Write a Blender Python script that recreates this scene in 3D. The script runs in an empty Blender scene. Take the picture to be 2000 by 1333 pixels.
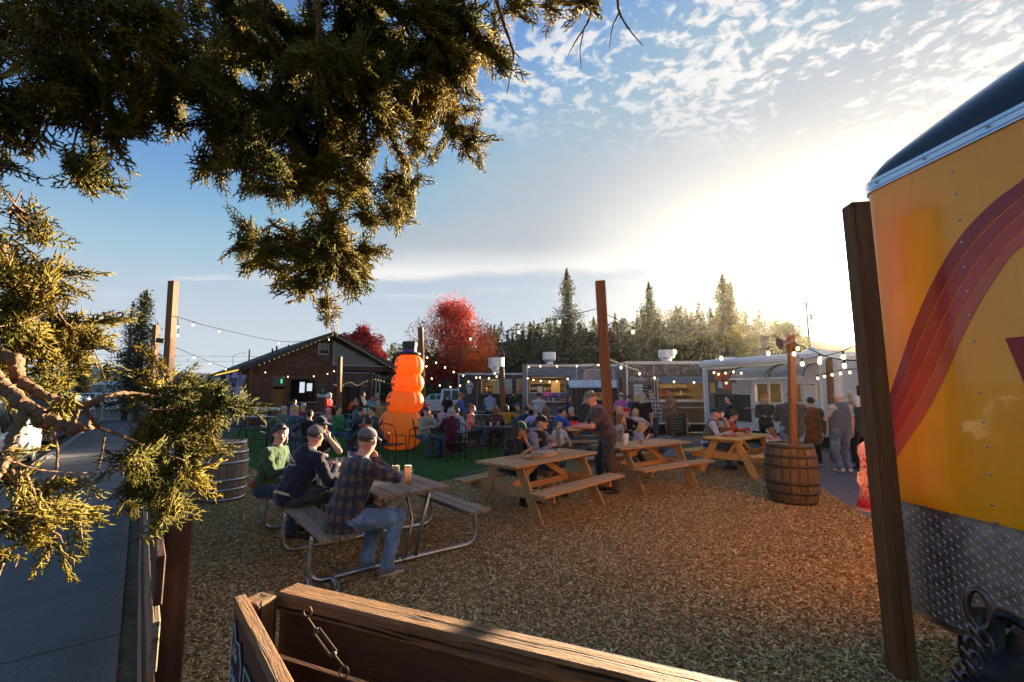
import bpy, bmesh, math, random
import numpy as np
from mathutils import Vector, Matrix, Quaternion, Euler
from math import sin, cos, pi, radians, sqrt, atan2
C = bpy.context.scene.collection
sc = bpy.context.scene
R = random.Random(7)
# ------------------------------------------------------------------ camera
CAMH = 1.7; FPX = 889.0; PITCH = math.atan(100/889)
cam = bpy.data.objects.new('camera', bpy.data.cameras.new('camera')); C.objects.link(cam); sc.camera = cam
cam.location = (0, 0, CAMH); cam.rotation_euler = (pi/2+PITCH, 0, 0)
cam.data.sensor_width = 36; cam.data.lens = 36*FPX/2000; cam.data.clip_end = 6000; cam.data.clip_start = .05
# ------------------------------------------------------------------ sun, sky, exposure
SUN_AZ = radians(37.8); SUN_EL = radians(8.2)
SUNDIR = Vector((sin(SUN_AZ)*cos(SUN_EL), cos(SUN_AZ)*cos(SUN_EL), sin(SUN_EL)))
sl = bpy.data.lights.new('sun', 'SUN'); sl.energy = 5.0; sl.angle = radians(.6); sl.color = (1, .80, .54)
so = bpy.data.objects.new('sun', sl); C.objects.link(so); so.rotation_euler = SUNDIR.to_track_quat('Z', 'Y').to_euler()
sc.view_settings.view_transform = 'Standard'; sc.view_settings.look = 'None'; sc.view_settings.gamma = 1
sc.view_settings.use_curve_mapping = False; sc.view_settings.exposure = EXPO = 2.95
sc.cycles.max_bounces = 6; sc.cycles.transparent_max_bounces = 12; sc.cycles.volume_bounces = 0
sc.cycles.caustics_reflective = False; sc.cycles.caustics_refractive = False
class NT:
    "tiny node-tree writer"
    def __init__(s, nt): s.nt = nt; nt.nodes.clear()
    def n(s, t, _o=0, **k):
        nd = s.nt.nodes.new(t)
        for a, v in k.items():
            if a.startswith('i_'): s.put(nd.inputs[int(a[2:]) if a[2:].isdigit() else a[2:].replace('_', ' ')], v)
            else: setattr(nd, a, v)
        return nd
    def put(s, inp, v):
        if isinstance(v, bpy.types.NodeSocket): s.nt.links.new(v, inp)
        elif isinstance(v, bpy.types.Node): s.nt.links.new(v.outputs[0], inp)
        else:
            if inp.type == 'RGBA' and hasattr(v, '__len__') and len(v) == 3: v = (*v, 1)
            inp.default_value = v
    def m(s, op, a, b=0., c=0., clamp=False):
        nd = s.nt.nodes.new('ShaderNodeMath'); nd.operation = op; nd.use_clamp = clamp
        for i, v in enumerate((a, b, c)): s.put(nd.inputs[i], v)
        return nd.outputs[0]
    def vm(s, op, a, b=(0, 0, 0), o=0):
        nd = s.nt.nodes.new('ShaderNodeVectorMath'); nd.operation = op
        s.put(nd.inputs[0], a)
        if op == 'SCALE': s.put(nd.inputs[3], b)
        else: s.put(nd.inputs[1], b)
        return nd.outputs[o]
    def ss(s, v, a, b, x=0., y=1.):
        nd = s.nt.nodes.new('ShaderNodeMapRange'); nd.interpolation_type = 'SMOOTHSTEP'
        for i, q in enumerate((v, a, b, x, y)): s.put(nd.inputs[i], q)
        return nd.outputs[0]
    def mix(s, f, a, b, t='MIX'):
        nd = s.nt.nodes.new('ShaderNodeMix'); nd.data_type = 'RGBA'; nd.blend_type = t
        s.put(nd.inputs[0], f); s.put(nd.inputs[6], a); s.put(nd.inputs[7], b); return nd.outputs[2]
    def noise(s, vec, scale, detail=3., rough=.55, o=0, dist=0.):
        nd = s.n('ShaderNodeTexNoise', i_Vector=vec, i_Scale=scale, i_Detail=detail, i_Roughness=rough, i_Distortion=dist)
        return nd.outputs[o]
W = bpy.data.worlds.new('World'); sc.world = W; W.use_nodes = True
w = NT(W.node_tree)
SKYS = .055
sky = w.n('ShaderNodeTexSky', sky_type='NISHITA', sun_disc=False, sun_elevation=SUN_EL, sun_rotation=SUN_AZ, air_density=1.0, dust_density=.8, ozone_density=1.3, altitude=1100)
tc = w.n('ShaderNodeTexCoord').outputs['Generated']
sp = w.n('ShaderNodeSeparateXYZ', i_0=tc)
zz = w.m('MAXIMUM', sp.outputs[2], .03)
P = w.n('ShaderNodeCombineXYZ', i_0=w.m('DIVIDE', sp.outputs[0], zz), i_1=w.m('DIVIDE', sp.outputs[1], zz)).outputs[0]
ps = w.n('ShaderNodeSeparateXYZ', i_0=P)
px, py = ps.outputs[0], ps.outputs[1]
sa = w.vm('DOT_PRODUCT', tc, tuple(SUNDIR), o=1)             # cosine of the angle from the sun
glow = w.ss(sa, .80, 1.0); core = w.m('POWER', w.m('MAXIMUM', sa, 0.), 60.)
n1 = w.noise(P, .9, 5, .6); n1c = w.m('SUBTRACT', n1, .5)
xy = w.m('ADD', px, py)
veil = w.m('MULTIPLY', w.ss(w.m('MULTIPLY_ADD', n1c, 1.6, xy), 1.1, 2.7),
           w.m('SUBTRACT', 1., w.ss(w.m('ADD', w.m('MULTIPLY_ADD', n1c, .9, py), w.m('MULTIPLY', px, .22)), 3.55, 4.1)))
strk = w.noise(w.vm('MULTIPLY', P, (.5, 2.2, 1)), 1.1, 6, .62)
veilo = w.m('MULTIPLY', veil, w.ss(strk, .15, .62, .80, .98))
# altocumulus cloudlets
wp = w.vm('ADD', P, w.vm('SCALE', w.noise(P, 7., 2, .5, o=1), .10))
cl = w.m('ADD', w.m('MULTIPLY', w.noise(wp, 19., 3, .55), .62), w.m('MULTIPLY', w.noise(P, 2.3, 3, .5), .45))
area = w.m('MULTIPLY', w.ss(xy, .75, 1.5), w.m('SUBTRACT', 1., w.ss(w.m('MULTIPLY_ADD', n1c, .8, py), 1.25, 1.95)))
cum = w.m('MULTIPLY', w.ss(cl, .50, .62), area)
wisp = w.m('MULTIPLY', w.ss(w.noise(w.vm('MULTIPLY', P, (.35, 1.1, 1)), 1.3, 6, .65), .52, .72), w.m('MULTIPLY', w.ss(py, 3.0, 3.9), w.m('SUBTRACT', 1., w.ss(py, 4.2, 5.2))))
wisp = w.m('MULTIPLY', wisp, .8)
edge = w.m('MULTIPLY', veil, w.ss(py, 2.9, 3.8))
vcol = w.mix(edge, (.47, .53, .60), (.90, .91, .91))
glh = w.m('MULTIPLY', glow, w.m('SUBTRACT', 1., w.ss(sp.outputs[2], .22, .6)))
vcol = w.mix(glh, vcol, (1.15, 1.10, 1.0))
ccol = w.mix(glow, (.84, .85, .86), (1.05, 1.0, .95))
K = 1.0/SKYS/2**EXPO
skyc = w.vm('MULTIPLY', w.vm('MINIMUM', sky.outputs[0], (1.9, 1.95, 2.1)), (.46, .60, .76))
elev = sp.outputs[2]
skyc = w.mix(w.m('MULTIPLY', w.m('SUBTRACT', 1., w.ss(elev, .0, .42)), .9), skyc, w.vm('SCALE', w.mix(glh, (.64, .73, .80), (1.10, 1.03, .90)), 1./SKYS/2**EXPO))
a1 = w.mix(veilo, skyc, w.vm('SCALE', vcol, K))
a2 = w.mix(cum, a1, w.vm('SCALE', ccol, K))
a3 = w.mix(wisp, a2, w.vm('SCALE', ccol, K))
low = w.m('SUBTRACT', 1., w.ss(elev, .08, .42))               # the aureole hugs the bright low band
aur = w.m('ADD', w.m('MULTIPLY', w.m('POWER', w.m('MAXIMUM', sa, 0.), 42.), w.m('MULTIPLY', low, 2.6)), w.m('MULTIPLY', w.m('POWER', w.m('MAXIMUM', sa, 0.), 160.), 18.))
a3 = w.vm('ADD', a3, w.vm('SCALE', w.vm('SCALE', w.n('ShaderNodeCombineXYZ', i_0=1., i_1=.86, i_2=.62).outputs[0], aur), K))
bg = w.n('ShaderNodeBackground', i_0=a3, i_1=SKYS)
w.n('ShaderNodeOutputWorld', i_0=bg)
# ------------------------------------------------------------------ pixel -> place helpers (2000 px wide frame)
def ray(u, v):
    a, b = (u-1000)/FPX, (666.5-v)/FPX
    return Vector((a, cos(PITCH)-b*sin(PITCH), sin(PITCH)+b*cos(PITCH)))
def G(u, v, z=0.):
    r = ray(u, v); t = (z-CAMH)/r.z; return Vector((r.x*t, r.y*t, z))
def At(u, v, Y):
    r = ray(u, v); t = Y/r.y; return Vector((r.x*t, Y, CAMH+r.z*t))
def Hz(u, v, p):
    "height of the pixel over ground point p (distance taken along y)"
    return At(u, v, p[1]).z
D = Vector((-.63, .777, 0)).normalized(); Pn = Vector((D.y, -D.x, 0))    # street direction, and to its right
# ------------------------------------------------------------------ mesh helpers
_used = {}
def tag(o, label=None, cat=None, group=None, kind=None):
    if label: o['label'] = label
    if cat: o['category'] = cat
    if group: o['group'] = group
    if kind: o['kind'] = kind
    return o
def link(o, parent=None, world=False):
    C.objects.link(o)
    if parent is not None:
        o.parent = parent
        if world:
            q = parent; m = Matrix.Identity(4)
            while q is not None: m = q.matrix_basis_w if False else (Matrix.LocRotScale(q.location, q.rotation_euler, q.scale) @ m) if q.parent is None else (q.matrix_parent_inverse @ Matrix.LocRotScale(q.location, q.rotation_euler, q.scale)) @ m; q = q.parent
            o.matrix_parent_inverse = m.inverted()
    return o
def thing(name, label, cat, loc=(0, 0, 0), rz=0, group=None, kind=None):
    o = bpy.data.objects.new(name, None); C.objects.link(o); o.empty_display_size = .1
    o.location = loc; o.rotation_euler = (0, 0, rz); tag(o, label, cat, group, kind); return o
def mesh(name, V, F, mats, smooth=False, mi=None):
    me = bpy.data.meshes.new(name)
    V = np.asarray(V, dtype=np.float32)
    if isinstance(F, np.ndarray):
        n, k = F.shape
        me.vertices.add(len(V)); me.vertices.foreach_set('co', V.ravel())
        me.loops.add(n*k); me.loops.foreach_set('vertex_index', F.astype(np.int32).ravel())
        me.polygons.add(n); me.polygons.foreach_set('loop_start', np.arange(0, n*k, k, dtype=np.int32))
        me.polygons.foreach_set('loop_total', np.full(n, k, dtype=np.int32))
        me.update(calc_edges=True)
    else:
        me.from_pydata(V.tolist(), [], F); me.update()
    for m in (mats if isinstance(mats, (list, tuple)) else [mats]): me.materials.append(m)
    if mi is not None: me.polygons.foreach_set('material_index', np.asarray(mi, dtype=np.int32))
    if smooth: me.polygons.foreach_set('use_smooth', np.ones(len(me.polygons), dtype=bool))
    return me
def ob(name, V, F, mats, parent=None, smooth=False, mi=None, world=False, loc=None, rz=None):
    o = bpy.data.objects.new(name, mesh(name, V, F, mats, smooth, mi))
    link(o, parent, world)
    if loc is not None: o.location = loc
    if rz is not None: o.rotation_euler = (0, 0, rz)
    return o
class MB:
    "collects shapes, builds them as one mesh"
    def __init__(s): s.V = []; s.F = []; s.I = []; s.k = 0
    def add(s, V, F):
        b = len(s.V); s.V += [tuple(v) for v in V]; s.F += [tuple(b+i for i in f) for f in F]; s.I += [s.k]*len(F); return s
    def box(s, c, d, m=None, bev=0.):
        x, y, z = d[0]/2, d[1]/2, d[2]/2; c = Vector(c)
        V = [Vector(p) for p in ((-x, -y, -z), (x, -y, -z), (x, y, -z), (-x, y, -z), (-x, -y, z), (x, -y, z), (x, y, z), (-x, y, z))]
        F = [(0, 3, 2, 1), (4, 5, 6, 7), (0, 1, 5, 4), (1, 2, 6, 5), (2, 3, 7, 6), (3, 0, 4, 7)]
        if bev:
            V, F = bevbox(x, y, z, bev)
        if m is not None: V = [m @ v for v in V]
        return s.add([c+v for v in V], F)
    def tube(s, pts, r, n=8, cap=True):
        V, F = tube(pts, r, n, cap); return s.add(V, F)
    def lathe(s, prof, n=16, c=(0, 0, 0), cap=True):
        c = Vector(c); V = [c+Vector((r*cos(2*pi*i/n), r*sin(2*pi*i/n), z)) for r, z in prof for i in range(n)]; F = []
        for j in range(len(prof)-1):
            for i in range(n): F.append((j*n+i, j*n+(i+1) % n, (j+1)*n+(i+1) % n, (j+1)*n+i))
        if cap: F.append(tuple(range(n-1, -1, -1))); F.append(tuple((len(prof)-1)*n+i for i in range(n)))
        return s.add(V, F)
    def prism(s, poly, h0, h1, axis='y', m=None):
        "poly in 2D extruded along an axis"
        f = {'y': lambda a, b, h: (a, h, b), 'z': lambda a, b, h: (a, b, h), 'x': lambda a, b, h: (h, a, b)}[axis]
        n = len(poly); V = [Vector(f(a, b, h0)) for a, b in poly]+[Vector(f(a, b, h1)) for a, b in poly]
        if m is not None: V = [m @ v for v in V]
        F = [tuple(range(n)), tuple(range(2*n-1, n-1, -1))]+[(i, n+i, n+(i+1) % n, (i+1) % n) for i in range(n)]
        return s.add(V, F)
    def ball(s, c, r, n=8, sq=(1, 1, 1)):
        c = Vector(c); V = [c+Vector((0, 0, r*sq[2]))]; F = []
        for j in range(1, n):
            for i in range(2*n): t = pi*j/n; f = pi*i/n; V.append(c+Vector((r*sin(t)*cos(f)*sq[0], r*sin(t)*sin(f)*sq[1], r*cos(t)*sq[2])))
        V.append(c-Vector((0, 0, r*sq[2]))); m = 2*n
        for i in range(m): F.append((0, 1+i, 1+(i+1) % m)); F.append((len(V)-1, len(V)-1-m+(i+1) % m, len(V)-1-m+i))
        for j in range(n-2):
            for i in range(m): a = 1+j*m; F.append((a+i, a+m+i, a+m+(i+1) % m, a+(i+1) % m))
        return s.add(V, F)
    def mat(s, k): s.k = k; return s
    def build(s, name, mats, parent=None, smooth=False, world=False, loc=None, rz=None):
        return ob(name, s.V, s.F, mats, parent, smooth, s.I, world, loc, rz)
def bevbox(x, y, z, b):
    V = []; F = []; idx = {}
    for sx in (-1, 1):
        for sy in (-1, 1):
            for sz in (-1, 1):
                for a in range(3):
                    p = [sx*(x-b), sy*(y-b), sz*(z-b)]; p[a] = (sx*x, sy*y, sz*z)[a]
                    idx[sx, sy, sz, a] = len(V); V.append(Vector(p))
                F.append(tuple(idx[sx, sy, sz, a] for a in (range(3) if sx*sy*sz > 0 else (2, 1, 0))))
    for a in range(3):
        o1, o2 = [i for i in range(3) if i != a]
        for sg in (-1, 1):
            q = []
            for s1, s2 in ((-1, -1), (1, -1), (1, 1), (-1, 1)):
                k = [0, 0, 0]; k[a] = sg; k[o1] = s1; k[o2] = s2; q.append(idx[k[0], k[1], k[2], a])
            F.append(tuple(q))
        for s1 in (-1, 1):
            for s2 in (-1, 1):
                k1 = [0, 0, 0]; k1[a] = -1; k1[o1] = s1; k1[o2] = s2; k2 = list(k1); k2[a] = 1
                F.append((idx[(*k1, o1)], idx[(*k2, o1)], idx[(*k2, o2)], idx[(*k1, o2)]))
    return V, F
def tube(pts, r, n=8, cap=True):
    pts = [Vector(p) for p in pts]; V = []; F = []; up = None
    for i, p in enumerate(pts):
        t = (pts[min(i+1, len(pts)-1)]-pts[max(i-1, 0)]).normalized()
        if up is None: up = t.orthogonal().normalized()
        up = (up-t*up.dot(t)); up = up.normalized() if up.length > 1e-6 else t.orthogonal().normalized(); w2 = t.cross(up)
        rr = r[i] if hasattr(r, '__len__') else r
        V += [p+(up*cos(2*pi*k/n)+w2*sin(2*pi*k/n))*rr for k in range(n)]
    for i in range(len(pts)-1):
        for k in range(n): F.append((i*n+k, i*n+(k+1) % n, (i+1)*n+(k+1) % n, (i+1)*n+k))
    if cap: F.append(tuple(range(n-1, -1, -1))); F.append(tuple((len(pts)-1)*n+k for k in range(n)))
    return V, F
def curve(pts, n=8):
    "Catmull-Rom through points"
    pts = [Vector(p) for p in pts]; q = [2*pts[0]-pts[1]]+pts+[2*pts[-1]-pts[-2]]; out = []
    for i in range(1, len(q)-2):
        for k in range(n):
            t = k/n; a, b, c, d = q[i-1], q[i], q[i+1], q[i+2]
            out.append(.5*((2*b)+(c-a)*t+(2*a-5*b+4*c-d)*t*t+(3*b-3*c+d-a)*t**3))
    return out+[pts[-1]]
def frame(p0, p1, up=(0, 0, 1)):
    x = (Vector(p1)-Vector(p0)).normalized(); z = Vector(up); z = (z-x*z.dot(x))
    if z.length < 1e-5: z = Vector((0, 1, 0)); z = z-x*z.dot(x)
    z.normalize(); y = z.cross(x); return Matrix((x, y, z)).transposed().to_4x4()
_pl = {}
def plank(name, p0, p1, w_, h, m, parent=None, up=(0, 0, 1), bev=.004, world=False, roll=0):
    "a board from p0 to p1 (local x along it), width across, height along up"
    p0, p1 = Vector(p0), Vector(p1); L = (p1-p0).length; key = (round(L, 2), round(w_, 3), round(h, 3), m.name, bev)
    if key not in _pl:
        V, F = bevbox(L/2, w_/2, h/2, min(bev, w_/3, h/3)) if bev else MB().box((0, 0, 0), (L, w_, h)).__dict__.get('V') and (None, None)
        _pl[key] = mesh(name, V, F, m)
    o = bpy.data.objects.new(name, _pl[key]); link(o, parent, world)
    mt = Matrix.Translation((p0+p1)/2) @ frame(p0, p1, up)
    if roll: mt = mt @ Matrix.Rotation(roll, 4, 'X')
    o.location = mt.to_translation(); o.rotation_euler = mt.to_euler(); return o
def dup(root, loc, rz=None, label=None, group=None, cat=None):
    r = root.copy(); C.objects.link(r); r.location = loc
    if rz is not None: r.rotation_euler = (0, 0, rz)
    tag(r, label, cat, group)
    def rec(a, b):
        for ch in kids(a):
            c = ch.copy(); C.objects.link(c); c.parent = b; rec(ch, c)
    rec(root, r); return r
def kids(a): return [o for o in a.children]
# ------------------------------------------------------------------ materials
_m = {}
def base(name):
    m = bpy.data.materials.new(name); m.use_nodes = True; t = NT(m.node_tree)
    b = t.n('ShaderNodeBsdfPrincipled'); o = t.n('ShaderNodeOutputMaterial', i_0=b); return m, t, b, o
def rgb(h):
    "sRGB 0..255 triple to linear"
    return tuple(((c/255+.055)/1.055)**2.4 if c > 10 else c/255/12.92 for c in h)
def mul(c, k): return tuple(x*k for x in c)
def M(name, col, rough=.6, metal=0., var=.18, sc_=6., bump=.0, bs=60., spec=.4, trans=0., dirt=0., emit=None, es=1., coat=0., alpha=None, sss=0.):
    if name in _m: return _m[name]
    m, t, b, o = base(name); _m[name] = m
    tc = t.n('ShaderNodeTexCoord').outputs['Object']; oi = t.n('ShaderNodeObjectInfo').outputs['Random']
    v = t.vm('ADD', tc, t.n('ShaderNodeCombineXYZ', i_0=t.m('MULTIPLY', oi, 37.), i_1=t.m('MULTIPLY', oi, 11.)).outputs[0])
    nz = t.noise(v, sc_, 5, .6)
    c = t.mix(nz, mul(col, 1-var*1.6), mul(col, 1+var*1.6))
    if dirt:
        d = t.ss(t.noise(v, sc_*.45, 6, .7), .42, .72); c = t.mix(t.m('MULTIPLY', d, dirt), c, mul((.09, .07, .05), 1))
    t.put(b.inputs['Base Color'], c); t.put(b.inputs['Roughness'], t.ss(nz, .2, .8, max(rough-.1, .02), min(rough+.12, 1)))
    b.inputs['Metallic'].default_value = metal; b.inputs['Specular IOR Level'].default_value = spec
    if coat: b.inputs['Coat Weight'].default_value = coat; b.inputs['Coat Roughness'].default_value = .08
    if sss: b.inputs['Subsurface Weight'].default_value = sss; b.inputs['Subsurface Radius'].default_value = (.02, .008, .004)
    if bump:
        bp = t.n('ShaderNodeBump', i_Strength=min(1, bump), i_Distance=.01, i_Height=t.noise(v, bs, 4, .6)); t.put(b.inputs['Normal'], bp)
    if trans:
        tr = t.n('ShaderNodeBsdfTranslucent', i_0=c); ms = t.n('ShaderNodeMixShader', i_0=trans); t.put(ms.inputs[1], b); t.put(ms.inputs[2], tr); t.put(o.inputs[0], ms)
    if alpha is not None: b.inputs['Alpha'].default_value = alpha
    if emit: b.inputs['Emission Color'].default_value = (*emit, 1); b.inputs['Emission Strength'].default_value = es
    return m
def wood(name, c1, c2, rough=.7, grain=1., weather=0., wc=(.25, .23, .21), knots=True, bump=.6, axis=0, spec=.3, bdist=.006, crack=0.):
    "grain runs along the local x axis (or another)"
    if name in _m: return _m[name]
    m, t, b, o = base(name); _m[name] = m
    tc = t.n('ShaderNodeTexCoord').outputs['Object']; oi = t.n('ShaderNodeObjectInfo').outputs['Random']
    v = t.vm('ADD', tc, t.n('ShaderNodeCombineXYZ', i_0=t.m('MULTIPLY', oi, 53.), i_1=t.m('MULTIPLY', oi, 17.), i_2=t.m('MULTIPLY', oi, 29.)).outputs[0])
    s = [16., 16., 16.]; s[axis] = .9
    v2 = t.vm('MULTIPLY', v, tuple(q*grain for q in s))
    warp = t.noise(v, 3., 2, .5, o=1); v3 = t.vm('ADD', v2, t.vm('SCALE', warp, 1.3))
    g = t.noise(v3, 1.6, 6, .65); g2 = t.noise(v3, 9., 4, .6)
    c = t.mix(t.ss(g, .3, .7), c1, c2)
    c = t.mix(t.m('MULTIPLY', t.ss(g2, .5, .75), .5), c, mul(c1, .45))
    if knots:
        vo = t.n('ShaderNodeTexVoronoi', i_Vector=t.vm('MULTIPLY', v, (2.2, 6, 6)) if axis == 0 else t.vm('MULTIPLY', v, (6, 6, 2.2)), i_Scale=1.3)
        c = t.mix(t.ss(vo.outputs[0], .0, .13, .75, 0.), c, mul(c1, .3))
    if weather: c = t.mix(t.m('MULTIPLY', t.ss(t.noise(v, 2.6, 5, .7), .38, .66), weather), c, wc)
    c = t.mix(t.m('MULTIPLY', oi, .35), c, mul(c1, .6))
    hh = t.m('ADD', t.m('MULTIPLY', g, .6), t.m('MULTIPLY', g2, .5))
    if crack:
        s4 = [34.]*3; s4[axis] = .5
        ck = t.ss(t.noise(t.vm('ADD', t.vm('MULTIPLY', v, tuple(s4)), t.vm('SCALE', warp, .8)), 1.1, 3, .5), .56, .66)
        c = t.mix(t.m('MULTIPLY', ck, crack), c, mul(c1, .10)); hh = t.m('SUBTRACT', hh, t.m('MULTIPLY', ck, 1.2*crack))
    t.put(b.inputs['Base Color'], c); b.inputs['Roughness'].default_value = rough; b.inputs['Specular IOR Level'].default_value = spec
    bp = t.n('ShaderNodeBump', i_Strength=bump, i_Distance=bdist, i_Height=hh); t.put(b.inputs['Normal'], bp)
    return m
def glass(name, col=(1, 1, 1), rough=.02, alpha=.25):
    if name in _m: return _m[name]
    m, t, b, o = base(name); _m[name] = m
    gl = t.n('ShaderNodeBsdfGlossy', i_1=rough); tr = t.n('ShaderNodeBsdfTransparent', i_0=col)
    lw_ = t.n('ShaderNodeLayerWeight', i_0=.35).outputs[1]; fr = t.m('ADD', t.m('MULTIPLY', t.m('POWER', lw_, 2.), .6), alpha*.2, clamp=True); ms = t.n('ShaderNodeMixShader', i_0=fr)
    t.put(ms.inputs[1], tr); t.put(ms.inputs[2], gl); t.put(o.inputs[0], ms); return m
def emis(name, col, s):
    if name in _m: return _m[name]
    m, t, b, o = base(name); _m[name] = m; e = t.n('ShaderNodeEmission', i_0=(*col, 1), i_1=s); t.put(o.inputs[0], e); return m
# ------------------------------------------------------------------ ground, pavement, road
def ground_mat(name, c1, c2, s1, s2, bump=.5, bd=.01, rough=.95, c3=None, spec=.08):
    m, t, b, o = base(name); tc = t.n('ShaderNodeTexCoord').outputs['Object']
    a = t.noise(tc, s1, 6, .65); f = t.noise(tc, s2, 5, .7)
    c = t.mix(t.ss(a, .35, .68), c1, c2); c = t.mix(t.ss(f, .35, .7), mul(c1, .55), c)
    if c3: c = t.mix(t.m('MULTIPLY', t.ss(t.noise(tc, s1*.3, 4, .6), .5, .65), .6), c, c3)
    t.put(b.inputs['Base Color'], c); b.inputs['Roughness'].default_value = rough; b.inputs['Specular IOR Level'].default_value = spec
    t.put(b.inputs['Normal'], t.n('ShaderNodeBump', i_Strength=bump, i_Distance=bd, i_Height=f)); return m
def sheet(name, pts, m, z=0., kind='structure'):
    o = ob(name, [(p[0], p[1], z) for p in pts], [tuple(range(len(pts)))], m)
    if o.data.polygons[0].normal.z < 0: o.data.flip_normals()
    return tag(o, kind=kind)
dirt = ground_mat('dry_ground', (.12, .095, .065), (.20, .165, .11), .35, 9, .5, .02, c3=(.10, .11, .05))
g = sheet('ground', [(-700, -60), (700, -60), (700, 760), (-700, 760)], dirt, -.02)
K0 = Vector((-2.13, 2.67, 0))                 # a point of the pavement's right edge
def kp(s, q, z=0.):                            # along the street, to its right
    p = K0+D*s+Pn*q; return Vector((p.x, p.y, z))
asph = ground_mat('asphalt', (.045, .046, .05), (.065, .066, .07), .8, 60, .35, .004, c3=(.035, .036, .04))
sheet('road', [kp(-12, -1.9), kp(34, -1.9), kp(70, -1.9), kp(70, -13), kp(-12, -13)], asph, -.12)
def rim(name, pts, z0, z1, m):
    "vertical-sided slab"
    n = len(pts); V = [(p[0], p[1], z0) for p in pts]+[(p[0], p[1], z1) for p in pts]
    F = [tuple(range(n, 2*n)), tuple(range(n-1, -1, -1))]+[(i, (i+1) % n, n+(i+1) % n, n+i) for i in range(n)]
    return V, F
conc = ground_mat('pavement_concrete', (.21, .20, .19), (.28, .27, .255), 1.3, 90, .3, .003, c3=(.13, .13, .13))
side = thing('pavement', None, None, kp(0, 0, 0), kind='structure')
for i in range(26):
    a = -2.0+i*1.5
    p = [kp(a+.008, -.02), kp(a+.008, -1.75), kp(a+1.492, -1.75), kp(a+1.492, -.02)]
    V, F = rim('slab', p, -.2, .0+R.uniform(-.003, .003), conc); ob('slab', V, F, conc, side, world=True)
V, F = rim('kerb', [kp(-12, -1.76), kp(-12, -1.92), kp(38, -1.92), kp(38, -1.76)], -.2, .004, conc)
tag(ob('kerb', V, F, M('kerb_concrete', (.24, .24, .24), .8, bump=.5)), kind='structure')
paint = M('road_paint', (.55, .55, .53), .7, var=.2, dirt=.4)
for i in range(6):
    a = 20+i*7; tag(ob('road_marking', [kp(a, -6.4, -.114), kp(a+3, -6.4, -.114), kp(a+3, -6.25, -.114), kp(a, -6.25, -.114)], [(0, 1, 2, 3)], paint), kind='structure')
# roundabout: apron, splitter island and crossing beyond the end of the pavement
sheet('side_road', [G(60, 803), G(330, 806), G(420, 786), G(420, 775), G(0, 776), G(0, 800)], asph, -.012)
isl = [G(205, 800), G(262, 797), G(330, 786), G(300, 783), G(240, 788)]
V, F = rim('traffic_island', isl, -.1, .10, conc); tag(ob('traffic_island', V, F, M('island_concrete', (.33, .33, .33), .8, bump=.4)), kind='structure')
for i in range(3):
    a, b = G(160+i*18, 797-i*2), G(215+i*20, 789-i*2)
    tag(ob('road_marking', [a, b, b+Vector((0, .25, 0)), a+Vector((0, .25, 0))], [(0, 1, 2, 3)], paint), kind='structure')
# wood chips
chipg = ground_mat('wood_chip_bed', (.26, .17, .066), (.44, .32, .14), 1.1, 70, 1., .02, c3=(.11, .07, .045))
chip_poly = [kp(-4, .12), kp(7.6, .12), G(470, 893), G(487, 915), G(600, 942), G(770, 960), G(880, 938), G(960, 916), G(1040, 899), G(1100, 884), G(1180, 872), G(1310, 868), G(1420, 875), G(1500, 884), G(1560, 905), G(1600, 950), G(1700, 1015), G(1760, 1058), Vector((4.3, 3.4, 0)), Vector((4.3, -2, 0)), Vector((-1, -2, 0))]
CB = sheet('wood_chip_bed', chip_poly, chipg, 0.004)
plaza = ground_mat('plaza_concrete', (.20, .20, .20), (.27, .265, .26), .9, 50, .3, .004, c3=(.15, .15, .15))
sheet('plaza', [G(1180, 874), Vector((3.3, -2, 0)), Vector((14, -2, 0)), Vector((22, 14, 0)), Vector((16, 30, 0)), Vector((-6, 38, 0)), Vector((-12, 34, 0)), G(1000, 870)], plaza, -.008)
gravel = ground_mat('gravel_yard', (.10, .095, .09), (.16, .15, .14), .7, 25, .8, .02)
sheet('gravel_yard', [kp(8, .2), kp(30, .2), kp(30, 9), Vector((-6, 40, 0)), Vector((6, 22, 0)), Vector((2, 12, 0)), G(880, 938), G(487, 915)], gravel, -.004)
lawnm = ground_mat('turf_backing', (.045, .115, .032), (.08, .18, .05), 1.5, 80, .8, .01)
LW = sheet('lawn', [G(470, 893), G(487, 915), G(600, 942), G(770, 960), G(880, 938), G(960, 916), G(1040, 899), G(1030, 868), G(960, 850), G(880, 838), G(760, 832), G(600, 830), G(470, 838), G(440, 860)], lawnm, 0.0)
def triarea(o):
    bm = bmesh.new(); bm.from_mesh(o.data); bmesh.ops.triangulate(bm, faces=bm.faces); bm.to_mesh(o.data); bm.free()
for o in (CB, LW): triarea(o)
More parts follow.
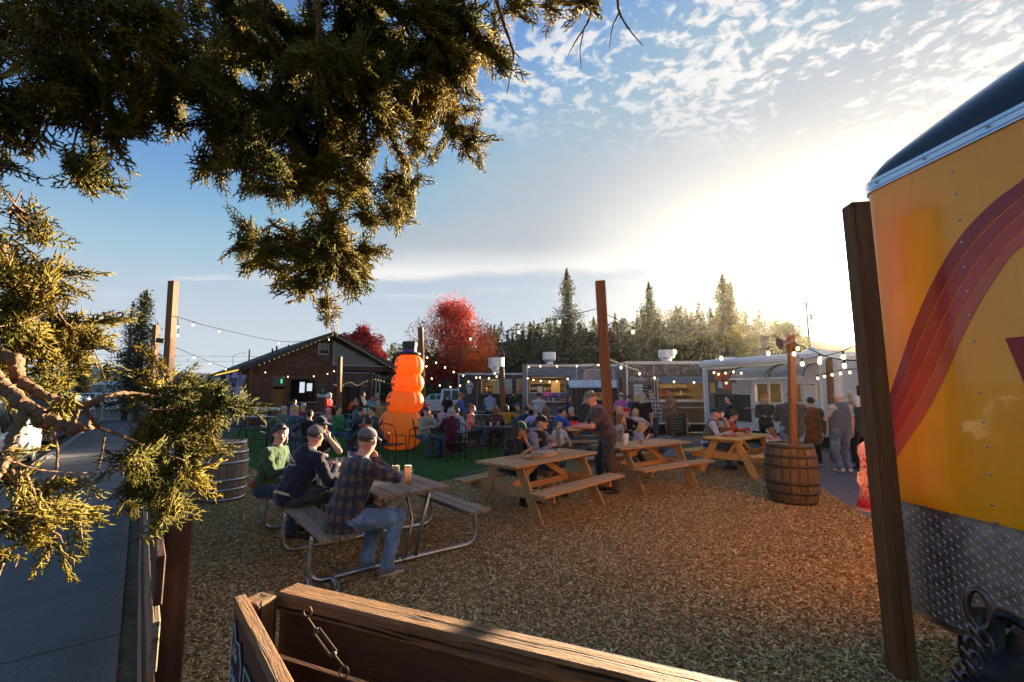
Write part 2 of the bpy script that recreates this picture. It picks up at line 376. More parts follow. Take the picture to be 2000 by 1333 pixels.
def scatter(name, host, coll, dens, seed, smin, smax, tilt, label, m, near=None):
    "geometry-nodes scatter of small pieces over a sheet: one stuff object"
    me = host.data.copy(); o = bpy.data.objects.new(name, me); C.objects.link(o); o.location = host.location
    tag(o, label, kind='stuff')
    ng = bpy.data.node_groups.new(name, 'GeometryNodeTree'); ng.interface.new_socket('G', in_out='INPUT', socket_type='NodeSocketGeometry'); ng.interface.new_socket('G', in_out='OUTPUT', socket_type='NodeSocketGeometry')
    N = ng.nodes; L = ng.links; gi = N.new('NodeGroupInput'); go = N.new('NodeGroupOutput')
    d = N.new('GeometryNodeDistributePointsOnFaces'); d.inputs['Seed'].default_value = seed
    pos = N.new('GeometryNodeInputPosition'); ln = N.new('ShaderNodeVectorMath'); ln.operation = 'LENGTH'; L.new(pos.outputs[0], ln.inputs[0])
    mr = N.new('ShaderNodeMapRange'); L.new(ln.outputs['Value'], mr.inputs[0])
    for i, q in enumerate(near or (2., 12., dens, dens*.25)): mr.inputs[i+1].default_value = q
    sd = N.new('GeometryNodeSubdivideMesh'); sd.inputs['Level'].default_value = 5; L.new(gi.outputs[0], sd.inputs[0])
    L.new(sd.outputs[0], d.inputs['Mesh']); L.new(mr.outputs[0], d.inputs['Density'])
    ci = N.new('GeometryNodeCollectionInfo'); ci.inputs[0].default_value = coll; ci.inputs[1].default_value = True; ci.inputs[2].default_value = True
    ip = N.new('GeometryNodeInstanceOnPoints'); L.new(d.outputs[0], ip.inputs[0]); L.new(ci.outputs[0], ip.inputs['Instance']); ip.inputs['Pick Instance'].default_value = True
    rv = N.new('FunctionNodeRandomValue'); rv.data_type = 'FLOAT_VECTOR'; rv.inputs[0].default_value = (-tilt, -tilt, 0); rv.inputs[1].default_value = (tilt, tilt, 6.283)
    L.new(rv.outputs[0], ip.inputs['Rotation'])
    rs = N.new('FunctionNodeRandomValue'); rs.data_type = 'FLOAT'; rs.inputs[2].default_value = smin; rs.inputs[3].default_value = smax; rs.inputs['Seed'].default_value = 5
    L.new(rs.outputs[1], ip.inputs['Scale'])
    L.new(ip.outputs[0], go.inputs[0])
    md = o.modifiers.new('scatter', 'NODES'); md.node_group = ng; return o
def libcoll(name, meshes):
    c = bpy.data.collections.new(name)
    for me in meshes: c.objects.link(bpy.data.objects.new(me.name, me))
    return c
def chipmat():
    m, t, b, o = base('wood_chip'); oi = t.n('ShaderNodeObjectInfo').outputs['Random']
    cr = t.n('ShaderNodeValToRGB', i_0=oi); e = cr.color_ramp.elements
    e[0].color = (.19, .115, .042, 1); e[1].color = (.84, .70, .38, 1); e[1].position = 1
    for p_, c_ in ((.3, (.34, .22, .085, 1)), (.6, (.49, .34, .145, 1)), (.85, (.62, .47, .22, 1))): q = e.new(p_); q.color = c_
    tc = t.n('ShaderNodeTexCoord').outputs['Object']; g = t.noise(t.vm('MULTIPLY', tc, (60, 400, 60)), 1., 3, .6)
    c = t.mix(g, t.vm('SCALE', cr.outputs[0], .75), cr.outputs[0]); t.put(b.inputs['Base Color'], c); b.inputs['Roughness'].default_value = .75; b.inputs['Specular IOR Level'].default_value = .25; return m
cm_ = chipmat(); lib = []
for i in range(7):
    L_ = R.uniform(.014, .034); W_ = R.uniform(.0035, .009); H_ = R.uniform(.0015, .004); mb = MB(); bow = R.uniform(-.004, .004)
    V = []
    for k, x in enumerate((-L_, -L_*.2, L_*.4, L_)):
        ww = W_*(1 if 0 < k < 3 else R.uniform(.3, .8)); z = .006+bow*(1-(x/L_)**2)
        V += [(x, -ww+R.uniform(-.001, .001), z), (x, ww, z+R.uniform(-.002, .002)), (x, ww*.8, z-H_), (x, -ww*.8, z-H_)]
    F = [(a*4+j, a*4+(j+1) % 4, a*4+4+(j+1) % 4, a*4+4+j) for a in range(3) for j in range(4)]+[(3, 2, 1, 0), (12, 13, 14, 15)]
    lib.append(mesh('chip', V, F, cm_))
scatter('wood_chips', CB, libcoll('chips', lib), 2600, 3, .45, 1.0, .5, 'loose brown wood chips covering the seating yard', cm_, near=(2.5, 14., 4600, 800))
gm_ = M('turf_blade', (.085, .21, .06), .6, var=.35, trans=.25); lib = []
for i in range(4):
    V = []; F = []
    for k in range(7):
        a = R.uniform(0, 6.28); x, y = R.uniform(-.03, .03), R.uniform(-.03, .03); h = R.uniform(.018, .035); dx, dy = cos(a)*.0025, sin(a)*.0025; lx, ly = R.uniform(-.015, .015), R.uniform(-.015, .015)
        b_ = len(V); V += [(x-dx, y-dy, 0), (x+dx, y+dy, 0), (x+lx, y+ly, h)]; F.append((b_, b_+1, b_+2))
    lib.append(mesh('tuft', V, F, gm_))
scatter('turf_grass', LW, libcoll('tufts', lib), 900, 9, .8, 1.3, .1, 'short green artificial grass', gm_, near=(5., 20., 900, 350))
# ------------------------------------------------------------------ materials used by many things
W_POST = wood('post_wood', rgb((100, 64, 36)), rgb((134, 90, 52)), axis=0, weather=.35, wc=rgb((120, 90, 66)), crack=.6)
W_DARK = wood('dark_plank_wood', rgb((70, 44, 30)), rgb((102, 66, 44)), weather=.3, wc=rgb((86, 68, 58)))
W_RAIL = wood('weathered_rail_wood', rgb((112, 74, 42)), rgb((176, 126, 74)), weather=.45, wc=rgb((112, 98, 88)), bump=1., grain=1.9, bdist=.02, crack=.9)
W_PINE = wood('picnic_pine', rgb((166, 120, 70)), rgb((202, 158, 104)), weather=.6, wc=rgb((150, 136, 118)), bump=.5)
W_GREY = wood('weathered_board', rgb((128, 100, 74)), rgb((168, 142, 112)), weather=.6, wc=rgb((140, 132, 124)), bump=.9, crack=.6)
W_SIDE = wood('stained_siding', rgb((74, 45, 28)), rgb((104, 66, 42)), weather=.2, bump=.5)
GALV = M('galvanised_steel', (.42, .44, .46), .42, 1., .25, 9, .15, 80)
STEEL = M('dull_steel', (.35, .36, .38), .35, 1., .15, 20)
BLACKM = M('black_metal', (.015, .015, .016), .4, .3, .2)
BLACK = M('black_rubber', (.012, .012, .013), .75, 0, .2)
WHITE = M('white_paint', (.74, .74, .73), .45, 0, .06, dirt=.15)
CREAM = M('cream_plastic', (.62, .60, .55), .5)
def post(label, ut, vt, ub, Y, w_, extra=None, group='timber light posts around the yard', m=W_POST):
    v = 766+1.7*889/Y
    b = G(ub, v); b.y = Y; b.x = At(ub, v, Y).x; t_ = At(ut, vt, Y)
    th = thing('timber_post', label, 'post', b, 0, group)
    s = plank('shaft', (0, 0, -.3), t_-b, w_, w_, m, th, up=(.15, 1, 0), bev=.008); return th, b, t_
P1 = post('tall square timber post just behind the man handing out cups', 1172, 550, 1198, 8.1, .175)
P2 = post('tallest timber post at the pavement edge, rising out of the juniper sprays', 339, 550, 319, 12, .18)
P3 = post('thinner timber post left of the tall one, with a small black floodlight', 305, 635, 291, 17, .17)
P4 = post('timber post behind the orange inflatable, in front of the red maple', 822, 640, 828, 18.5, .19)
P5 = post('short timber post in front of the beer hall patio screen', 664, 697, 661, 22.5, .19)
P6 = post('timber post in front of the dark truck with the skull emblem', 980, 716, 984, 18.5, .19)
P7 = post('slim timber post standing in the barrel, carrying a horn speaker and bulbs', 1545, 655, 1549, 7.35, .095)
P8 = post('massive near timber post against the yellow trailer corner', 1671, 400, 1760, 2.95, .118)
P10 = post('amber timber post in front of the white truck lettered M', 1619, 700, 1628, 11.6, .12)
P11 = post('timber post holding up the awning beside the dark shed', 1213, 738, 1214, 19.5, .16)
# near split post: a yellow painted edge strip behind it belongs to the trailer. second face board
sp8 = plank('side_board', Vector((.055, .07, -.2)), P8[2]-P8[1]+Vector((.048, .07, -.02)), .04, .13, W_DARK, P8[0], up=(.15, 1, 0))
# ------------------------------------------------------------------ yellow trailer
TA, TB = Vector((2.555, 3.22, 0)), Vector((2.655, 2.35, 0)); TD = (TB-TA).normalized(); TE = TA+TD*2.5; TN = Vector((TD.y, -TD.x, 0))  # TN points to us (-x)
if TN.x > 0: TN = -TN
tr = thing('food_trailer', 'yellow food trailer with red arc stripes, black roof cap and diamond plate skirt', 'trailer', TA)
def yellow():
    m, t, b, o = base('yellow_trailer_paint'); tc = t.n('ShaderNodeTexCoord').outputs['Object']
    n = t.noise(tc, 2.2, 5, .6); f = t.noise(tc, 260, 2, .5)
    c = t.mix(t.ss(n, .3, .7), (.95, .335, .003), (1.0, .40, .006)); c = t.mix(t.m('MULTIPLY', t.ss(t.noise(t.vm('MULTIPLY', tc, (3, 3, .5)), 4, 5, .7), .52, .75), .25), c, (.35, .2, .05))
    t.put(b.inputs['Base Color'], c); b.inputs['Roughness'].default_value = .28; b.inputs['Coat Weight'].default_value = .3
    t.put(b.inputs['Normal'], t.n('ShaderNodeBump', i_Strength=.25, i_Distance=.002, i_Height=t.m('ADD', f, t.m('MULTIPLY', t.noise(tc, 3., 2), 3.)))); return m
YEL = yellow()
def tp(s, z, off=0.):                        # point of the front wall: s metres from the corner towards us
    return TA+TD*s+TN*off+Vector((0, 0, z))
def wallgrid(z0, z1, off, nz=1, s0=-.10, s1=2.5, rc=.14):
    "front wall with a rounded far corner that turns into the long side"
    prof = []
    for k in range(9):
        a = pi/2*k/8; prof.append((TA+TD*(rc-rc*sin(a))-TN*(rc-rc*cos(a)), TN*cos(a)-TD*sin(a)))
    prof = [(TE, TN)]+prof+[(TA-TN*(rc+4.2), -TD)]
    V = []; n = len(prof)
    for j in range(nz+1):
        z = z0+(z1-z0)*j/nz
        for p, nn in prof: V.append(p+nn*off+Vector((0, 0, z)))
    F = [(j*n+i, j*n+i+1, (j+1)*n+i+1, (j+1)*n+i) for j in range(nz) for i in range(n-1)]
    return V, F
V, F = wallgrid(.33, 3.16, 0); V += [TE-TN*4.3+Vector((0, 0, z)) for z in (.33, 3.16)]
ob('wall', V, F+[(0, 11, 23, 12)][:0], YEL, tr, smooth=False, world=True)
V, F = wallgrid(.33, .98, .006); ob('plate_skirt', V, F, M('diamond_plate', (.42, .42, .43), .42, 1., .25, 12, .2, 120, dirt=.3), tr, world=True)
mb = MB()
for i in range(66):
    for j in range(24):
        s_, z = .05+i*.0365, .35+j*.027
        if s_ > 2.45 or z > .97: continue
        a = pi/4 if (i+j) % 2 else -pi/4
        c = tp(s_, z, .0065); ex = TD*cos(a)+Vector((0, 0, sin(a))); ey = -TD*sin(a)+Vector((0, 0, cos(a)))
        mb.add([c-ex*.014, c-ey*.0042, c+ex*.014, c+ey*.0042, c+TN*.0035-ex*.006, c+TN*.0035+ex*.006], [(0, 1, 4), (1, 5, 4), (1, 2, 5), (2, 3, 5), (3, 4, 5), (3, 0, 4)])
tag(mb.build('plate_lugs', M('plate_lug', (.5, .5, .52), .3, 1., .1), tr, world=True), kind='stuff')
V, F = wallgrid(.30, .335, .012); ob('sill_rail', V, F, M('bright_trim', (.66, .68, .7), .3, 1., .08), tr, world=True)
V, F = wallgrid(.975, .99, .010); ob('skirt_trim', V, F, STEEL, tr, world=True)
ALU = M('aluminium_trim', (.60, .64, .70), .3, 1., .08)
mb = MB()
for z0, z1, o in ((3.12, 3.20, .012), (3.135, 3.15, .018), (3.175, 3.187, .018)): V, F = wallgrid(z0, z1, o); mb.add(V, F)
mb.build('roof_trim', ALU, tr, world=True)
# black roof cap, crowned
def cap():
    V = []; nS, nT = 26, 12
    for i in range(nS+1):
        s_ = -.0+2.5*i/nS; h = .15+.30*sin(min(1, s_/1.3)*pi/2)**.8; rc = .14
        end = (1-max(0, (1-s_/.14)))**.5 if s_ < .14 else 1
        for j in range(nT+1):
            a = pi/2*j/nT; d = .5*(1-cos(a))+ (1-end)*.12; z = 3.195+h*sin(a)*(.25+.75*end)
            V.append(tp(s_ if s_ > .01 else 0, z, .012-d))
    F = [(i*(nT+1)+j, (i+1)*(nT+1)+j, (i+1)*(nT+1)+j+1, i*(nT+1)+j+1) for i in range(nS) for j in range(nT)]
    k = len(V); V += [tp(0, 3.1, -4.2), tp(2.5, 3.1, -4.2), tp(0, 3.4, -4.2), tp(2.5, 3.6, -4.2)]
    F += [((nT), (nS)*(nT+1)+nT, k+3, k+2), tuple(range(nT, -1, -1))+(k, k+2)]
    return V, F
V, F = cap(); ob('roof_cap', V, F, M('black_gloss_paint', (.012, .014, .016), .22, 0, .2, coat=.5), tr, smooth=True, world=True)
def onwall(u, v):
    r = ray(u, v); t_ = TA.x*TN.x+TA.y*TN.y; t_ /= (r.x*TN.x+r.y*TN.y); p = Vector((r.x*t_, r.y*t_, CAMH+r.z*t_)); return (p-TA).dot(TD), p.z
def resample(L, n):
    c = curve([Vector((a, b, 0)) for a, b in L], 8); d = [0]
    for a, b in zip(c, c[1:]): d.append(d[-1]+(b-a).length)
    out = []
    for k in range(n):
        q = d[-1]*k/(n-1); i = max(0, min(len(d)-2, int(np.searchsorted(d, q))-1)); f = (q-d[i])/max(1e-9, d[i+1]-d[i]); out.append(c[i].lerp(c[i+1], f))
    return out
outer = resample([onwall(*q) for q in ((1737, 775), (1762, 700), (1790, 622), (1828, 540), (1877, 461), (1938, 397), (1998, 352))]+[(1.05, 2.87), (1.45, 3.0), (1.9, 3.03)], 60)
inner = resample([onwall(*q) for q in ((1742, 912), (1775, 860), (1813, 803), (1850, 729), (1887, 646), (1933, 563), (1998, 482))]+[(1.12, 2.42), (1.5, 2.52), (1.9, 2.55)], 60)
reds = [rgb((150, 30, 38)), rgb((176, 40, 44)), rgb((196, 56, 52)), rgb((205, 84, 62))]
for k in range(4):
    f0, f1 = k/4+(.0 if k == 0 else .012), (k+1)/4-.012
    V = []; 
    for a, b in zip(outer, inner):
        for f in (f0, f1): p = a.lerp(b, f); V.append(tp(max(p.x, .02), p.y, .003))
    ob('stripe', V, [(2*i, 2*i+1, 2*i+3, 2*i+2) for i in range(59)], M('stripe_red%d' % k, reds[k], .3, 0, .08, coat=.3), tr, world=True)
# letter fragment at the right edge: a big red block letter, cut by the frame
lw = [(1964, 661), (2030, 655), (2048, 760), (2010, 770), (1990, 722)]
V = [tp(a, b, .004) for a, b in (onwall(*q) for q in lw)]; ob('letter', V, [tuple(range(5))], M('letter_red', rgb((150, 22, 30)), .3, 0, .08), tr, world=True)
riv = MB().lathe([(.009, 0), (.008, .004), (.004, .006)], 8); rvm = mesh('rivet', riv.V, riv.F, M('rivet_steel', (.45, .45, .47), .35, 1.))
def rivet(p, par, m=rvm, name='rivet'):
    o = bpy.data.objects.new(name, m); link(o, par, True); o.location = p; o.rotation_euler = TN.to_track_quat('Z', 'Y').to_euler()
for u, v in ((1860, 335), (1867, 380), (1874, 429), (1879, 474), (1885, 522), (1891, 569), (1895, 617), (1902, 667), (1914, 767), (1920, 824), (1927, 872), (1933, 927), (1939, 986)):
    a, b = onwall(u, v); rivet(tp(a, b, .001), tr)
for u, v in ((1806, 988), (1813, 1078), (1823, 1124), (1947, 1020), (1961, 1122), (1966, 1177), (1738, 1000), (1860, 1004)):
    a, b = onwall(u, v); rivet(tp(a, b, .006), tr)
for a in (.17, .5, .85, 1.2, 1.55): rivet(tp(a, 3.16, .019), tr)
V, F = rim('u', [tp(.2, 0, -.22), tp(2.4, 0, -.22), tp(2.4, 0, -4), tp(.2, 0, -4)], .06, .34, BLACKM); ob('chassis_shade_box', V, F, BLACKM, tr, world=True)  # chassis box made deep and black so the ground beneath stays dark
mb = MB()
for s_, o in ((.9, -1.6),):
    c = tp(s_-.9, .33, o); mb.tube([c, c+TD*.22], .33, 20)
mb.build('wheel', BLACK, tr, world=True)
# white logo piece on the black cap at the frame edge
a, b = onwall(1985, 190); ob('cap_emblem', [tp(a-.04, b-.03, .02-.10), tp(a+.02, b+.05, .02-.11), tp(a+.16, b+.10, .02-.16), tp(a+.2, b-.0, .02-.08)], [(0, 1, 2, 3)], WHITE, tr, world=True)
# tow tongue, jack and safety chain, in front of the skirt
c = tp(1.02, 0, .34)
def pt(u, v, d): r = ray(u, v); return Vector((0, 0, CAMH))+r.normalized()*d
tag_ = tr
mb = MB()
mb.tube([pt(1935, 1210, 2.35), pt(1930, 1400, 2.25)], .035, 10); mb.tube([pt(1912, 1205, 2.33), pt(1960, 1208, 2.4)], .03, 8)
mb.tube(curve([pt(1925, 1196, 2.3), pt(1965, 1203, 2.33), pt(2010, 1228, 2.3), pt(2060, 1262, 2.2)], 5), .016, 8)
mb.build('tongue_jack', BLACKM, tr, smooth=False, world=True)
mb = MB(); a_, b_ = pt(1962, 1320, 2.3), pt(2120, 1160, 2.75)
mb.box((0, 0, 0), ((b_-a_).length+.6, .06, .11), Matrix.Translation((a_+b_)/2) @ frame(a_, b_)); mb.build('tongue_beam', M('tongue_paint', (.03, .03, .035), .4, .4, coat=.2), tr, world=True)
def loop(c, ax, up, a, b, r, n=14):
    return [c+ax*(a*cos(2*pi*k/n))+up*(b*sin(2*pi*k/n)) for k in range(n+1)]
hook = MB(); hx, hz = Vector((.55, -.8, 0)).normalized(), Vector((0, 0, 1))
hc = pt(1912, 1190, 2.25); hook.tube(loop(hc, hx, hz, .028, .062, 0), .011, 8, False); hook.tube(loop(hc-hz*.115+hx*.0, hx, hz, .02, .05, 0), .010, 8, False)
hook.build('safety_hook', M('hook_steel', (.10, .10, .11), .35, .9), tr, smooth=True, world=True)
pts = [(1908, 1240), (1900, 1262), (1893, 1284), (1886, 1306), (1876, 1326), (1866, 1346)]
for i, (u, v) in enumerate(pts):
    for k in (0, 1):
        cc = pt(u+k*16-4, v+k*5, 2.2-i*.01); ax = Vector((1, 0, 0)) if (i+k) % 2 else Vector((.3, .95, 0)); l_ = MB(); l_.tube(loop(cc, ax, Vector((-.35, 0, 1)).normalized(), .013, .028, 0), .0055, 6, False)
        l_.build('chain_link', M('chain_steel', (.13, .13, .14), .35, .9), tr, smooth=True, world=True)
# ------------------------------------------------------------------ near fence corner with signs
fe = thing('fence_corner', 'low timber fence corner with a heavy top rail in the near foreground', 'fence', (-.8, 1.5, 0))
zt = 1.02
fL, nL, fR, nR = G(603, 1143, zt), G(544, 1156, zt), G(1473, 1333, zt), G(1262, 1333, zt)
a_ = (fL+nL)/2-Vector((.03, -.012, 0)); b_ = (fR+nR)/2; dd = (b_-a_).normalized(); b2 = b_+dd*.9
plank('top_rail', a_-Vector((0, 0, .03)), b2-Vector((0, 0, .03)), .09, .06, W_RAIL, fe, bev=.007, world=True)
pn = Vector((-dd.y, dd.x, 0))
for k in range(6):
    z = -.135-.157*k; plank('board', a_-pn*.012+Vector((0, 0, z)), b2-pn*.012+Vector((0, 0, z)), .03, .145, W_DARK, fe, world=True)
cp = G(506, 1168, zt); plank('corner_post', cp+Vector((0, .0, -zt)), cp, .085, .085, W_RAIL, fe, up=(dd.x, dd.y, 0), bev=.008, world=True)
o1, o2 = G(457, 1171, zt), G(535, 1333, zt); i1 = G(478, 1186, zt); sd_ = (o2-o1).normalized(); sn = Vector((-sd_.y, sd_.x, 0)); sn = sn if sn.x < 0 else -sn   # outward
c1 = o1-sn*.016; c2 = c1+sd_*1.4
plank('sign_board', c1+Vector((0, 0, -.17)), c2+Vector((0, 0, -.17)), .03, .335, W_DARK, fe, bev=.003, world=True)
plank('cap_board', c1+Vector((0, 0, -.006)), c2+Vector((0, 0, -.006)), .036, .03, W_RAIL, fe, bev=.003, world=True)
plank('sign_board', c1+Vector((0, 0, -.56)), c2+Vector((0, 0, -.56)), .03, .4, W_DARK, fe, bev=.003, world=True)
BLK = M('sign_black', (.012, .014, .018), .5, 0, .1); SW = M('sign_white', (.42, .44, .47), .6, 0, .1)
Rb = Matrix((sd_, Vector((0, 0, 1)), sn)).transposed()          # text frame: right=sd, up=z, out=sn
def text(name, s, loc, rot3, size, m, parent, world=True, ext=.0008, al='CENTER', font_shear=0., sp_=1., bold=0.):
    cu = bpy.data.curves.new(name, 'FONT'); cu.body = s; cu.size = size; cu.extrude = ext; cu.align_x = al; cu.align_y = 'CENTER'; cu.shear = font_shear; cu.space_character = sp_; cu.offset = bold; cu.resolution_u = 2
    to = bpy.data.objects.new(name, cu); dg = bpy.context.evaluated_depsgraph_get()
    C.objects.link(to); dg.update(); me = bpy.data.meshes.new_from_object(to.evaluated_get(bpy.context.evaluated_depsgraph_get())); bpy.data.objects.remove(to)
    me.materials.clear(); me.materials.append(m)
    o = bpy.data.objects.new(name, me); link(o, parent, world); o.location = loc; o.rotation_euler = rot3.to_euler(); return o
def signplate(name, label, s0, w_, h_, ztop, shape=None):
    p = o1+sd_*s0; p.z = 0; q = thing(name, label, 'sign', p+Vector((0, 0, ztop-h_)))
    mb = MB(); pts_ = shape or [(0, 0), (w_, 0), (w_, h_), (0, h_)]
    F_ = Matrix.Translation(p+Vector((0, 0, ztop-h_))) @ Matrix((sd_, Vector((0, 0, 1)), sn)).transposed().to_4x4()
    mb.prism(pts_, .000, .006, 'z', F_); mb.build('plate', BLK, q, world=True)
    mb = MB(); c_ = Vector((sum(a for a, b in pts_)/len(pts_), sum(b for a, b in pts_)/len(pts_))); n = len(pts_)
    for i in range(n):
        a, b = Vector(pts_[i]), Vector(pts_[(i+1) % n]); a = a+(c_-a)*.07; b = b+(c_-b)*.07; mb.tube([F_ @ Vector((a.x, a.y, .0065)), F_ @ Vector((b.x, b.y, .0065))], .0018, 5)
    mb.build('border', SW, q, world=True); return q, F_
q, F_ = signplate('beverage_sign', 'black shaped sign with white script on the outside of the fence corner', .045, .17, .32, .985, [(0, 0), (.17, 0), (.17, .24), (.13, .29), (.07, .275), (.03, .32), (0, .30)])
for s_, x, y, z in (('No', .065, .235, .055), ('Outside', .085, .165, .05), ('Beverages', .085, .095, .038)): text('lettering', s_, F_ @ Vector((x, y, .0075)), Rb, z, SW, q, font_shear=.35)
q, F_ = signplate('rules_sign', 'small black notice with fine white text beside the shaped sign', .245, .24, .22, .93)
for k in range(5): MB().box(F_ @ Vector((.11+.01*(k % 2), .18-.033*k, .0072)), (.16-.02*(k % 3), .014 if k == 0 else .007, .001), Matrix(F_.to_3x3())).build('print_line', SW, q)
# turnbuckle hanging inside the fence
tb = thing('turnbuckle', 'rusty turnbuckle and eye hook hanging inside the near fence', 'turnbuckle', fL)
RST = M('rusty_steel', (.10, .065, .045), .6, .7, .4, 40)
q0, q1, q2, q3 = (pt(600, 1205, 1.42), pt(618, 1232, 1.40), pt(652, 1278, 1.36), pt(672, 1303, 1.34))
for qa, qb in ((q0, q1), (q2, q3)): MB().tube([qa, qb], .002, 6).build('rod', RST, tb, world=True)
mb = MB(); e = (q2-q1).normalized(); sx = e.orthogonal().normalized()*.007
mb.tube([q1, q1+sx, q2+sx, q2], .0028, 6); mb.tube([q1, q1-sx, q2-sx, q2], .0028, 6); mb.ball(q1, .007, 5); mb.ball(q2, .007, 5); mb.build('body', RST, tb, world=True)
for qa in (q0+Vector((0, 0, .012)), q3-Vector((0, 0, .011))): MB().tube(loop(qa, Vector((1, 0, 0)), Vector((0, 0, 1)), .010, .012, 0), .0022, 6, False).build('eye_hook', RST, tb, smooth=True, world=True)
# fence along the pavement
lf = thing('boundary_fence', 'dark plank fence along the pavement ending in a thick post', 'fence', G(352, 1420))
e0 = At(352, 1006, 2.35); e0z = e0.z; b0 = Vector((e0.x, e0.y, 0)); fz = e0z
plank('end_post', b0-Vector((0, 0, .1)), b0+Vector((0, 0, fz)), .11, .11, W_DARK, lf, up=(-.59, .81, 0), bev=.008, world=True)
for k in range(4):
    z = fz-.14-.25*k
    plank('board', b0-Pn*.085+D*-.5+Vector((0, 0, z)), b0-Pn*.085+D*3.2+Vector((0, 0, z)), .03, .19, W_GREY if k % 2 else W_DARK, lf, world=True)
    plank('board', b0-Pn*.085+D*3.21+Vector((0, 0, z)), b0-Pn*.085+D*6.6+Vector((0, 0, z)), .03, .19, W_DARK, lf, world=True)
for s_ in (2.1, 4.2, 6.3): plank('fence_post', b0+D*s_-Pn*.02, b0+D*s_-Pn*.02+Vector((0, 0, fz-.05)), .09, .09, W_DARK, lf, up=(D.x, D.y, 0), world=True)
cc = G(330, 1180); tag(MB().tube(curve([G(352, 1175, .02), G(345, 1200, .02), G(338, 1260, .02), G(325, 1340, .02)], 5), .008, 6).build('garden_hose', BLACK), 'thin black hose lying on the chips by the pavement fence', 'hose')
# ------------------------------------------------------------------ barrels
def barrel(label, loc, h, r0, r1, staves=18, wm=None, hm=None, tone=0, hoops=(.04, .2, .36, .64, .8, .96)):
    b = thing('barrel', label, 'barrel', loc, R.uniform(0, 3))
    for i in range(staves):
        a0, a1 = 2*pi*i/staves+.012, 2*pi*(i+1)/staves-.012; V = []; dr = R.uniform(-.003, .003)
        for j in range(9):
            t_ = j/8; r = r0+(r1-r0)*sin(pi*t_)**.8+dr
            for a in (a0, a1): V += [(r*cos(a), r*sin(a), t_*h), ((r-.025)*cos(a), (r-.025)*sin(a), t_*h)]
        F = []
        for j in range(8):
            k = 4*j; F += [(k, k+2, k+6, k+4), (k+2, k+3, k+7, k+6), (k+1, k, k+4, k+5)]
        F += [(0, 1, 3, 2), (32, 34, 35, 33)]
        ob('stave', V, F, wm, b)
    for t_ in hoops:
        r = r0+(r1-r0)*sin(pi*t_)**.8+.004; w_ = .022; rA = r0+(r1-r0)*sin(pi*min(.999, max(.001, t_-w_/h)))**.8+.005; rB = r0+(r1-r0)*sin(pi*min(.999, max(.001, t_+w_/h)))**.8+.005
        MB().lathe([(rA-.012, t_*h-w_), (rA, t_*h-w_), (rB, t_*h+w_), (rB-.012, t_*h+w_)], 36, cap=False).build('hoop', hm, b, smooth=True)
    MB().lathe([(r0-.02, h-.035), (r0-.02, h-.02)], 24).build('head', wm, b); return b
W_BAR = wood('barrel_oak_dark', rgb((66, 55, 41)), rgb((120, 100, 74)), axis=2, weather=.5, wc=rgb((70, 62, 54)), bump=.8)
W_BAR2 = wood('barrel_oak_pale', rgb((140, 112, 86)), rgb((176, 150, 122)), axis=2, weather=.4, wc=rgb((128, 118, 108)), bump=.6)
bp_ = G(1555, 978); bp_.y += .3
barrel('old brown oak barrel with rusty hoops, a light post rising from it', (P7[1].x, P7[1].y, 0), .90, .315, .375, 20, W_BAR, M('hoop_rust', (.06, .05, .042), .65, .6, .3, 14))
HG = M('hoop_galvanised', (.40, .41, .43), .4, .9, .2, 12)
bl = G(441, 975); barrel('grey wine barrel with shiny hoops beside the lawn, largest of its pair', (-4.62, 7.5, 0), .94, .29, .34, 20, W_BAR2, HG)
bl = G(412, 940); barrel('second wine barrel half hidden by the juniper sprays', (-5.55, 8.1, 0), .86, .30, .36, 18, W_BAR2, HG)
class Face:
    "a vertical wall plane: origin on the ground, heading of its local x; pixel -> (x, z)"
    def __init__(s, O, ang): s.O = Vector((O[0], O[1], 0)); s.a = ang; s.ex = Vector((cos(ang), sin(ang), 0)); s.n = Vector((sin(ang), -cos(ang), 0))
    def uv(s, u, v):
        r = ray(u, v); t = s.O.dot(s.n)/r.dot(s.n); p = r*t; return (p-s.O).dot(s.ex), CAMH+p.z
    def x(s, u, v=760): return s.uv(u, v)[0]
def holes(L, H, hs, th=.08, y0=0., top=None, x0=0, z0=0):
    "wall panel in the xz plane with rectangular openings, given thickness"
    xs = sorted({x0, L, *[a for h in hs for a in (h[0], h[1])]}); zs = sorted({z0, H, *[a for h in hs for a in (h[2], h[3])]})
    mb = MB()
    inside = lambda x, z: any(h[0] < x < h[1] and h[2] < z < h[3] for h in hs)
    for a, b in zip(xs, xs[1:]):
        for c, d in zip(zs, zs[1:]):
            if not inside((a+b)/2, (c+d)/2): mb.box(((a+b)/2, y0+th/2, (c+d)/2), (b-a, th, d-c))
    return mb
def boxo(name, x0, x1, y0, y1, z0, z1, m, par, bev=0.):
    return MB().box(((x0+x1)/2, (y0+y1)/2, (z0+z1)/2), (abs(x1-x0), abs(y1-y0), abs(z1-z0)), bev=bev).build(name, m, par)
def framex(name, x0, x1, z0, z1, y, w_, d, m, par):
    mb = MB()
    for a, b, c, e in ((x0-w_, x1+w_, z1, z1+w_), (x0-w_, x1+w_, z0-w_, z0), (x0-w_, x0, z0, z1), (x1, x1+w_, z0, z1)): mb.box(((a+b)/2, y, (c+e)/2), (b-a, d, e-c))
    return mb.build(name, m, par)
BULB = emis('bulb_glow', (1, .62, .28), 1.3); BULBS = emis('small_bulb_glow', (1, .66, .24), .4); SOCK = M('cord_black', (.02, .02, .02), .9, 0, .1, spec=.1)
WARM = emis('lamp_panel', (1, .72, .38), 3.2)
bm_ = MB().lathe([(.001, 0), (.016, .006), (.030, .028), (.031, .045), (.022, .070), (.014, .085)], 10); BULBME = mesh('bulb', bm_.V, bm_.F, BULB, True)
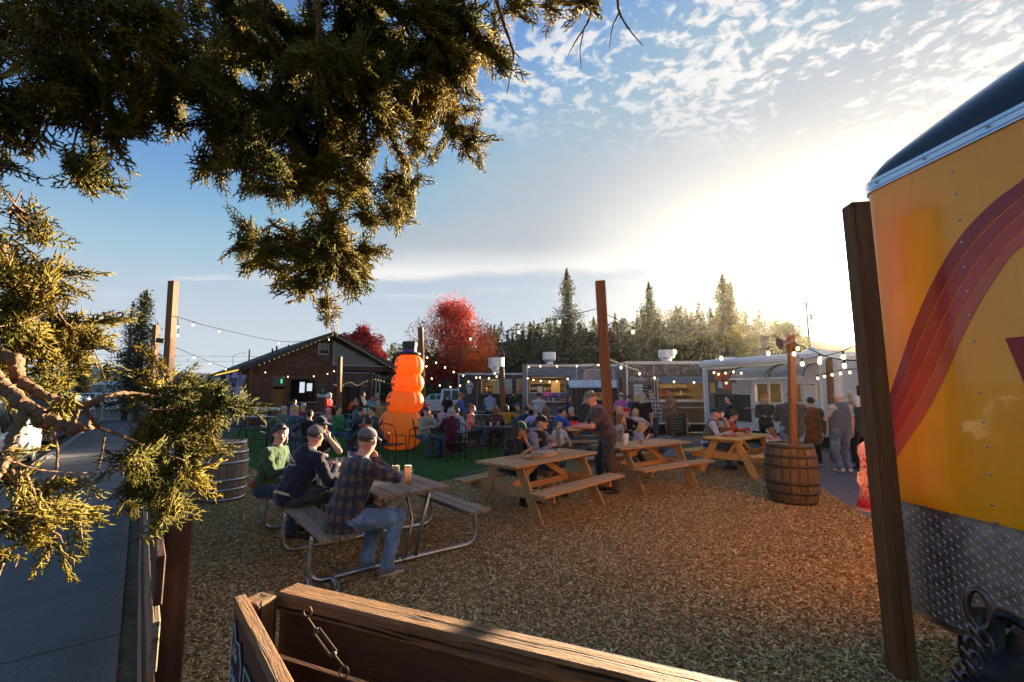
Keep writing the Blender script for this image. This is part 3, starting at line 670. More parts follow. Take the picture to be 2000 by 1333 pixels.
bm_ = MB().lathe([(.016, .082), (.019, .088), (.019, .13), (.008, .14)], 8); SOCKME = mesh('socket', bm_.V, bm_.F, SOCK)
bm_ = MB().ball((0, 0, 0), .028, 4); SMALLME = mesh('bulb', bm_.V, bm_.F, BULBS, True)
def inst(name, me, loc, par=None, rz=0, s=1., world=True, rot=None):
    o = bpy.data.objects.new(name, me); link(o, par, world); o.location = loc; o.rotation_euler = rot or (0, 0, rz); o.scale = (s, s, s) if not hasattr(s, '__len__') else s; return o
def strand(label, pts, bulbs, sag=.0, s=1.,  r=.007, small=False, group='festoon light strings'):
    "pts: world points of the cord; bulbs: number or list of fractions along it"
    s *= .72; pts = [Vector(p) for p in pts]; th = thing('light_string', label, 'string lights', pts[0], 0, group)
    if len(pts) == 2: a, b = pts; c = [a.lerp(b, t/16)-Vector((0, 0, sag*4*(t/16)*(1-t/16))) for t in range(17)]
    else: c = curve(pts, 6)
    MB().tube(c, r, 5, False).build('cord', SOCK, th, world=True)
    fr = [(i+.5)/bulbs for i in range(bulbs)] if isinstance(bulbs, int) else bulbs
    for f in fr:
        k = f*(len(c)-1); i = min(int(k), len(c)-2); p = c[i].lerp(c[i+1], k-i)
        if small: inst('bulb', SMALLME, p-Vector((0, 0, .03)), th, s=s)
        else:
            inst('bulb', BULBME, p-Vector((0, 0, .14*s)), th, s=s); inst('socket', SOCKME, p-Vector((0, 0, .14*s)), th, s=s)
    return th
# ------------------------------------------------------------------ beer hall
HB = Face((-13.8, 24), atan2(Pn.y, Pn.x)); HL = 8.1
hall = thing('beer_hall', 'dark brown timber hall with a lit gable roof and an open patio end', 'building', HB.O, HB.a)
EAVE, APX, APZ = 3.1, HL/2, 5.05
def roofz(x): return EAVE+(APZ-EAVE)*(1-abs(x-APX)/APX)
du0, du1 = HB.x(530), HB.x(559); wu0, wu1 = HB.x(567), HB.x(614.5); zt_, zb_ = HB.uv(590, 742)[1], HB.uv(590, 785)[1]
dtop = HB.uv(545, 756)[1]; trz = HB.uv(545, 734)[1]; px0 = HB.x(646)
sw = (HB.x(619), HB.x(636), HB.uv(627, 691)[1], HB.uv(627, 673)[1])
ops = [(du0, du1, 0, trz), (wu0, wu1, zb_, zt_), sw]
rows = 24; zs = [roofz(0)*0+i*.205 for i in range(25)]
for z in zs:
    zc = z+.1
    lo = 0. if zc < EAVE else APX*(zc-EAVE)/(APZ-EAVE); hi = px0 if zc < 4.9 else min(px0, HL-lo)
    if zc > APZ-.1 or lo > hi-.1: continue
    cuts = [(lo, hi)]
    for o_ in ops:
        if o_[2]-.05 < zc < o_[3]+.05:
            nc = []
            for a, b in cuts:
                if o_[0] > a: nc.append((a, min(b, o_[0])))
                if o_[1] < b: nc.append((max(a, o_[1]), b))
            cuts = [c for c in nc if c[1]-c[0] > .03]
    for a, b in cuts: plank('siding_board', (a, -.02+R.uniform(-.004, .004), zc), (b, -.02+R.uniform(-.004, .004), zc), .03, .196, W_SIDE, hall, bev=.006)
mb = holes(px0, EAVE, [(o_[0], o_[1], max(o_[2], -.01), min(o_[3], 3.2)) for o_ in ops[:2]], .12, .0)
mb.prism([(0, EAVE), (px0, EAVE), (px0, roofz(px0)-.02), (APX, APZ-.03)], .0, .12, 'y'); mb.build('wall', W_DARK, hall)
boxo('side_wall', 0, .12, 0.12, 11.5, 0, EAVE, W_SIDE, hall); boxo('side_wall', HL-.12, HL, 4.2, 11.5, 0, EAVE, W_SIDE, hall); boxo('back_wall', 0, HL, 11.5, 11.6, 0, EAVE-.05, W_DARK, hall)
boxo('inner_wall', .2, HL-.2, 4.3, 4.4, 0, EAVE-.0, W_DARK, hall)
SHIN = M('roof_shingle', (.035, .037, .042), .85, bump=.6, bs=14, var=.3)
for sg in (0, 1):
    a = (-.55, roofz(0)-(APZ-EAVE)/APX*.55) if sg == 0 else (HL+.55, roofz(0)-(APZ-EAVE)/APX*.55)
    mb = MB(); mb.prism([a, (APX, APZ+.0), (APX, APZ+.14), (a[0], a[1]+.14)], -.55, 12, 'y'); mb.build('roof', SHIN, hall)
    f0 = Vector((a[0], -.58, a[1]+.02)); f1 = Vector((APX, -.58, APZ+.02)); plank('fascia_board', f0, f1, .05, .24, M('fascia_dark', (.045, .04, .038), .7, bump=.3), hall, up=(0, 0, 1))
MB().tube([(-.58, -.5, roofz(0)-.36), (-.58, 12, roofz(0)-.36)], .06, 8).build('gutter', BLACKM, hall)
MB().tube(curve([(-.58, -.45, roofz(0)-.4), (-.5, -.3, roofz(0)-.62), (-.1, -.1, roofz(0)-.8), (-.08, -.08, .2)], 4), .04, 6).build('downspout', BLACKM, hall)
for x, y, z_ in ((1.6, 3, .35), (1.85, 3.1, .4), (2.7, 4, .2)): MB().tube([(x, y, roofz(x)), (x, y, roofz(x)+z_+.1)], .05, 8).build('vent_pipe', BLACKM, hall)
# corner boards, brace, frames
boxo('corner_board', -.02, .13, -.06, -.03, 0, EAVE-.05, W_POST, hall); boxo('corner_board', px0-.12, px0, -.07, -.04, 0, roofz(px0)-.3, W_DARK, hall)
plank('brace', (2.3, -.06, 4.2), (px0-.1, -.06, 3.35), .04, .2, W_DARK, hall)
plank('tie_beam', (px0-.5, -.09, 3.12), (HL-.05, -.09, 3.12), .08, .3, W_DARK, hall)
framex('door_frame', du0+.05, du1-.05, 0.02, trz-.06, -.05, .09, .08, W_POST, hall); boxo('door_rail', du0, du1, -.08, -.02, dtop+.0, dtop+.09, W_POST, hall)
W_DOOR = wood('door_wood', rgb((108, 68, 36)), rgb((146, 96, 54)), axis=2, bump=.5)
dr = boxo('door', du0+.05, du1-.05, -.0, .05, .02, dtop-.12, W_DOOR, hall)
mb = MB(); w_ = du1-du0-.1
mb.prism([(du0+.15, .25), (du1-.15, .25), (du1-.15, dtop-.62)]+[(du0+.15+(w_-.2)*(1-k/8), dtop-.62+.16*sin(pi*k/8)) for k in range(1, 8)]+[(du0+.15, dtop-.62)], -.02, .0, 'y'); mb.build('door_panel', W_DOOR, dr)
MB().tube([(du0+.12, -.03, 1.0), (du0+.12, -.08, 1.02), (du0+.22, -.08, 1.02)], .015, 6).build('door_handle', STEEL, dr)
DKG = M('dark_glass', (.01, .012, .013), .08, 0, 0, spec=.6)
boxo('transom', du0+.05, du1-.05, .0, .03, dtop+.09, trz-.06, DKG, hall)
boxo('exit_lamp', du1-.3, du1-.22, -.015, -.002, dtop+.2, dtop+.42, emis('green_lamp', (.02, .9, .3), .2), hall)
# serving hatch: dark inside, bright far window seen through it, bar with bottles
framex('hatch_frame', wu0, wu1, zb_, zt_, -.02, .05, .14, W_DARK, hall); boxo('hatch_shelf', wu0-.1, wu1+.1, -.32, .1, zb_-.06, zb_-.02, M('shelf_grey', (.3, .3, .3), .5), hall)
inn = M('dark_interior', (.02, .016, .013), .9); boxo('hatch_room', wu0-.4, wu1+.4, 2.6, 2.65, .5, zt_+.2, inn, hall)
sky_m = M('daylit_pane', (.5, .5, .5), .3, emit=(.62, .70, .80), es=.14)  # pane glows by itself, standing in for daylight behind it
a, b = HB.x(598), HB.x(609); boxo('far_pane', a+.3, b+.28, 2.56, 2.59, zb_+.5, zt_-.08, sky_m, hall); boxo('far_pane', b+.42, b+.72, 2.56, 2.59, zb_+.6, zt_-.15, sky_m, hall)
framex('window_frame', sw[0], sw[1], sw[2], sw[3], -.03, .06, .06, M('frame_grey', (.30, .31, .30), .6), hall); boxo('pane', sw[0], sw[1], 0, .02, sw[2], sw[3], M('grey_pane', (.16, .19, .20), .15, spec=.7), hall)
nb = (HB.x(618), HB.x(638), HB.uv(628, 778)[1], HB.uv(628, 753)[1]); boxo('notice_board', nb[0], nb[1], -.09, -.05, nb[2], nb[3], M('board_dark', (.03, .035, .04), .4), hall)
for k, (a, b, c, d) in enumerate(((.05, .3, .08, .35), (.33, .62, .05, .28), (.65, .95, .05, .3), (.45, .7, .5, .72))):
    boxo('notice', nb[0]+a*(nb[1]-nb[0]), nb[0]+b*(nb[1]-nb[0]), -.096, -.091, nb[2]+c*(nb[3]-nb[2]), nb[2]+d*(nb[3]-nb[2]), M('paper%d' % k, [(.5, .5, .5), (.45, .42, .4), (.5, .5, .48), (.35, .18, .1)][k], .8), hall)
for x in (wu0-.0, px0-.7): 
    MB().lathe([(.07, 0), (.09, .05), (.05, .18)], 10).build('floodlight', BLACKM, hall).location = (px0-.35-(x == wu0)*.25, -.12, 3.95)
# vinyl screens in the open end
VIN = M('clear_vinyl', (.10, .12, .12), .12, 0, .4, 3, .5, 3, spec=.8, alpha=.62)
ob('vinyl_screen', [(px0+.06, -.02, 3.3), (HL-.35, -.02, 3.3), (px0+.06, -.02, roofz(px0+.06)-.25)], [(0, 1, 2)], VIN, hall)
mb = MB(); mb.tube([(px0+.06, -.04, 3.3), (HL-.5, -.04, 3.3)], .03, 6); mb.tube([(px0+.06, -.04, 3.3), (px0+.06, -.04, roofz(px0)-.3)], .03, 6); mb.build('screen_frame', M('frame_pale', (.4, .4, .4), .5), hall)
VEI = M('mesh_curtain', (.16, .12, .11), .8, 0, .3, 2, alpha=.5)
ob('curtain', [(px0+.1, .02, 2.0), (px0+2.6, .02, 2.0), (px0+2.6, .02, 2.85), (px0+.1, .02, 2.85)], [(0, 1, 2, 3)], VEI, hall)
plank('curtain_rail', (px0+.05, 0, 2.87), (px0+2.6, 0, 2.87), .04, .04, M('rail_pale', (.45, .45, .43), .5), hall)
for x in (px0+.06, HL-1.55, HL-.08): plank('patio_post', (x, 0, 0), (x, 0, 3.0), .13, .13, W_DARK if x > px0+.1 else W_SIDE, hall, up=(0, 1, 0))
for k, x in enumerate((px0+2.45, px0+2.72, px0+2.95)): V_, F_ = tube([(x+.03*sin(z*3+k), .05+.04*cos(z*2), z) for z in np.linspace(.3, 2.85, 12)], [.05+.02*sin(q*1.7+k) for q in range(12)], 7); ob('furled_screen', V_, F_, M('vinyl_roll', (.20, .19, .16), .3, spec=.7), hall, smooth=True)
plank('patio_rail', (px0+.1, 0, 1.0), (HL-1.6, 0, 1.0), .06, .06, W_DARK, hall)
for k in range(5): boxo('interior_board', px0+.3+k*.75, px0+.9+k*.75, 4.2, 4.26, .9+.1*(k % 2), 2.1, M('interior_print%d' % (k % 3), [(.06, .05, .05), (.10, .11, .13), (.12, .05, .04)][k % 3], .6), hall)
# light lines along the gable, LED strip on the eave
def hw(x, y, z): return HB.O+HB.ex*x+Vector((-HB.ex.y, HB.ex.x, 0))*y+Vector((0, 0, z))
strand('small warm bulbs along the left rake of the hall gable', [hw(.2, -.66, roofz(.2)-.12), hw(APX, -.66, APZ-.02)], 17, 0, .72, .006, True)
strand('small warm bulbs along the right rake of the hall gable', [hw(APX+.05, -.66, APZ-.02), hw(HL, -.66, roofz(HL)-.12)], 17, 0, .72, .006, True)
tag(MB().tube([hw(-.62, -.55, roofz(0)-.27), hw(-.62, 8.5, roofz(0)-.27)], .022, 6).build('led_strip', emis('led_yellow', (1, .45, .03), .4)), 'yellow glowing light strip under the hall eave', 'light strip')
tag(MB().tube([hw(px0+.2, 1.4, 2.35), hw(px0+.8, 1.5, 2.15)], .004, 5).build('wire', SOCK), 'thin wire inside the patio', 'wire')
strand('cluster of small bulbs hanging inside the open patio', [hw(px0+.1, 1.4, 2.55), hw(px0+.7, 1.5, 2.2), hw(px0+1.1, 1.6, 2.12), hw(px0+1.6, 1.4, 2.35), hw(px0+2.1, 1.5, 2.15), hw(px0+2.6, 1.5, 2.4), hw(px0+3.2, 1.4, 2.55), hw(px0+3.9, 1.3, 2.4)], 26, 0, 1.2, .005, True)
strand('short bulb string across the hall front over the door', [hw(.15, -.3, 2.95), hw(1.6, -.5, 2.62), hw(3.4, -.4, 2.7), hw(px0+.1, -.2, 3.0)], [.12, .36, .6, .82, .99], 0, 1.1)
ch = thing('chimney_pipe', 'black stovepipe with cap rising behind the hall roof', 'chimney', hw(HL-.9, 5.5, 3.2)); MB().lathe([(.12, 0), (.12, 1.55), (.2, 1.56), (.2, 1.75), (.1, 1.8)], 12).build('pipe', M('stove_pipe', (.08, .08, .085), .4, .8), ch)
# ------------------------------------------------------------------ trucks
def wheel(par, x, y, r=.33, w_=.2, wm=None, axis='y'):
    mb = MB(); mb.lathe([(r*.62, -w_/2), (r*.93, -w_/2), (r, -w_/2+.03), (r, w_/2-.03), (r*.93, w_/2), (r*.62, w_/2)], 24, cap=False)
    o = mb.build('wheel', BLACK, par, smooth=False); o.rotation_euler = (pi/2, 0, 0) if axis == 'y' else (0, pi/2, 0); o.location = (x, y, r)
    mb = MB().lathe([(r*.64, -w_*.3), (r*.6, -w_*.42), (r*.2, -w_*.25), (r*.17, -w_*.4), (.001, -w_*.42)], 20, cap=False)
    mb.mat(0); c_ = mb.build('rim', wm or GALV, o)
    mb = MB().lathe([(r*.64, w_*.3), (r*.6, w_*.42), (r*.2, w_*.25), (r*.17, w_*.4), (.001, w_*.42)], 20, cap=False); mb.build('rim', wm or GALV, o)
    return o
INT = M('truck_interior', (.28, .20, .11), .6, var=.4, sc_=4); SHELFM = M('steel_counter', (.42, .44, .46), .35, .8, .1)
def truck(label, F, L, H, dep, bodym, wins, trimm, z0=.45, wheels=(), lamps=True, name='food_truck', seam=1.22):
    t = thing(name, label, 'food truck', F.O, F.a)
    holes(L, H, [(a, b, c, d) for a, b, c, d in wins], .05, 0, z0=z0).build('front_wall', bodym, t)
    mb = MB(); mb.box((.025, dep/2, (z0+H)/2), (.05, dep-.1, H-z0)); mb.build('end_wall', bodym, t); MB().box((L-.025, dep/2, (z0+H)/2), (.05, dep-.1, H-z0)).build('end_wall', bodym, t)
    boxo('back_wall', 0, L, dep-.05, dep, z0, H, INT, t); boxo('floor', .05, L-.05, .06, dep-.06, z0-.05, z0, BLACKM, t); boxo('chassis_shade_box', .05, L-.05, .45, dep-.1, .1, z0-.06, BLACKM, t)  # black box added below the floor to block low sun and darken the underside
    boxo('roof', -.02, L+.02, -.02, dep+.02, H, H+.05, WHITE, t); boxo('roof_rail', -.03, L+.03, -.035, .0, H-.06, H+.06, trimm, t); boxo('base_rail', 0, L, -.02, .0, z0, z0+.06, trimm, t)
    for x in (0, L): boxo('corner_trim', x-.03, x+.03, -.03, .0, z0+.06, H-.06, trimm, t)
    n = max(1, round(L/seam))
    for k in range(1, n):
        x = L*k/n
        if any(a-.03 < x < b+.03 for a, b, c, d in wins): continue
        boxo('seam_strip', x-.012, x+.012, -.008, -.0, z0+.06, H-.06, trimm, t)
    for a, b, c, d in wins:
        fr = framex('window_frame', a, b, c, d, -.01, .035, .09, trimm, t)
        if lamps:
            boxo('ceiling_light', a+.1, b-.1, .5, .75, H-.12, H-.08, WARM, t)
            for k in range(3): boxo('shelf', a-.1, b+.1, dep-.35, dep-.06, c+.15+k*.33, c+.17+k*.33, SHELFM, t)
            mb = MB()
            for k in range(int((b-a)*9)): x = a+R.uniform(0, b-a); h = R.uniform(.06, .22); zz_ = c+.17+R.randrange(3)*.33; mb.mat(R.randrange(4)); mb.box((x, dep-.2, zz_+h/2), (R.uniform(.05, .12), .1, h))
            tag(mb.build('stock', [M('stock%d' % i, q, .5) for i, q in enumerate([(.3, .06, .03), (.5, .45, .3), (.05, .12, .08), (.4, .25, .05)])], t), kind='stuff')
    for x in wheels: wheel(t, x, .14, .34)
    return t
def exhaust(t, x, y, z, r, h):
    MB().lathe([(r*.55, 0), (r*.55, h*.28), (r*.72, h*.36), (r, h*.45), (r, h), (r*.94, h), (r*.9, h*.5), (.01, h*.45)], 20).build('exhaust_fan', M('spun_aluminium', (.55, .56, .58), .35, .9, .1), t, smooth=False).location = (x, y, z)
def awning(t, x0, x1, z, out, drop, m, th_=.03, name='awning'):
    mb = MB(); c = Vector(((x0+x1)/2, -out/2, z-drop/2)); a = math.atan2(drop, out); mb.box((0, 0, 0), (x1-x0, math.hypot(out, drop), th_), Matrix.Translation(c) @ Matrix.Rotation(a, 4, 'X')); mb.build(name, m, t)
    for x in (x0+.05, x1-.05): MB().tube([(x, -out+.03, z-drop), (x, -.01, z-drop-.45)], .012, 5).build('strut', STEEL, t)
# 1 dark truck with skull
f1 = Face(At(896, 760, 29), radians(-3)); L1 = f1.x(1040); H1 = f1.uv(930, 731)[1]
T1B = M('charcoal_cladding', (.055, .048, .045), .6, 0, .3, 5, .3, 20)
w1 = [(f1.x(941), f1.x(976), f1.uv(950, 768)[1], f1.uv(950, 742)[1]), (f1.x(984), f1.x(999), f1.uv(950, 768)[1], f1.uv(950, 742)[1]), (f1.x(1010), f1.x(1026), f1.uv(950, 768)[1], f1.uv(950, 742)[1])]
t1 = truck('charcoal food truck with white skull emblem and white-framed windows', f1, L1, H1, 2.3, T1B, w1, M('trim_white', (.55, .56, .57), .4), wheels=(1., L1-1.))
boxo('wood_surround', w1[0][0]-.3, w1[0][0]-.05, -.035, -.005, w1[0][2]-.1, w1[0][3]+.12, W_POST, t1); boxo('wood_surround', w1[0][0]-.3, w1[2][1]+.2, -.035, -.006, w1[0][3]+.05, w1[0][3]+.16, W_POST, t1); boxo('wood_surround', w1[1][1]+.05, w1[2][0]-.05, -.035, -.005, w1[0][2]-.1, w1[0][3], W_DARK, t1)
boxo('serving_counter', w1[0][0]-.3, w1[2][1]+.2, -.4, -.04, w1[0][2]-.18, w1[0][2]-.13, W_POST, t1)
for k, (a, b) in enumerate(((.62, .80), (.84, .95))): boxo('poster', w1[0][0]+(w1[0][1]-w1[0][0])*a, w1[0][0]+(w1[0][1]-w1[0][0])*b, .0, .01, w1[0][2]+.02, w1[0][3]-.15, M('poster%d' % k, [(.5, .35, .08), (.4, .42, .38)][k], .5), t1)
boxo('poster', w1[1][0]+.02, w1[1][1]-.02, .0, .012, w1[0][2]+.25, w1[0][3]-.02, M('poster_pattern', (.30, .36, .34), .5, 0, .8, 16), t1); boxo('poster', w1[1][0]+.1, w1[1][1]-.05, -.0, .014, w1[0][2]+.01, w1[0][2]+.22, M('poster_pink', (.45, .25, .28), .5), t1)
exhaust(t1, f1.x(966, 700), 1.1, H1+.05, .52, 1.05)
ex, ez = f1.x(917, 750), f1.uv(917, 757)[1]; EM = M('emblem_white', (.5, .52, .53), .6, 0, .25, 30)
mb = MB(); rr = .36
def disc(mb, x, z, a, b, y, n=20, rot=0.):
    V = [(x+a*cos(2*pi*k/n)*cos(rot)-b*sin(2*pi*k/n)*sin(rot), y, z+a*cos(2*pi*k/n)*sin(rot)+b*sin(2*pi*k/n)*cos(rot)) for k in range(n)]; mb.add(V, [tuple(range(n))]); return mb
disc(mb, ex, ez+.12, .23, .27, -.012); mb.box((ex, -.0105, ez-.25), (.26, .003, .26)); mb.build('skull_emblem', EM, t1)
mb = MB(); disc(mb, ex-.09, ez+.06, .065, .075, -.0145); disc(mb, ex+.09, ez+.06, .065, .075, -.0145); mb.add([(ex, -.0145, ez-.02), (ex-.035, -.0145, ez-.1), (ex+.035, -.0145, ez-.1)], [(0, 1, 2)])
for k in range(5): mb.box((ex-.1+.05*k, -.0145, ez-.27), (.012, .002, .14))
for k in range(9): a = pi*k/8; disc(mb, ex+.17*cos(a), ez+.14+.2*sin(a), .022, .03, -.0145, 8, a)
mb.box((ex, -.0145, ez-.19), (.24, .002, .012)); tag(mb.build('skull_detail', T1B, t1), kind='stuff')
# 2 blue-grey truck
f2 = Face(At(1030, 760, 23.6), radians(-2)); L2 = f2.x(1223); H2 = f2.uv(1060, 714)[1]
T2B = M('blue_grey_steel', (.15, .19, .235), .5, .2, .3, 1.2, .2, 8, dirt=.15)
hz = lambda F, u, v: F.uv(u, v)[1]
w2 = [(f2.x(1035), f2.x(1104), hz(f2, 1070, 767), hz(f2, 1070, 738)), (f2.x(1142), f2.x(1199), hz(f2, 1170, 748), hz(f2, 1170, 723))]
t2 = truck('blue-grey steel food truck with a wide hatch and toys on its counter', f2, L2, H2, 2.4, T2B, w2[:1], M('trim_silver', (.5, .52, .55), .35, .6), wheels=(3., 3.9))
framex('window_frame', *w2[1], -.02, .04, .05, M('trim_pinkish', (.5, .44, .40), .4), t2); boxo('shutter', w2[1][0], w2[1][1], -.015, -.004, w2[1][2], w2[1][3], M('shutter_grey', (.19, .22, .26), .3, .4, .3, 2), t2)
awning(t2, w2[0][0]-.05, w2[0][1]+.05, w2[0][3]+.2, .5, .12, M('awning_steel', (.27, .32, .38), .35, .6, .15)); boxo('serving_counter', w2[0][0], w2[0][1]+.1, -.42, -.03, hz(f2, 1070, 786), hz(f2, 1070, 786)+.05, GALV, t2)
boxo('end_column', -.26, -.03, -.3, .3, 0, H2+.03, T2B, t2)
exhaust(t2, f2.x(1074, 690)+.02, 1.2, H2+.05, .36, .72); boxo('rooftop_unit', f2.x(1030)+.05, f2.x(1059), 1.0, 1.7, H2+.05, H2+.36, BLACKM, t2, .04)
boxo('paper_sign', f2.x(1050), f2.x(1059), -.0, .01, w2[0][2]+.02, w2[0][2]+.32, WHITE, t2); boxo('back_board', f2.x(1080), f2.x(1098), 1.6, 1.64, w2[0][2]-.1, w2[0][3]-.15, M('lit_tan', (.55, .35, .14), .6), t2)
# shed
f3 = Face(At(1118, 760, 20.8), radians(-2)); L3 = f3.x(1210)
sh = thing('shed', 'small dark plank shed with a pale metal roof between the trucks', 'shed', f3.O, f3.a); zr = hz(f3, 1150, 756)
for k in range(int(L3/.2)): plank('wall_board', (.1+.2*k, 0, 0.02), (.1+.2*k, 0, zr), .025, .19, M('shed_black', (.035, .033, .036), .6, bump=.4), sh, up=(1, 0, 0))
boxo('side_wall', 0, .04, .03, 1.6, 0, zr, M('shed_black', (0, 0, 0)), sh); boxo('side_wall', L3-.04, L3, .03, 1.6, 0, zr, M('shed_black', (0, 0, 0)), sh)
MB().prism([(-.25, zr-.05), (-.2, zr), (.8, zr+.32), (1.8, zr), (1.85, zr-.05), (.8, zr+.27)], -.15, L3+.12, 'x').build('roof', M('pale_metal_roof', (.42, .45, .5), .4, .5, .1, 3), sh)
for k in range(9): MB().tube([(.0+k*L3/8.5, -.23, zr), (.0+k*L3/8.5, .8, zr+.34)], .018, 4).build('roof_rib', M('pale_metal_roof', (0, 0, 0)), sh)
pm = thing('wall_poster', 'small red and white food poster on the dark shed', 'poster', f3.O, f3.a); a, b = f3.uv(1162, 767); c, d = f3.uv(1175, 782); boxo('sheet', a, c, -.03, -.025, d, b, M('poster_cream', (.55, .48, .36), .6), pm); mb = MB(); disc(mb, (a+c)/2, b-.12, .12, .07, -.032); mb.build('print', M('poster_red', (.5, .06, .04), .6), pm); boxo('print', a+.03, c-.03, -.034, -.0305, d+.04, d+.1, M('poster_yellow', (.6, .4, .05), .6), pm)
# 3 brown truck
f4 = Face(At(1225, 760, 18.3), radians(-3)); L4 = f4.x(1440); H4 = hz(f4, 1260, 709)
T3B = M('brown_truck_paint', (.125, .098, .080), .5, 0, .15, 2, dirt=.1)
w4 = [(f4.x(1285), f4.x(1376), hz(f4, 1330, 781), hz(f4, 1330, 740))]
t3 = truck('brown food truck with white line drawings and Order Here lettering', f4, L4, H4, 2.3, T3B, w4, M('trim_bright', (.60, .58, .56), .4, .3), wheels=(f4.x(1320),))
awning(t3, w4[0][0], w4[0][1]+.1, w4[0][3]+.07, .62, .26, M('hatch_teal', (.22, .27, .29), .4, .2)); boxo('serving_counter', f4.x(1318), f4.x(1378), -.4, -.03, hz(f4, 1330, 797), hz(f4, 1330, 797)+.04, GALV, t3)
boxo('window_sill', w4[0][0]-.05, w4[0][1]+.05, -.12, -.03, w4[0][2]-.09, w4[0][2]-.04, M('trim_bright', (0, 0, 0)), t3)
exhaust(t3, f4.x(1318, 690)-.03, 1.1, H4+.05, .33, .55); boxo('rooftop_unit', f4.x(1424, 700), f4.x(1462, 700), .8, 1.6, H4+.05, H4+.27, WHITE, t3, .06)
mb = MB(); n = 14; xa = f4.x(1320); mb.add([(xa+(.44+q)*cos(pi*k/n), -.035, .33+(.44+q)*sin(pi*k/n)) for k in range(n+1) for q in (0, .05)], [(2*k, 2*k+1, 2*k+3, 2*k+2) for k in range(n)]); mb.build('wheel_arch', M('trim_bright', (0, 0, 0)), t3)
RX = Matrix(((1, 0, 0), (0, 0, -1), (0, 1, 0)))               # text upright in the xz plane, facing -y
CH = M('chalk_white', (.55, .55, .53), .8, 0, .2, 30)
text('lettering', 'Order Here', Vector((f4.x(1264), -.012, hz(f4, 1264, 741))), RX, .30, CH, t3, world=False, ext=.003, font_shear=.3)
def doodle(parent, paths, r=.010, m=None):
    for p_ in paths: MB().tube(curve([Vector((a, -.014, b)) for a, b in p_], 4), r, 4).build('drawing', m or CH, parent)
def ell(x, z, a, b, n=12, rot=0, f=1.): return [(x+a*cos(2*pi*k*f/n)*cos(rot)-b*sin(2*pi*k*f/n)*sin(rot), z+a*cos(2*pi*k*f/n)*sin(rot)+b*sin(2*pi*k*f/n)*cos(rot)) for k in range(n+1)]
X, Z = f4.x, lambda v: hz(f4, 1300, v)
doodle(t3, [ell(X(1244), Z(727), .33, .26, rot=.2), ell(X(1281), Z(721), .1, .06, rot=.5), ell(X(1287), Z(729), .09, .05, rot=.9), ell(X(1270), Z(730), .11, .06, rot=.2), ell(X(1341), Z(724), .11, .12, f=.8), ell(X(1341), Z(724), .06, .06, f=.7), ell(X(1355), Z(717), .09, .08), ell(X(1372), Z(722), .16, .2),
            [(X(1297), Z(718)), (X(1303), Z(727)), (X(1312), Z(731)), (X(1322), Z(730)), (X(1329), Z(724))], [(X(1298), Z(724)), (X(1306), Z(733)), (X(1320), Z(736)), (X(1328), Z(728))], [(X(1309), Z(716)), (X(1314), Z(719)), (X(1319), Z(715)), (X(1324), Z(720)), (X(1327), Z(716))], [(X(1303), Z(712)), (X(1300), Z(720)), (X(1306), Z(722)), (X(1304), Z(714))]])
for k in range(14): a = R.uniform(0, 6.28); q = R.uniform(.02, .22); mb = MB(); disc(mb, X(1244)+q*cos(a), Z(726)+q*.7*sin(a), .016, .022, -.014, 6); mb.build('drawing', CH, t3)
bx0, bx1, bz0, bz1 = X(1237), X(1274), Z(797), Z(750)
mbd = boxo('menu_board', bx0, bx1, -.03, -.006, bz0, bz1, M('board_frame', (.3, .27, .24), .5), t3); mx = (bx0+bx1)/2
boxo('menu_white', bx0+.02, mx-.01, -.036, -.031, bz1-.42, bz1-.03, M('paper_white', (.55, .58, .6), .6), mbd); boxo('menu_yellow', bx0+.02, mx-.01, -.036, -.031, bz0+.02, bz1-.44, M('paper_mustard', (.55, .34, .05), .6), mbd); boxo('menu_dark', mx+.01, bx1-.02, -.036, -.031, bz0+.02, bz1-.03, M('board_black', (.02, .02, .022), .5), mbd)
for k, s_ in enumerate(('Velvet', 'Sauce')): text('lettering', s_, Vector(((bx0+mx)/2, -.038, bz1-.15-.12*k)), RX, .15, M('ink_black', (.02, .02, .02), .7), mbd, world=False, ext=.001, font_shear=.3)
for k in range(7): boxo('menu_line', mx+.05, mx+R.uniform(.15, .3), -.038, -.0365, bz1-.12-k*.13, bz1-.10-k*.13, CH, mbd); boxo('menu_line', bx0+.05, bx0+R.uniform(.15, .3), -.038, -.0365, bz1-.5-k*.06, bz1-.49-k*.06, CH, mbd)
M('faint_chalk', (.25, .24, .22), .8)
# chalkboard easel in front of it
e_ = thing('chalkboard', 'standing chalkboard with a green SPECIAL heading by the brown truck', 'chalkboard', G(1325, 852), radians(-4))
for x in (-.36, .36): plank('leg', (x, 0, 0), (x, .12, .92), .045, .05, W_PINE, e_, up=(0, 1, 0))
plank('top_rail', (-.36, .12, .9), (.36, .12, .9), .05, .05, W_PINE, e_); plank('board', (-.34, .07, .5), (.34, .07, .5), .02, .74, M('slate_black', (.02, .024, .022), .6), e_)
text('lettering', 'SPECIAL', Vector((0, .05, .74)), RX, .14, M('chalk_green', (.10, .45, .10), .7), e_, world=False, ext=.001)
for k in range(4): boxo('chalk_line', -.22+.03*(k % 2), .18-.04*(k % 3), .046, .05, .57-.1*k, .595-.1*k, M('faint_chalk', (0, 0, 0)), e_)
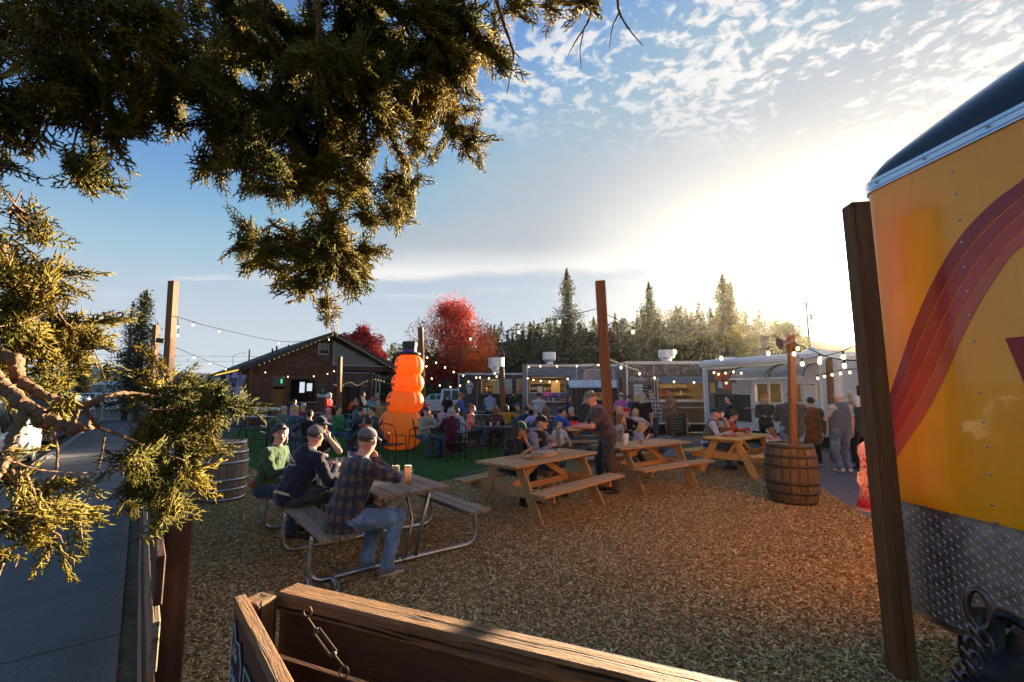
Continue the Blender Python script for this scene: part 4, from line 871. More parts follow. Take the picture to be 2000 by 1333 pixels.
# 4 white trailer
pa, pb = Vector((7.15, 17.0, 0)), Vector((8.75, 13.3, 0))
f5 = Face(pa, atan2((pb-pa).y, (pb-pa).x)); L5 = (pb-pa).length+.25; H5 = 2.62
X, Z = f5.x, lambda u, v: f5.uv(u, v)[1]
w5 = [(X(1477), X(1527), Z(1500, 786), Z(1500, 750)), (X(1545), X(1612) if X(1612) < L5-.1 else L5-.15, Z(1580, 786), Z(1580, 750))]
WT = M('white_trailer_skin', (.52, .55, .60), .35, .1, .12, 1.5, .15, 5, dirt=.12)
t4 = truck('rounded white trailer with orange block letters and curved awnings', f5, L5, H5, 2.3, WT, w5, WHITE, wheels=(X(1492),), seam=1.3)
MB().lathe([(0.001, -.02), (.2, -.02), (.22, .0), (.22, .16), (.2, .2), (.001, .2)], 4)
mb = MB(); mb.prism([(-.06, H5-.02), (-.11, H5+.02), (-.12, H5+.11), (-.07, H5+.2), (.1, H5+.27), (2.2, H5+.27), (2.35, H5+.1), (2.35, H5-.02)], -.08, L5+.08, 'x'); mb.build('rounded_roof', WT, t4)
dk = (X(1388), X(1462)); boxo('graphic_panel', X(1384), X(1440), -.012, -.004, Z(1420, 812), H5-.1, M('panel_olive', (.13, .115, .09), .5, 0, .15), t4); boxo('dot_panel', X(1430), X(1463), -.017, -.0125, Z(1450, 770), Z(1450, 748), M('panel_pale', (.45, .43, .42), .6), t4)
for i in range(13):
    for j in range(7): boxo('dot', X(1432)+.05+i*.055-(j % 2)*.02, X(1432)+.07+i*.055-(j % 2)*.02, -.0185, -.0175, Z(1450, 768)+j*.06, Z(1450, 768)+.028+j*.06, BLACKM, t4)
OR_ = M('letter_orange', (.72, .13, .015), .5, 0, .08)
text('lettering', 'SMO', Vector((X(1417), -.02, Z(1417, 735))), RX, .44, OR_, t4, world=False, ext=.003, bold=.012); text('lettering', 'SI', Vector((X(1420), -.02, Z(1420, 754))), RX, .44, OR_, t4, world=False, ext=.003, bold=.012); text('lettering', '&', Vector((X(1408), -.02, Z(1408, 752))), RX, .34, M('letter_white', (.6, .62, .65), .5), t4, world=False, ext=.003, bold=.01)
boxo('yellow_tag', X(1388), X(1397), -.02, -.0125, Z(1392, 768), Z(1392, 748), M('tag_amber', (.6, .33, .05), .5), t4)
mn = boxo('menu_board', X(1397), X(1465), -.04, -.0185, Z(1430, 822), Z(1430, 771), M('board_black', (0, 0, 0)), t4)
for k in range(8): boxo('menu_line', X(1400)+.05, X(1400)+R.uniform(.3, .6), -.042, -.0405, Z(1430, 775)-.08*k-.07, Z(1430, 775)-.08*k-.055, M('faint_chalk', (0, 0, 0)), mn)
AW = M('smoked_awning', (.16, .15, .14), .2, 0, .1, spec=.7, alpha=.75)
for a, b in ((X(1470)-.25, X(1530)), (X(1536), L5)):
    n = 8; V = [(x, -.75*sin(pi/2*k/n), H5-.08-.42*(1-cos(pi/2*k/n))) for k in range(n+1) for x in (a, b)]; ob('awning', V, [(2*k, 2*k+1, 2*k+3, 2*k+2) for k in range(n)], AW, t4, smooth=True)
    for x in (a, b): MB().tube([(x, -.76*sin(pi/2*k/n), H5-.07-.42*(1-cos(pi/2*k/n))) for k in range(n+1)], .018, 5).build('awning_rib', BLACKM, t4)
    MB().tube([(a, -.76, H5-.5), (b, -.76, H5-.5)], .02, 5).build('awning_bar', WHITE, t4)
boxo('serving_shelf', w5[0][0]-.2, w5[0][1]+.2, -.35, -.03, w5[0][2]-.22, w5[0][2]-.18, STEEL, t4); 
for a, b, c, d in w5: boxo('mullion', (a+b)/2-.03, (a+b)/2+.03, -.03, .03, c, d, M('cream_frame', (.5, .46, .36), .5), t4)
boxo('paper_sign', w5[1][0]+.3, w5[1][0]+.8, -.005, .005, w5[1][2]+.05, w5[1][2]+.5, M('paper_white', (0, 0, 0)), t4); boxo('paper_sign', w5[1][0]+1.0 if w5[1][1]-w5[1][0] > 1.4 else w5[1][0]+.85, w5[1][1]-.05, -.005, .005, w5[1][2]+.1, w5[1][2]+.45, M('paper_mustard', (0, 0, 0)), t4)
MB().lathe([(.15, 0), (.13, .2), (.10, .22), (.10, .5), (.17, .56), (.17, .62), (.12, .64), (.16, .72), (.18, .74), (.18, .78), (.05, .8)], 14).build('flue', M('flue_steel', (.32, .27, .2), .35, .9), t4, smooth=False).location = (Face(f5.O-f5.n*.7, f5.a).x(1498), .7, H5+.2)
MB().lathe([(.34, 0), (.33, .05), (.05, .25)], 4).build('roof_vent', WT, t4).location = (Face(f5.O-f5.n*1., f5.a).x(1590), 1., H5+.26)
mb = MB(); xa = X(1492); mb.add([(xa+(.5+q)*cos(pi*k/14), -.045, .33+(.5+q)*sin(pi*k/14)) for k in range(15) for q in (0, .05)], [(2*k, 2*k+1, 2*k+3, 2*k+2) for k in range(14)]); mb.build('wheel_arch', WHITE, t4)
text('lettering', 'K', Vector((X(1512), -.012, Z(1512, 812))), RX, .3, BLACKM, t4, world=False, ext=.003, bold=.01)
# 5 further white truck lettered M
f6 = Face((9.15, 12.7), f5.a+.05); L6 = 4.2; H6 = 2.62
t5 = truck('plain white truck with a big black M, half hidden by the near post', f6, L6, H6, 2.2, M('white_truck_skin', (.5, .5, .52), .4, 0, .1), [], WHITE, wheels=(1.,), lamps=False)
text('lettering', 'M', Vector((f6.x(1672), -.012, hz(f6, 1672, 766))), RX, .42, BLACKM, t5, world=False, ext=.003, bold=.012, al='LEFT')
ac = boxo('rooftop_unit', .6, 1.6, .5, 1.3, H6+.05, H6+.4, WHITE, t5, .03)
for k in range(12): boxo('louvre', .64+k*.077, .67+k*.077, .485, .5, H6+.1, H6+.35, STEEL, ac)
# menu A-board by the white trailer
q = thing('menu_board', 'tall white menu board headed TO DAYS leaning in front of the white trailer', 'menu board', G(1607, 868), f5.a+.5)
mb = MB(); mb.box((0, .1, .62), (.62, .03, 1.15), Matrix.Rotation(-.1, 4, 'X')); mb.build('panel', M('board_white', (.6, .62, .66), .5), q)
RT = Matrix.Rotation(-.1, 3, 'X') @ RX
text('lettering', 'TO DAYS', Matrix.Rotation(-.1, 3, 'X') @ Vector((0, .08, 1.1)), RT, .13, BLACKM, q, world=False, ext=.001)
for k in range(9):
    z = (1.0, .95, .9, .85, .8, .75, .36, .27, .2)[k]; mb = MB(); mb.box((.02*(k % 2), .083, z), (.36-.06*(k % 3), .003, .03 if k == 6 else .016), Matrix.Rotation(-.1, 4, 'X')); mb.build('print_line', M('letter_red', (0, 0, 0)) if k == 6 else STEEL, q)
mb = MB(); mb.box((0, .083, .56), (.4, .004, .24), Matrix.Rotation(-.1, 4, 'X')); mb.build('photo_panel', M('food_photo', (.08, .05, .035), .5, 0, .9, 14), q)
# ------------------------------------------------------------------ vehicles
def vehicle(label, loc, heading, paint_, L=4.7, Wd=1.9, H=1.7, kind='suv', name='parked_car', cat='car', group='cars parked along the street', rack=False):
    v = thing(name, label, cat, loc, heading, group); w2_ = Wd/2; hb = H*.56
    if kind == 'pickup': L = 5.6; low = [(0, .5), (.02, hb*1.02), (.33*L, hb*1.04), (.34*L, hb*1.04), (.74*L, hb*1.0), (.97*L, hb*.92), (L, .6), (L, .38), (0, .38)]; top = [(.36*L, hb), (.38*L, H-.03), (.42*L, H), (.58*L, H), (.64*L, H-.06), (.75*L, hb)]
    else: low = [(0, .45), (.02, hb), (.3*L, hb*1.05), (.72*L, hb*1.0), (.96*L, hb*.86), (L, .55), (L, .32), (0, .32)]; top = [(.02*L, hb), (.06*L, H-.08), (.12*L, H), (.5*L, H), (.6*L, H-.07), (.74*L, hb)]
    n = len(low); V = []; 
    for k, y in enumerate((-w2_, -w2_+.05, w2_-.05, w2_)):
        for x, z in low: e = .05 if k in (0, 3) else 0; V.append((min(L-e, max(e, x)), y, z-(e if z > .9 else 0)))
    F = [tuple(range(n)), tuple(range(4*n-1, 3*n-1, -1))]+[(k*n+i, (k+1)*n+i, (k+1)*n+(i+1) % n, k*n+(i+1) % n) for k in range(3) for i in range(n)]
    ob('body', V, F, paint_, v)
    t_ = [(x, z) for x, z in top]; n = len(t_); tw = w2_-.22
    V = [(x, -(w2_-.06 if z <= hb+.01 else tw), z) for x, z in t_]+[(x, (w2_-.06 if z <= hb+.01 else tw), z) for x, z in t_]
    F = [tuple(range(n)), tuple(range(2*n-1, n-1, -1))]+[(i, n+i, n+i+1, i+1) for i in range(n-1)]+[(n-1, 2*n-1, n, 0)]
    ob('cabin', V, F, paint_, v)
    cb = [(.40, .58, .62, .73)] if kind == 'pickup' else [(.10, .30, .32, .64)]
    for sg in (-1, 1):
        spans = ((.40*L, .50*L), (.51*L, .62*L)) if kind == 'pickup' else ((.08*L, .24*L), (.26*L, .42*L), (.44*L, .58*L))
        for a, b in spans:
            z0_, z1_ = hb+.05, H-.12; y0_, y1_ = sg*(w2_-.055-(z0_-hb)*.16/(H-hb)+.006), sg*(tw+.03)
            ob('window', [(a, y0_, z0_), (b, y0_, z0_), (b-.02, y1_, z1_), (a+.04, y1_, z1_)], [(0, 1, 2, 3)], DKG, v)
    x1, z1 = t_[-1]; x0, z0_ = t_[-2]; ob('windscreen', [(x0+.02, -tw+.05, z0_), (x0+.02, tw-.05, z0_), (x1+.0, w2_-.15, z1+.03), (x1, -w2_+.15, z1+.03)], [(0, 1, 2, 3)], DKG, v)
    x1, z1 = t_[0]; x0, z0_ = t_[1]; ob('rear_window', [(x0-.015, -tw+.1, z0_-.03), (x0-.015, tw-.1, z0_-.03), (x1-.01, w2_-.2, z1+.08), (x1-.01, -w2_+.2, z1+.08)], [(0, 1, 2, 3)], DKG, v)
    for sg in (-1, 1):
        boxo('tail_light', -.012, .06, sg*(w2_-.17), sg*(w2_-.03), hb-.38, hb-.08, M('tail_red', (.35, .01, .01), .3), v); boxo('headlight', L-.14, L-.02, sg*(w2_-.35), sg*(w2_-.06), hb*.62, hb*.76, M('lamp_clear', (.6, .6, .62), .15), v)
        boxo('mirror', .6*L, .6*L+.12, sg*(w2_+.0), sg*(w2_+.18), hb+.04, hb+.2, BLACKM, v, .03)
        for x in (.19*L, .80*L): wheel(v, x, sg*(w2_-.12), .36, .24)
        for x in (.3*L, .46*L): boxo('door_handle', x, x+.14, sg*(w2_-.0), sg*(w2_+.03), hb-.12, hb-.09, BLACKM, v)
        boxo('side_step', .3*L, .68*L, sg*(w2_-.1), sg*(w2_+.06), .3, .36, BLACKM, v)
    boxo('bumper', -.07, .05, -w2_+.08, w2_-.08, .38, .58, BLACKM, v, .02); boxo('number_plate', -.085, -.07, -.16, .16, .62, .74, WHITE, v)
    if rack: 
        boxo('roof_box', .1*L, .52*L, -.4, .4, H+.1, H+.38, BLACKM, v, .06)
        for sg in (-1, 1): MB().tube([(.1*L, sg*.62, H+.06), (.5*L, sg*.62, H+.06)], .025, 5).build('roof_rail', STEEL, v)
    return v
PW = M('car_white', (.62, .62, .63), .3, 0, .05, coat=.6); PB = M('car_black', (.015, .016, .02), .25, 0, .1, coat=.8); PG = M('car_grey', (.14, .15, .17), .3, .4, .1, coat=.6); PS = M('car_silver', (.38, .39, .41), .35, .5, .1, coat=.5); PR = M('car_red', (.25, .02, .02), .3, 0, .1, coat=.6)
hd = atan2(D.y, D.x)
vehicle('white SUV parked nearest at the kerb, cut off by the left edge', kp(9.6, -3.0, -.12), hd, PW, 4.9, 1.95, 1.72)
vehicle('black pickup parked behind the white SUV with a red tail light showing', kp(16.2, -3.05, -.12), hd, PB, H=1.72, kind='pickup')
vehicle('black SUV with a roof box parked beyond the black pickup', kp(23.5, -3.0, -.12), hd, PB, 4.9, 1.95, 1.8, rack=True)
vehicle('white hatchback parked last in the row along the pavement', kp(30.5, -3.0, -.12), hd, PW, 4.4, 1.85, 1.6)
wc = At(832, 800, 33); wc.z = 0
vehicle('white crew-cab pickup parked behind the orange inflatable', (wc.x-1.2, 34, 0), radians(8), PW, H=1.95, Wd=2., kind='pickup', group='cars beyond the trucks')
vehicle('silver car parked beyond the white pickup, by the charcoal truck', (At(893, 790, 46).x, 46, 0), radians(170), PS, 4.5, 1.8, 1.55, group='cars beyond the trucks')
for k, (u, Y, p_, lb) in enumerate(((200, 64, PW, 'white car far down the street under the yellow sign'), (222, 66, PR, 'red car with lit brake lamps far down the street'), (240, 72, PW, 'white van far beyond the roundabout'), (150, 60, PS, 'silver car crossing far behind the parked row'), (176, 75, PG, 'grey car in front of the distant shed'))):
    vehicle(lb, (At(u, 770, Y).x, Y, 0), radians((100, 95, 170, 10, 120)[k]), p_, 4.4, 1.8, 1.6 if k != 2 else 2.1, group='cars far down the street')
# ------------------------------------------------------------------ vegetation
rng = np.random.default_rng(11)
def rand_dirs(n):
    v = rng.normal(size=(n, 3)); return v/np.linalg.norm(v, axis=1)[:, None]
def leafmat(name, c1, c2, trans=.4, ns=1.2, c3=None, rough=.6):
    m, t, b, o = base(name); tc = t.n('ShaderNodeTexCoord').outputs['Object']
    c = t.mix(t.ss(t.noise(tc, ns, 5, .65), .35, .65), c1, c2)
    if c3: c = t.mix(t.ss(t.noise(tc, ns*.45, 3, .5), .45, .62), c, c3)
    at = t.n('ShaderNodeAttribute', attribute_name='leaf').outputs['Fac']; c = t.mix(at, t.vm('SCALE', c, .6), t.vm('SCALE', c, 1.35))
    t.put(b.inputs['Base Color'], c); b.inputs['Roughness'].default_value = rough; b.inputs['Specular IOR Level'].default_value = .25
    tr = t.n('ShaderNodeBsdfTranslucent', i_0=t.vm('MULTIPLY', c, (1.25, 1.1, .6))); ms = t.n('ShaderNodeMixShader', i_0=trans); t.put(ms.inputs[1], b); t.put(ms.inputs[2], tr); t.put(o.inputs[0], ms); return m
def leafmesh(name, cen, size, mat, parent=None, flat=None, aspect=.55, world=False):
    "bent two-triangle leaves: cen (n,3), size (n,)"
    n = len(cen); a = rand_dirs(n)
    if flat is not None: a = a*(1-flat)+np.array([0, 0, 1.])*0; a[:, 2] *= 1-flat; a /= np.linalg.norm(a, axis=1)[:, None]
    b = np.cross(a, rand_dirs(n)); b /= np.linalg.norm(b, axis=1)[:, None]; c = np.cross(a, b); s = size[:, None]
    V = np.stack([cen-a*s*.5, cen+b*s*aspect*.5+c*s*.08, cen+a*s*.5, cen-b*s*aspect*.5+c*s*.08], 1).reshape(-1, 3)
    F = np.arange(4*n).reshape(n, 4); o = ob(name, V, F, mat, parent, world=world)
    at = o.data.attributes.new('leaf', 'FLOAT', 'POINT'); at.data.foreach_set('value', np.repeat(rng.random(n), 4).astype(np.float32)); return o
BARK = M('juniper_bark', (.17, .095, .052), .9, 0, .5, 30, 1., 90)
BARKG = M('grey_bark', (.12, .10, .085), .9, 0, .3, 6, .8, 20)
# --- the near juniper
JM = leafmat('juniper_scales', (.085, .100, .020), (.32, .255, .040), .50, 5., (.24, .19, .03))
def spray():
    segs = []; L = .09; n = 11
    for i in range(3): segs.append(((0, i*L/3, 0), (0.002*(-1)**i, (i+1)*L/3, .002*i), .0019))
    for i in range(n):
        y = L*(.08+.9*i/n); sd = (-1)**i; l = L*.40*(1-.45*i/n)*rng.uniform(.8, 1.15); a = rng.uniform(.65, .95)
        p = np.array([0, y, 0]); q = p+np.array([sd*l*sin(a), l*cos(a), rng.uniform(-.45, .45)*l]); segs.append((p, q, -.0022))
        for k in range(2):
            f = .32+.33*k; r0 = p+(q-p)*f; s2 = (-1)**k*sd; l2 = l*.55; a2 = a*sd+s2*.7; segs.append((r0, r0+np.array([l2*sin(a2), l2*cos(a2), rng.uniform(-.5, .5)*l2]), -.0021))
    V = []; F = []
    for p, q, r in segs:
        p = np.array(p, float); q = np.array(q, float); t_ = (q-p)/np.linalg.norm(q-p); u_ = np.cross(t_, [0.1, .2, 1]); u_ /= np.linalg.norm(u_); w_ = np.cross(t_, u_); b_ = len(V); sm = r < 0; r = abs(r)
        for k in range(3): V.append(p+(u_*cos(k*2.094)+w_*sin(k*2.094))*r)
        if sm: V.append(q); F += [(b_+k, b_+(k+1) % 3, b_+3) for k in range(3)]; continue
        mid = p*.3+q*.7
        for k in range(3): V.append(mid+(u_*cos(k*2.094)+w_*sin(k*2.094))*r*1.15)
        V.append(q); F += [(b_+k, b_+(k+1) % 3, b_+3+(k+1) % 3) for k in range(3)]+[(b_+k, b_+3+(k+1) % 3, b_+3+k) for k in range(3)]+[(b_+3+k, b_+3+(k+1) % 3, b_+6) for k in range(3)]
    return np.array(V), np.array(F)
SPR = [spray() for _ in range(4)]
def pxw(u, v, d): p = pt(u, v, d); return np.array(p)
def foliage(name, blobs, d0, dens, parent, scale=1., depth=1.):
    P_, Q_, S_ = [], [], []; TW = []
    for bl in blobs:
        u, v, r = bl[:3]; dd_ = bl[3] if len(bl) > 3 else d0+rng.uniform(-.25, .35)*depth
        c = pxw(u, v, dd_); rad = r/FPX*dd_*.88; n = max(6, int(dens*rad*rad))
        nl = max(3, int(5+rad*70)); ld = rand_dirs(nl)+np.array([0, 0, -.25]); ld /= np.linalg.norm(ld, axis=1)[:, None]; ll = rng.uniform(.55, 1.12, nl)*rad; st_ = rand_dirs(nl)*rad*.3
        w_ = rng.integers(0, nl, n); f = rng.random(n)**.75; bend = rand_dirs(nl)*rad*.25
        x = st_[w_]+ld[w_]*(ll[w_]*f)[:, None]+bend[w_]*(f*f)[:, None]+rand_dirs(n)*.006
        dr_ = ld[w_]*.8+rand_dirs(n)*.62+bend[w_]/max(rad, .01)*f[:, None]*1.2+np.array([.05, 0, -.12]); dr_ /= np.linalg.norm(dr_, axis=1)[:, None]
        for a_, b_, c_, e_ in zip(st_, ld, ll, bend): TW.append((c+a_, c+a_+b_*c_*.5+e_*.25, c+a_+b_*c_+e_))
        P_.append(c+x-dr_*.045*scale); Q_.append(dr_); S_.append(rng.uniform(.7, 1.25, n)*scale)
    P_ = np.concatenate(P_); Q_ = np.concatenate(Q_); S_ = np.concatenate(S_); V, F, A = [], [], []; off = 0
    mb = MB()
    for q in TW: mb.tube(q, [.0028*scale, .002*scale, .0008], 4, False)
    tag(mb.build('twigs', BARK, parent, world=True), kind='stuff')
    kind = rng.integers(0, 4, len(P_))
    for k in range(4):
        m_ = kind == k; p, q, s = P_[m_], Q_[m_], S_[m_]; n = len(p); sv, sf = SPR[k]
        r_ = rand_dirs(n); x = np.cross(q, r_); x /= np.linalg.norm(x, axis=1)[:, None]; z = np.cross(x, q)
        vv = p[:, None]+s[:, None, None]*(sv[None, :, 0, None]*x[:, None]+sv[None, :, 1, None]*q[:, None]+sv[None, :, 2, None]*z[:, None])
        V.append(vv.reshape(-1, 3)); F.append((sf[None]+(np.arange(n)*len(sv))[:, None, None]+off).reshape(-1, 3)); off += n*len(sv); A.append(np.repeat(rng.random(n), len(sv)))
    o = ob(name, np.concatenate(V), np.concatenate(F), JM, parent, world=True)
    at = o.data.attributes.new('leaf', 'FLOAT', 'POINT'); at.data.foreach_set('value', np.concatenate(A).astype(np.float32)); print('foliage', name, sum(len(f) for f in F)); return o
jt = thing('juniper_tree', 'near juniper whose boughs hang into the top and left of the view', 'tree', (-2.9, 1.2, 0))
up = [(30, 45, 60), (100, 110, 85), (180, 150, 95), (55, 200, 75), (190, 235, 75), (165, 315, 48), (172, 350, 26), (15, 265, 28), (250, 40, 90), (340, 90, 105), (300, 195, 85), (400, 150, 95), (425, 235, 65), (432, 290, 45), (425, 330, 22), (480, 50, 105), (590, 90, 125), (560, 200, 105), (500, 290, 62), (640, 270, 105), (700, 50, 120), (810, 50, 115), (750, 160, 115), (850, 150, 95), (910, 80, 75), (955, 90, 42), (880, 240, 62), (925, 272, 36), (690, 345, 75), (590, 365, 75), (790, 360, 62), (770, 410, 35), (630, 190, 90), (480, 440, 20), (490, 482, 36), (545, 480, 62), (600, 500, 75), (660, 490, 70), (705, 500, 48), (600, 560, 30), (630, 590, 26), (640, 618, 14), (690, 545, 26), (560, 545, 26), (640, 430, 55), (720, 420, 35), (860, 110, 70), (1010, 15, 30), (1075, 5, 28), (1140, 0, 25), (985, 130, 14), (120, 20, 50), (660, 120, 100), (820, 240, 60), (620, 330, 70)]
foliage('crown', [b for b in up if b[0] < 380], 1.7, 4300, jt, 1.1); foliage('crown', [b for b in up if b[0] >= 380], 1.75, 6000, jt, 1.1)
l1 = [(8, 330, 22), (30, 420, 36), (75, 455, 20), (12, 480, 42)]
l2 = [(30, 545, 75), (75, 590, 75), (120, 640, 62), (60, 670, 72), (15, 740, 60), (150, 690, 30), (100, 540, 40), (20, 620, 70), (180, 670, 20), (105, 735, 30)]
l3 = [(340, 770, 62), (420, 775, 52), (300, 850, 68), (375, 860, 66), (300, 940, 62), (365, 950, 45), (255, 905, 35), (455, 790, 28), (325, 995, 30), (400, 820, 50), (345, 1000, 22), (470, 805, 14), (250, 990, 18)]
l4 = [(35, 920, 50), (95, 960, 55), (30, 1010, 58), (95, 1040, 40), (15, 1085, 34), (140, 1010, 28), (110, 805, 12)]
foliage('crown', l1, 1.3, 3000, jt, .8, .3); foliage('crown', l2, 1.12, 8000, jt, .74, .6); foliage('crown', l3, 1.12, 9500, jt, .7, .5); foliage('crown', l4, 1.0, 5500, jt, .7, .4)
def bough(pts, r0, r1, d0=1.75, name='branch', rough=.2, taper=None):
    w_ = [pt(p[0], p[1], p[2] if len(p) > 2 else d0) for p in pts]; c = curve(w_, 14); n = len(c); rs = []; r0 *= .38 if (w_[-1]-Vector((0, 0, CAMH))).length < 1.5 else .8; r1 *= .6; rough = rough*min(1, .007/r0)
    for i, p in enumerate(c): rs.append((r0+(r1-r0)*i/(n-1))*(1+R.uniform(-rough, rough)))
    c = [p+Vector((R.uniform(-1, 1), R.uniform(-1, 1), R.uniform(-1, 1)))*rs[i]*.25 for i, p in enumerate(c)]
    V, F = tube(c, rs, 7); return ob(name, V, F, BARK, jt, smooth=True, world=True)
MB().tube([(-2.9, 1.2, -.1), (-2.75, 1.15, 1.2), (-2.5, 1.2, 2.4), (-2.3, 1.4, 3.4)], [.19, .15, .12, .08], 12).build('trunk', BARK, jt, smooth=True, world=True)
bough([(-700, 700, 2.4), (-200, 640, 1.5), (0, 690, 1.1), (40, 742, 1.08), (95, 776, 1.06), (160, 792, 1.05), (205, 776, 1.05), (250, 768, 1.08), (330, 778, 1.12)], .034, .0035)
bough([(-300, 560, 1.8), (-60, 700, 1.12), (20, 768, 1.02), (60, 800, 1.0), (100, 822, .98), (145, 838, .97), (178, 832, .96)], .028, .013, rough=.25); bough([(140, 832, .97), (148, 812, .97), (153, 800, .965)], .011, .004)
bough([(55, 795, 1.0), (25, 850, .98), (10, 900, .96), (-20, 950, .95)], .016, .009); bough([(165, 795, 1.05), (190, 832, 1.06), (240, 852, 1.08), (300, 880, 1.1), (360, 900, 1.12)], .010, .003); bough([(245, 770, 1.08), (300, 800, 1.1), (380, 790, 1.12), (450, 790, 1.12)], .005, .0015)
bough([(205, 850, 1.07), (200, 880, 1.06), (190, 920, 1.05), (160, 945, 1.04), (120, 930, 1.03)], .0045, .0018); bough([(105, 845, 1.0), (112, 880, 1.0), (105, 930, .99), (60, 960, .98)], .006, .002); bough([(15, 900, .96), (90, 920, .98), (200, 925, 1.02)], .004, .0015)
bough([(100, 560, 1.1), (120, 620, 1.12), (175, 670, 1.14), (205, 740, 1.15)], .004, .0012); bough([(0, 470, 1.2), (30, 560, 1.15), (70, 640, 1.12)], .012, .004); bough([(-10, 370, 1.3), (20, 362, 1.3)], .004, .002)
for q in ([(560, -120, 1.6), (618, 0, 1.6), (622, 100, 1.62), (632, 180, 1.65), (655, 240, 1.67), (682, 288, 1.7)],): bough(q, .012, .004)
bough([(352, -40, 1.6), (350, 45, 1.6), (338, 62, 1.6), (304, 72, 1.6), (304, 100, 1.6), (309, 135, 1.6)], .010, .0035); bough([(350, 48, 1.6), (385, 75, 1.6), (415, 100, 1.6)], .005, .002)
bough([(760, 100, 1.9), (700, 215, 1.75), (665, 290, 1.72), (625, 360, 1.7), (600, 390, 1.7)], .013, .006); bough([(640, 330, 1.7), (690, 390, 1.7), (730, 450, 1.7), (728, 475, 1.7)], .004, .0015); bough([(625, 360, 1.7), (640, 420, 1.7), (620, 500, 1.7), (640, 580, 1.7), (642, 628, 1.7)], .006, .0012)
bough([(932, -30, 1.7), (928, 40, 1.7), (946, 92, 1.7), (915, 120, 1.7), (885, 150, 1.72)], .007, .003); bough([(960, -30, 1.7), (985, 50, 1.7), (1002, 100, 1.7), (1000, 130, 1.7), (990, 184, 1.7)], .008, .0025); bough([(1002, 100, 1.7), (1018, 115, 1.7)], .003, .002)
bough([(1165, -20, 1.7), (1150, 40, 1.7), (1125, 80, 1.7), (1108, 112, 1.7)], .006, .0016); bough([(1140, 60, 1.7), (1133, 100, 1.7), (1136, 138, 1.7)], .003, .0012); bough([(1205, -20, 1.7), (1210, 25, 1.7), (1232, 62, 1.7), (1256, 90, 1.7)], .006, .0016); bough([(1210, 25, 1.7), (1196, 55, 1.7), (1190, 95, 1.7)], .004, .0014)
bough([(78, -40, 1.7), (82, 40, 1.7), (70, 90, 1.7), (20, 140, 1.7), (-30, 160, 1.7)], .014, .008); bough([(75, 80, 1.7), (110, 120, 1.7), (180, 190, 1.7), (170, 330, 1.7)], .006, .002); bough([(280, -30, 1.7), (330, 60, 1.75), (400, 150, 1.8), (420, 280, 1.8)], .008, .002); bough([(-100, -60, 1.6), (300, -80, 1.7), (700, -60, 1.8), (1000, -40, 1.75), (1100, 5, 1.7), (1190, -10, 1.7)], .03, .008); bough([(-900, 500, 2.2), (-500, 100, 1.8), (-150, -60, 1.6)], .05, .03)
bough([(520, -60, 1.7), (520, 60, 1.8), (560, 180, 1.8), (520, 290, 1.8)], .008, .002); bough([(800, -50, 1.8), (790, 80, 1.85), (850, 160, 1.8), (920, 270, 1.8)], .008, .002); bough([(700, -50, 1.8), (690, 60, 1.85), (600, 130, 1.8)], .008, .002)
# --- mid and far trees
def twigs(name, par, segs, mat, n=5):
    mb = MB()
    for p, q, r0, r1 in segs: mb.tube([p, (Vector(p)+Vector(q))/2+Vector((R.uniform(-.1, .1), R.uniform(-.1, .1), 0))*(Vector(p)-Vector(q)).length*.3, q], [r0, (r0+r1)/2, r1], n, False)
    return mb.build(name, mat, par)
def conifer(label, u, Y, vtop, hw_px, mat, n=9000, base_v=None, shape=None, leaf=.16, lean=0, group='tall junipers and pines behind the trucks', cat='tree', gap=.5):
    x = At(u, 760, Y).x; H = At(u, vtop, Y).z; t = thing('conifer', label, cat, (x, Y, 0), 0, group); Wd = hw_px/FPX*Y
    shape = shape or (lambda f: (1-f)**.7); nb = int(60+H*6); cen = []; seg = [((0, 0, 0), (lean*.5, 0, H*.55), .022*H, .014*H), ((lean*.5, 0, H*.55), (lean, 0, H*.99), .014*H, .01)]
    for i in range(nb):
        f = .08+.9*(i/nb)**.85; a = i*2.4+R.uniform(-.5, .5); r = Wd*shape(f)*R.uniform(.55, 1.08)
        if r < .05: continue
        p0 = np.array([lean*f, 0, H*f]); p1 = p0+np.array([cos(a)*r, sin(a)*r, R.uniform(.0, .28)*r])
        if R.random() < gap: seg.append((tuple(p0), tuple(p1), .05*r+.01, .01))
        m_ = max(4, int(n/nb*(.3+1.4*shape(f)))); k = rng.random(m_)**.6; spread = .16*r+.12
        cen.append(p0+(p1-p0)*k[:, None]+rng.normal(size=(m_, 3))*spread*np.array([1, 1, .75]))
    cen.append(np.array([lean, 0, H])+rng.normal(size=(int(n*.02), 3))*np.array([.12, .12, .5])*H*.04-np.array([0, 0, .3]))
    cen = np.concatenate(cen); cen = cen[cen[:, 2] > .1]
    twigs('trunk', t, seg[:2], BARKG, 8); tag(twigs('limbs', t, seg[2:], BARKG, 4), kind='stuff'); leafmesh('crown', cen, rng.uniform(.5, 1.4, len(cen))*leaf, mat, t, aspect=.5); return t
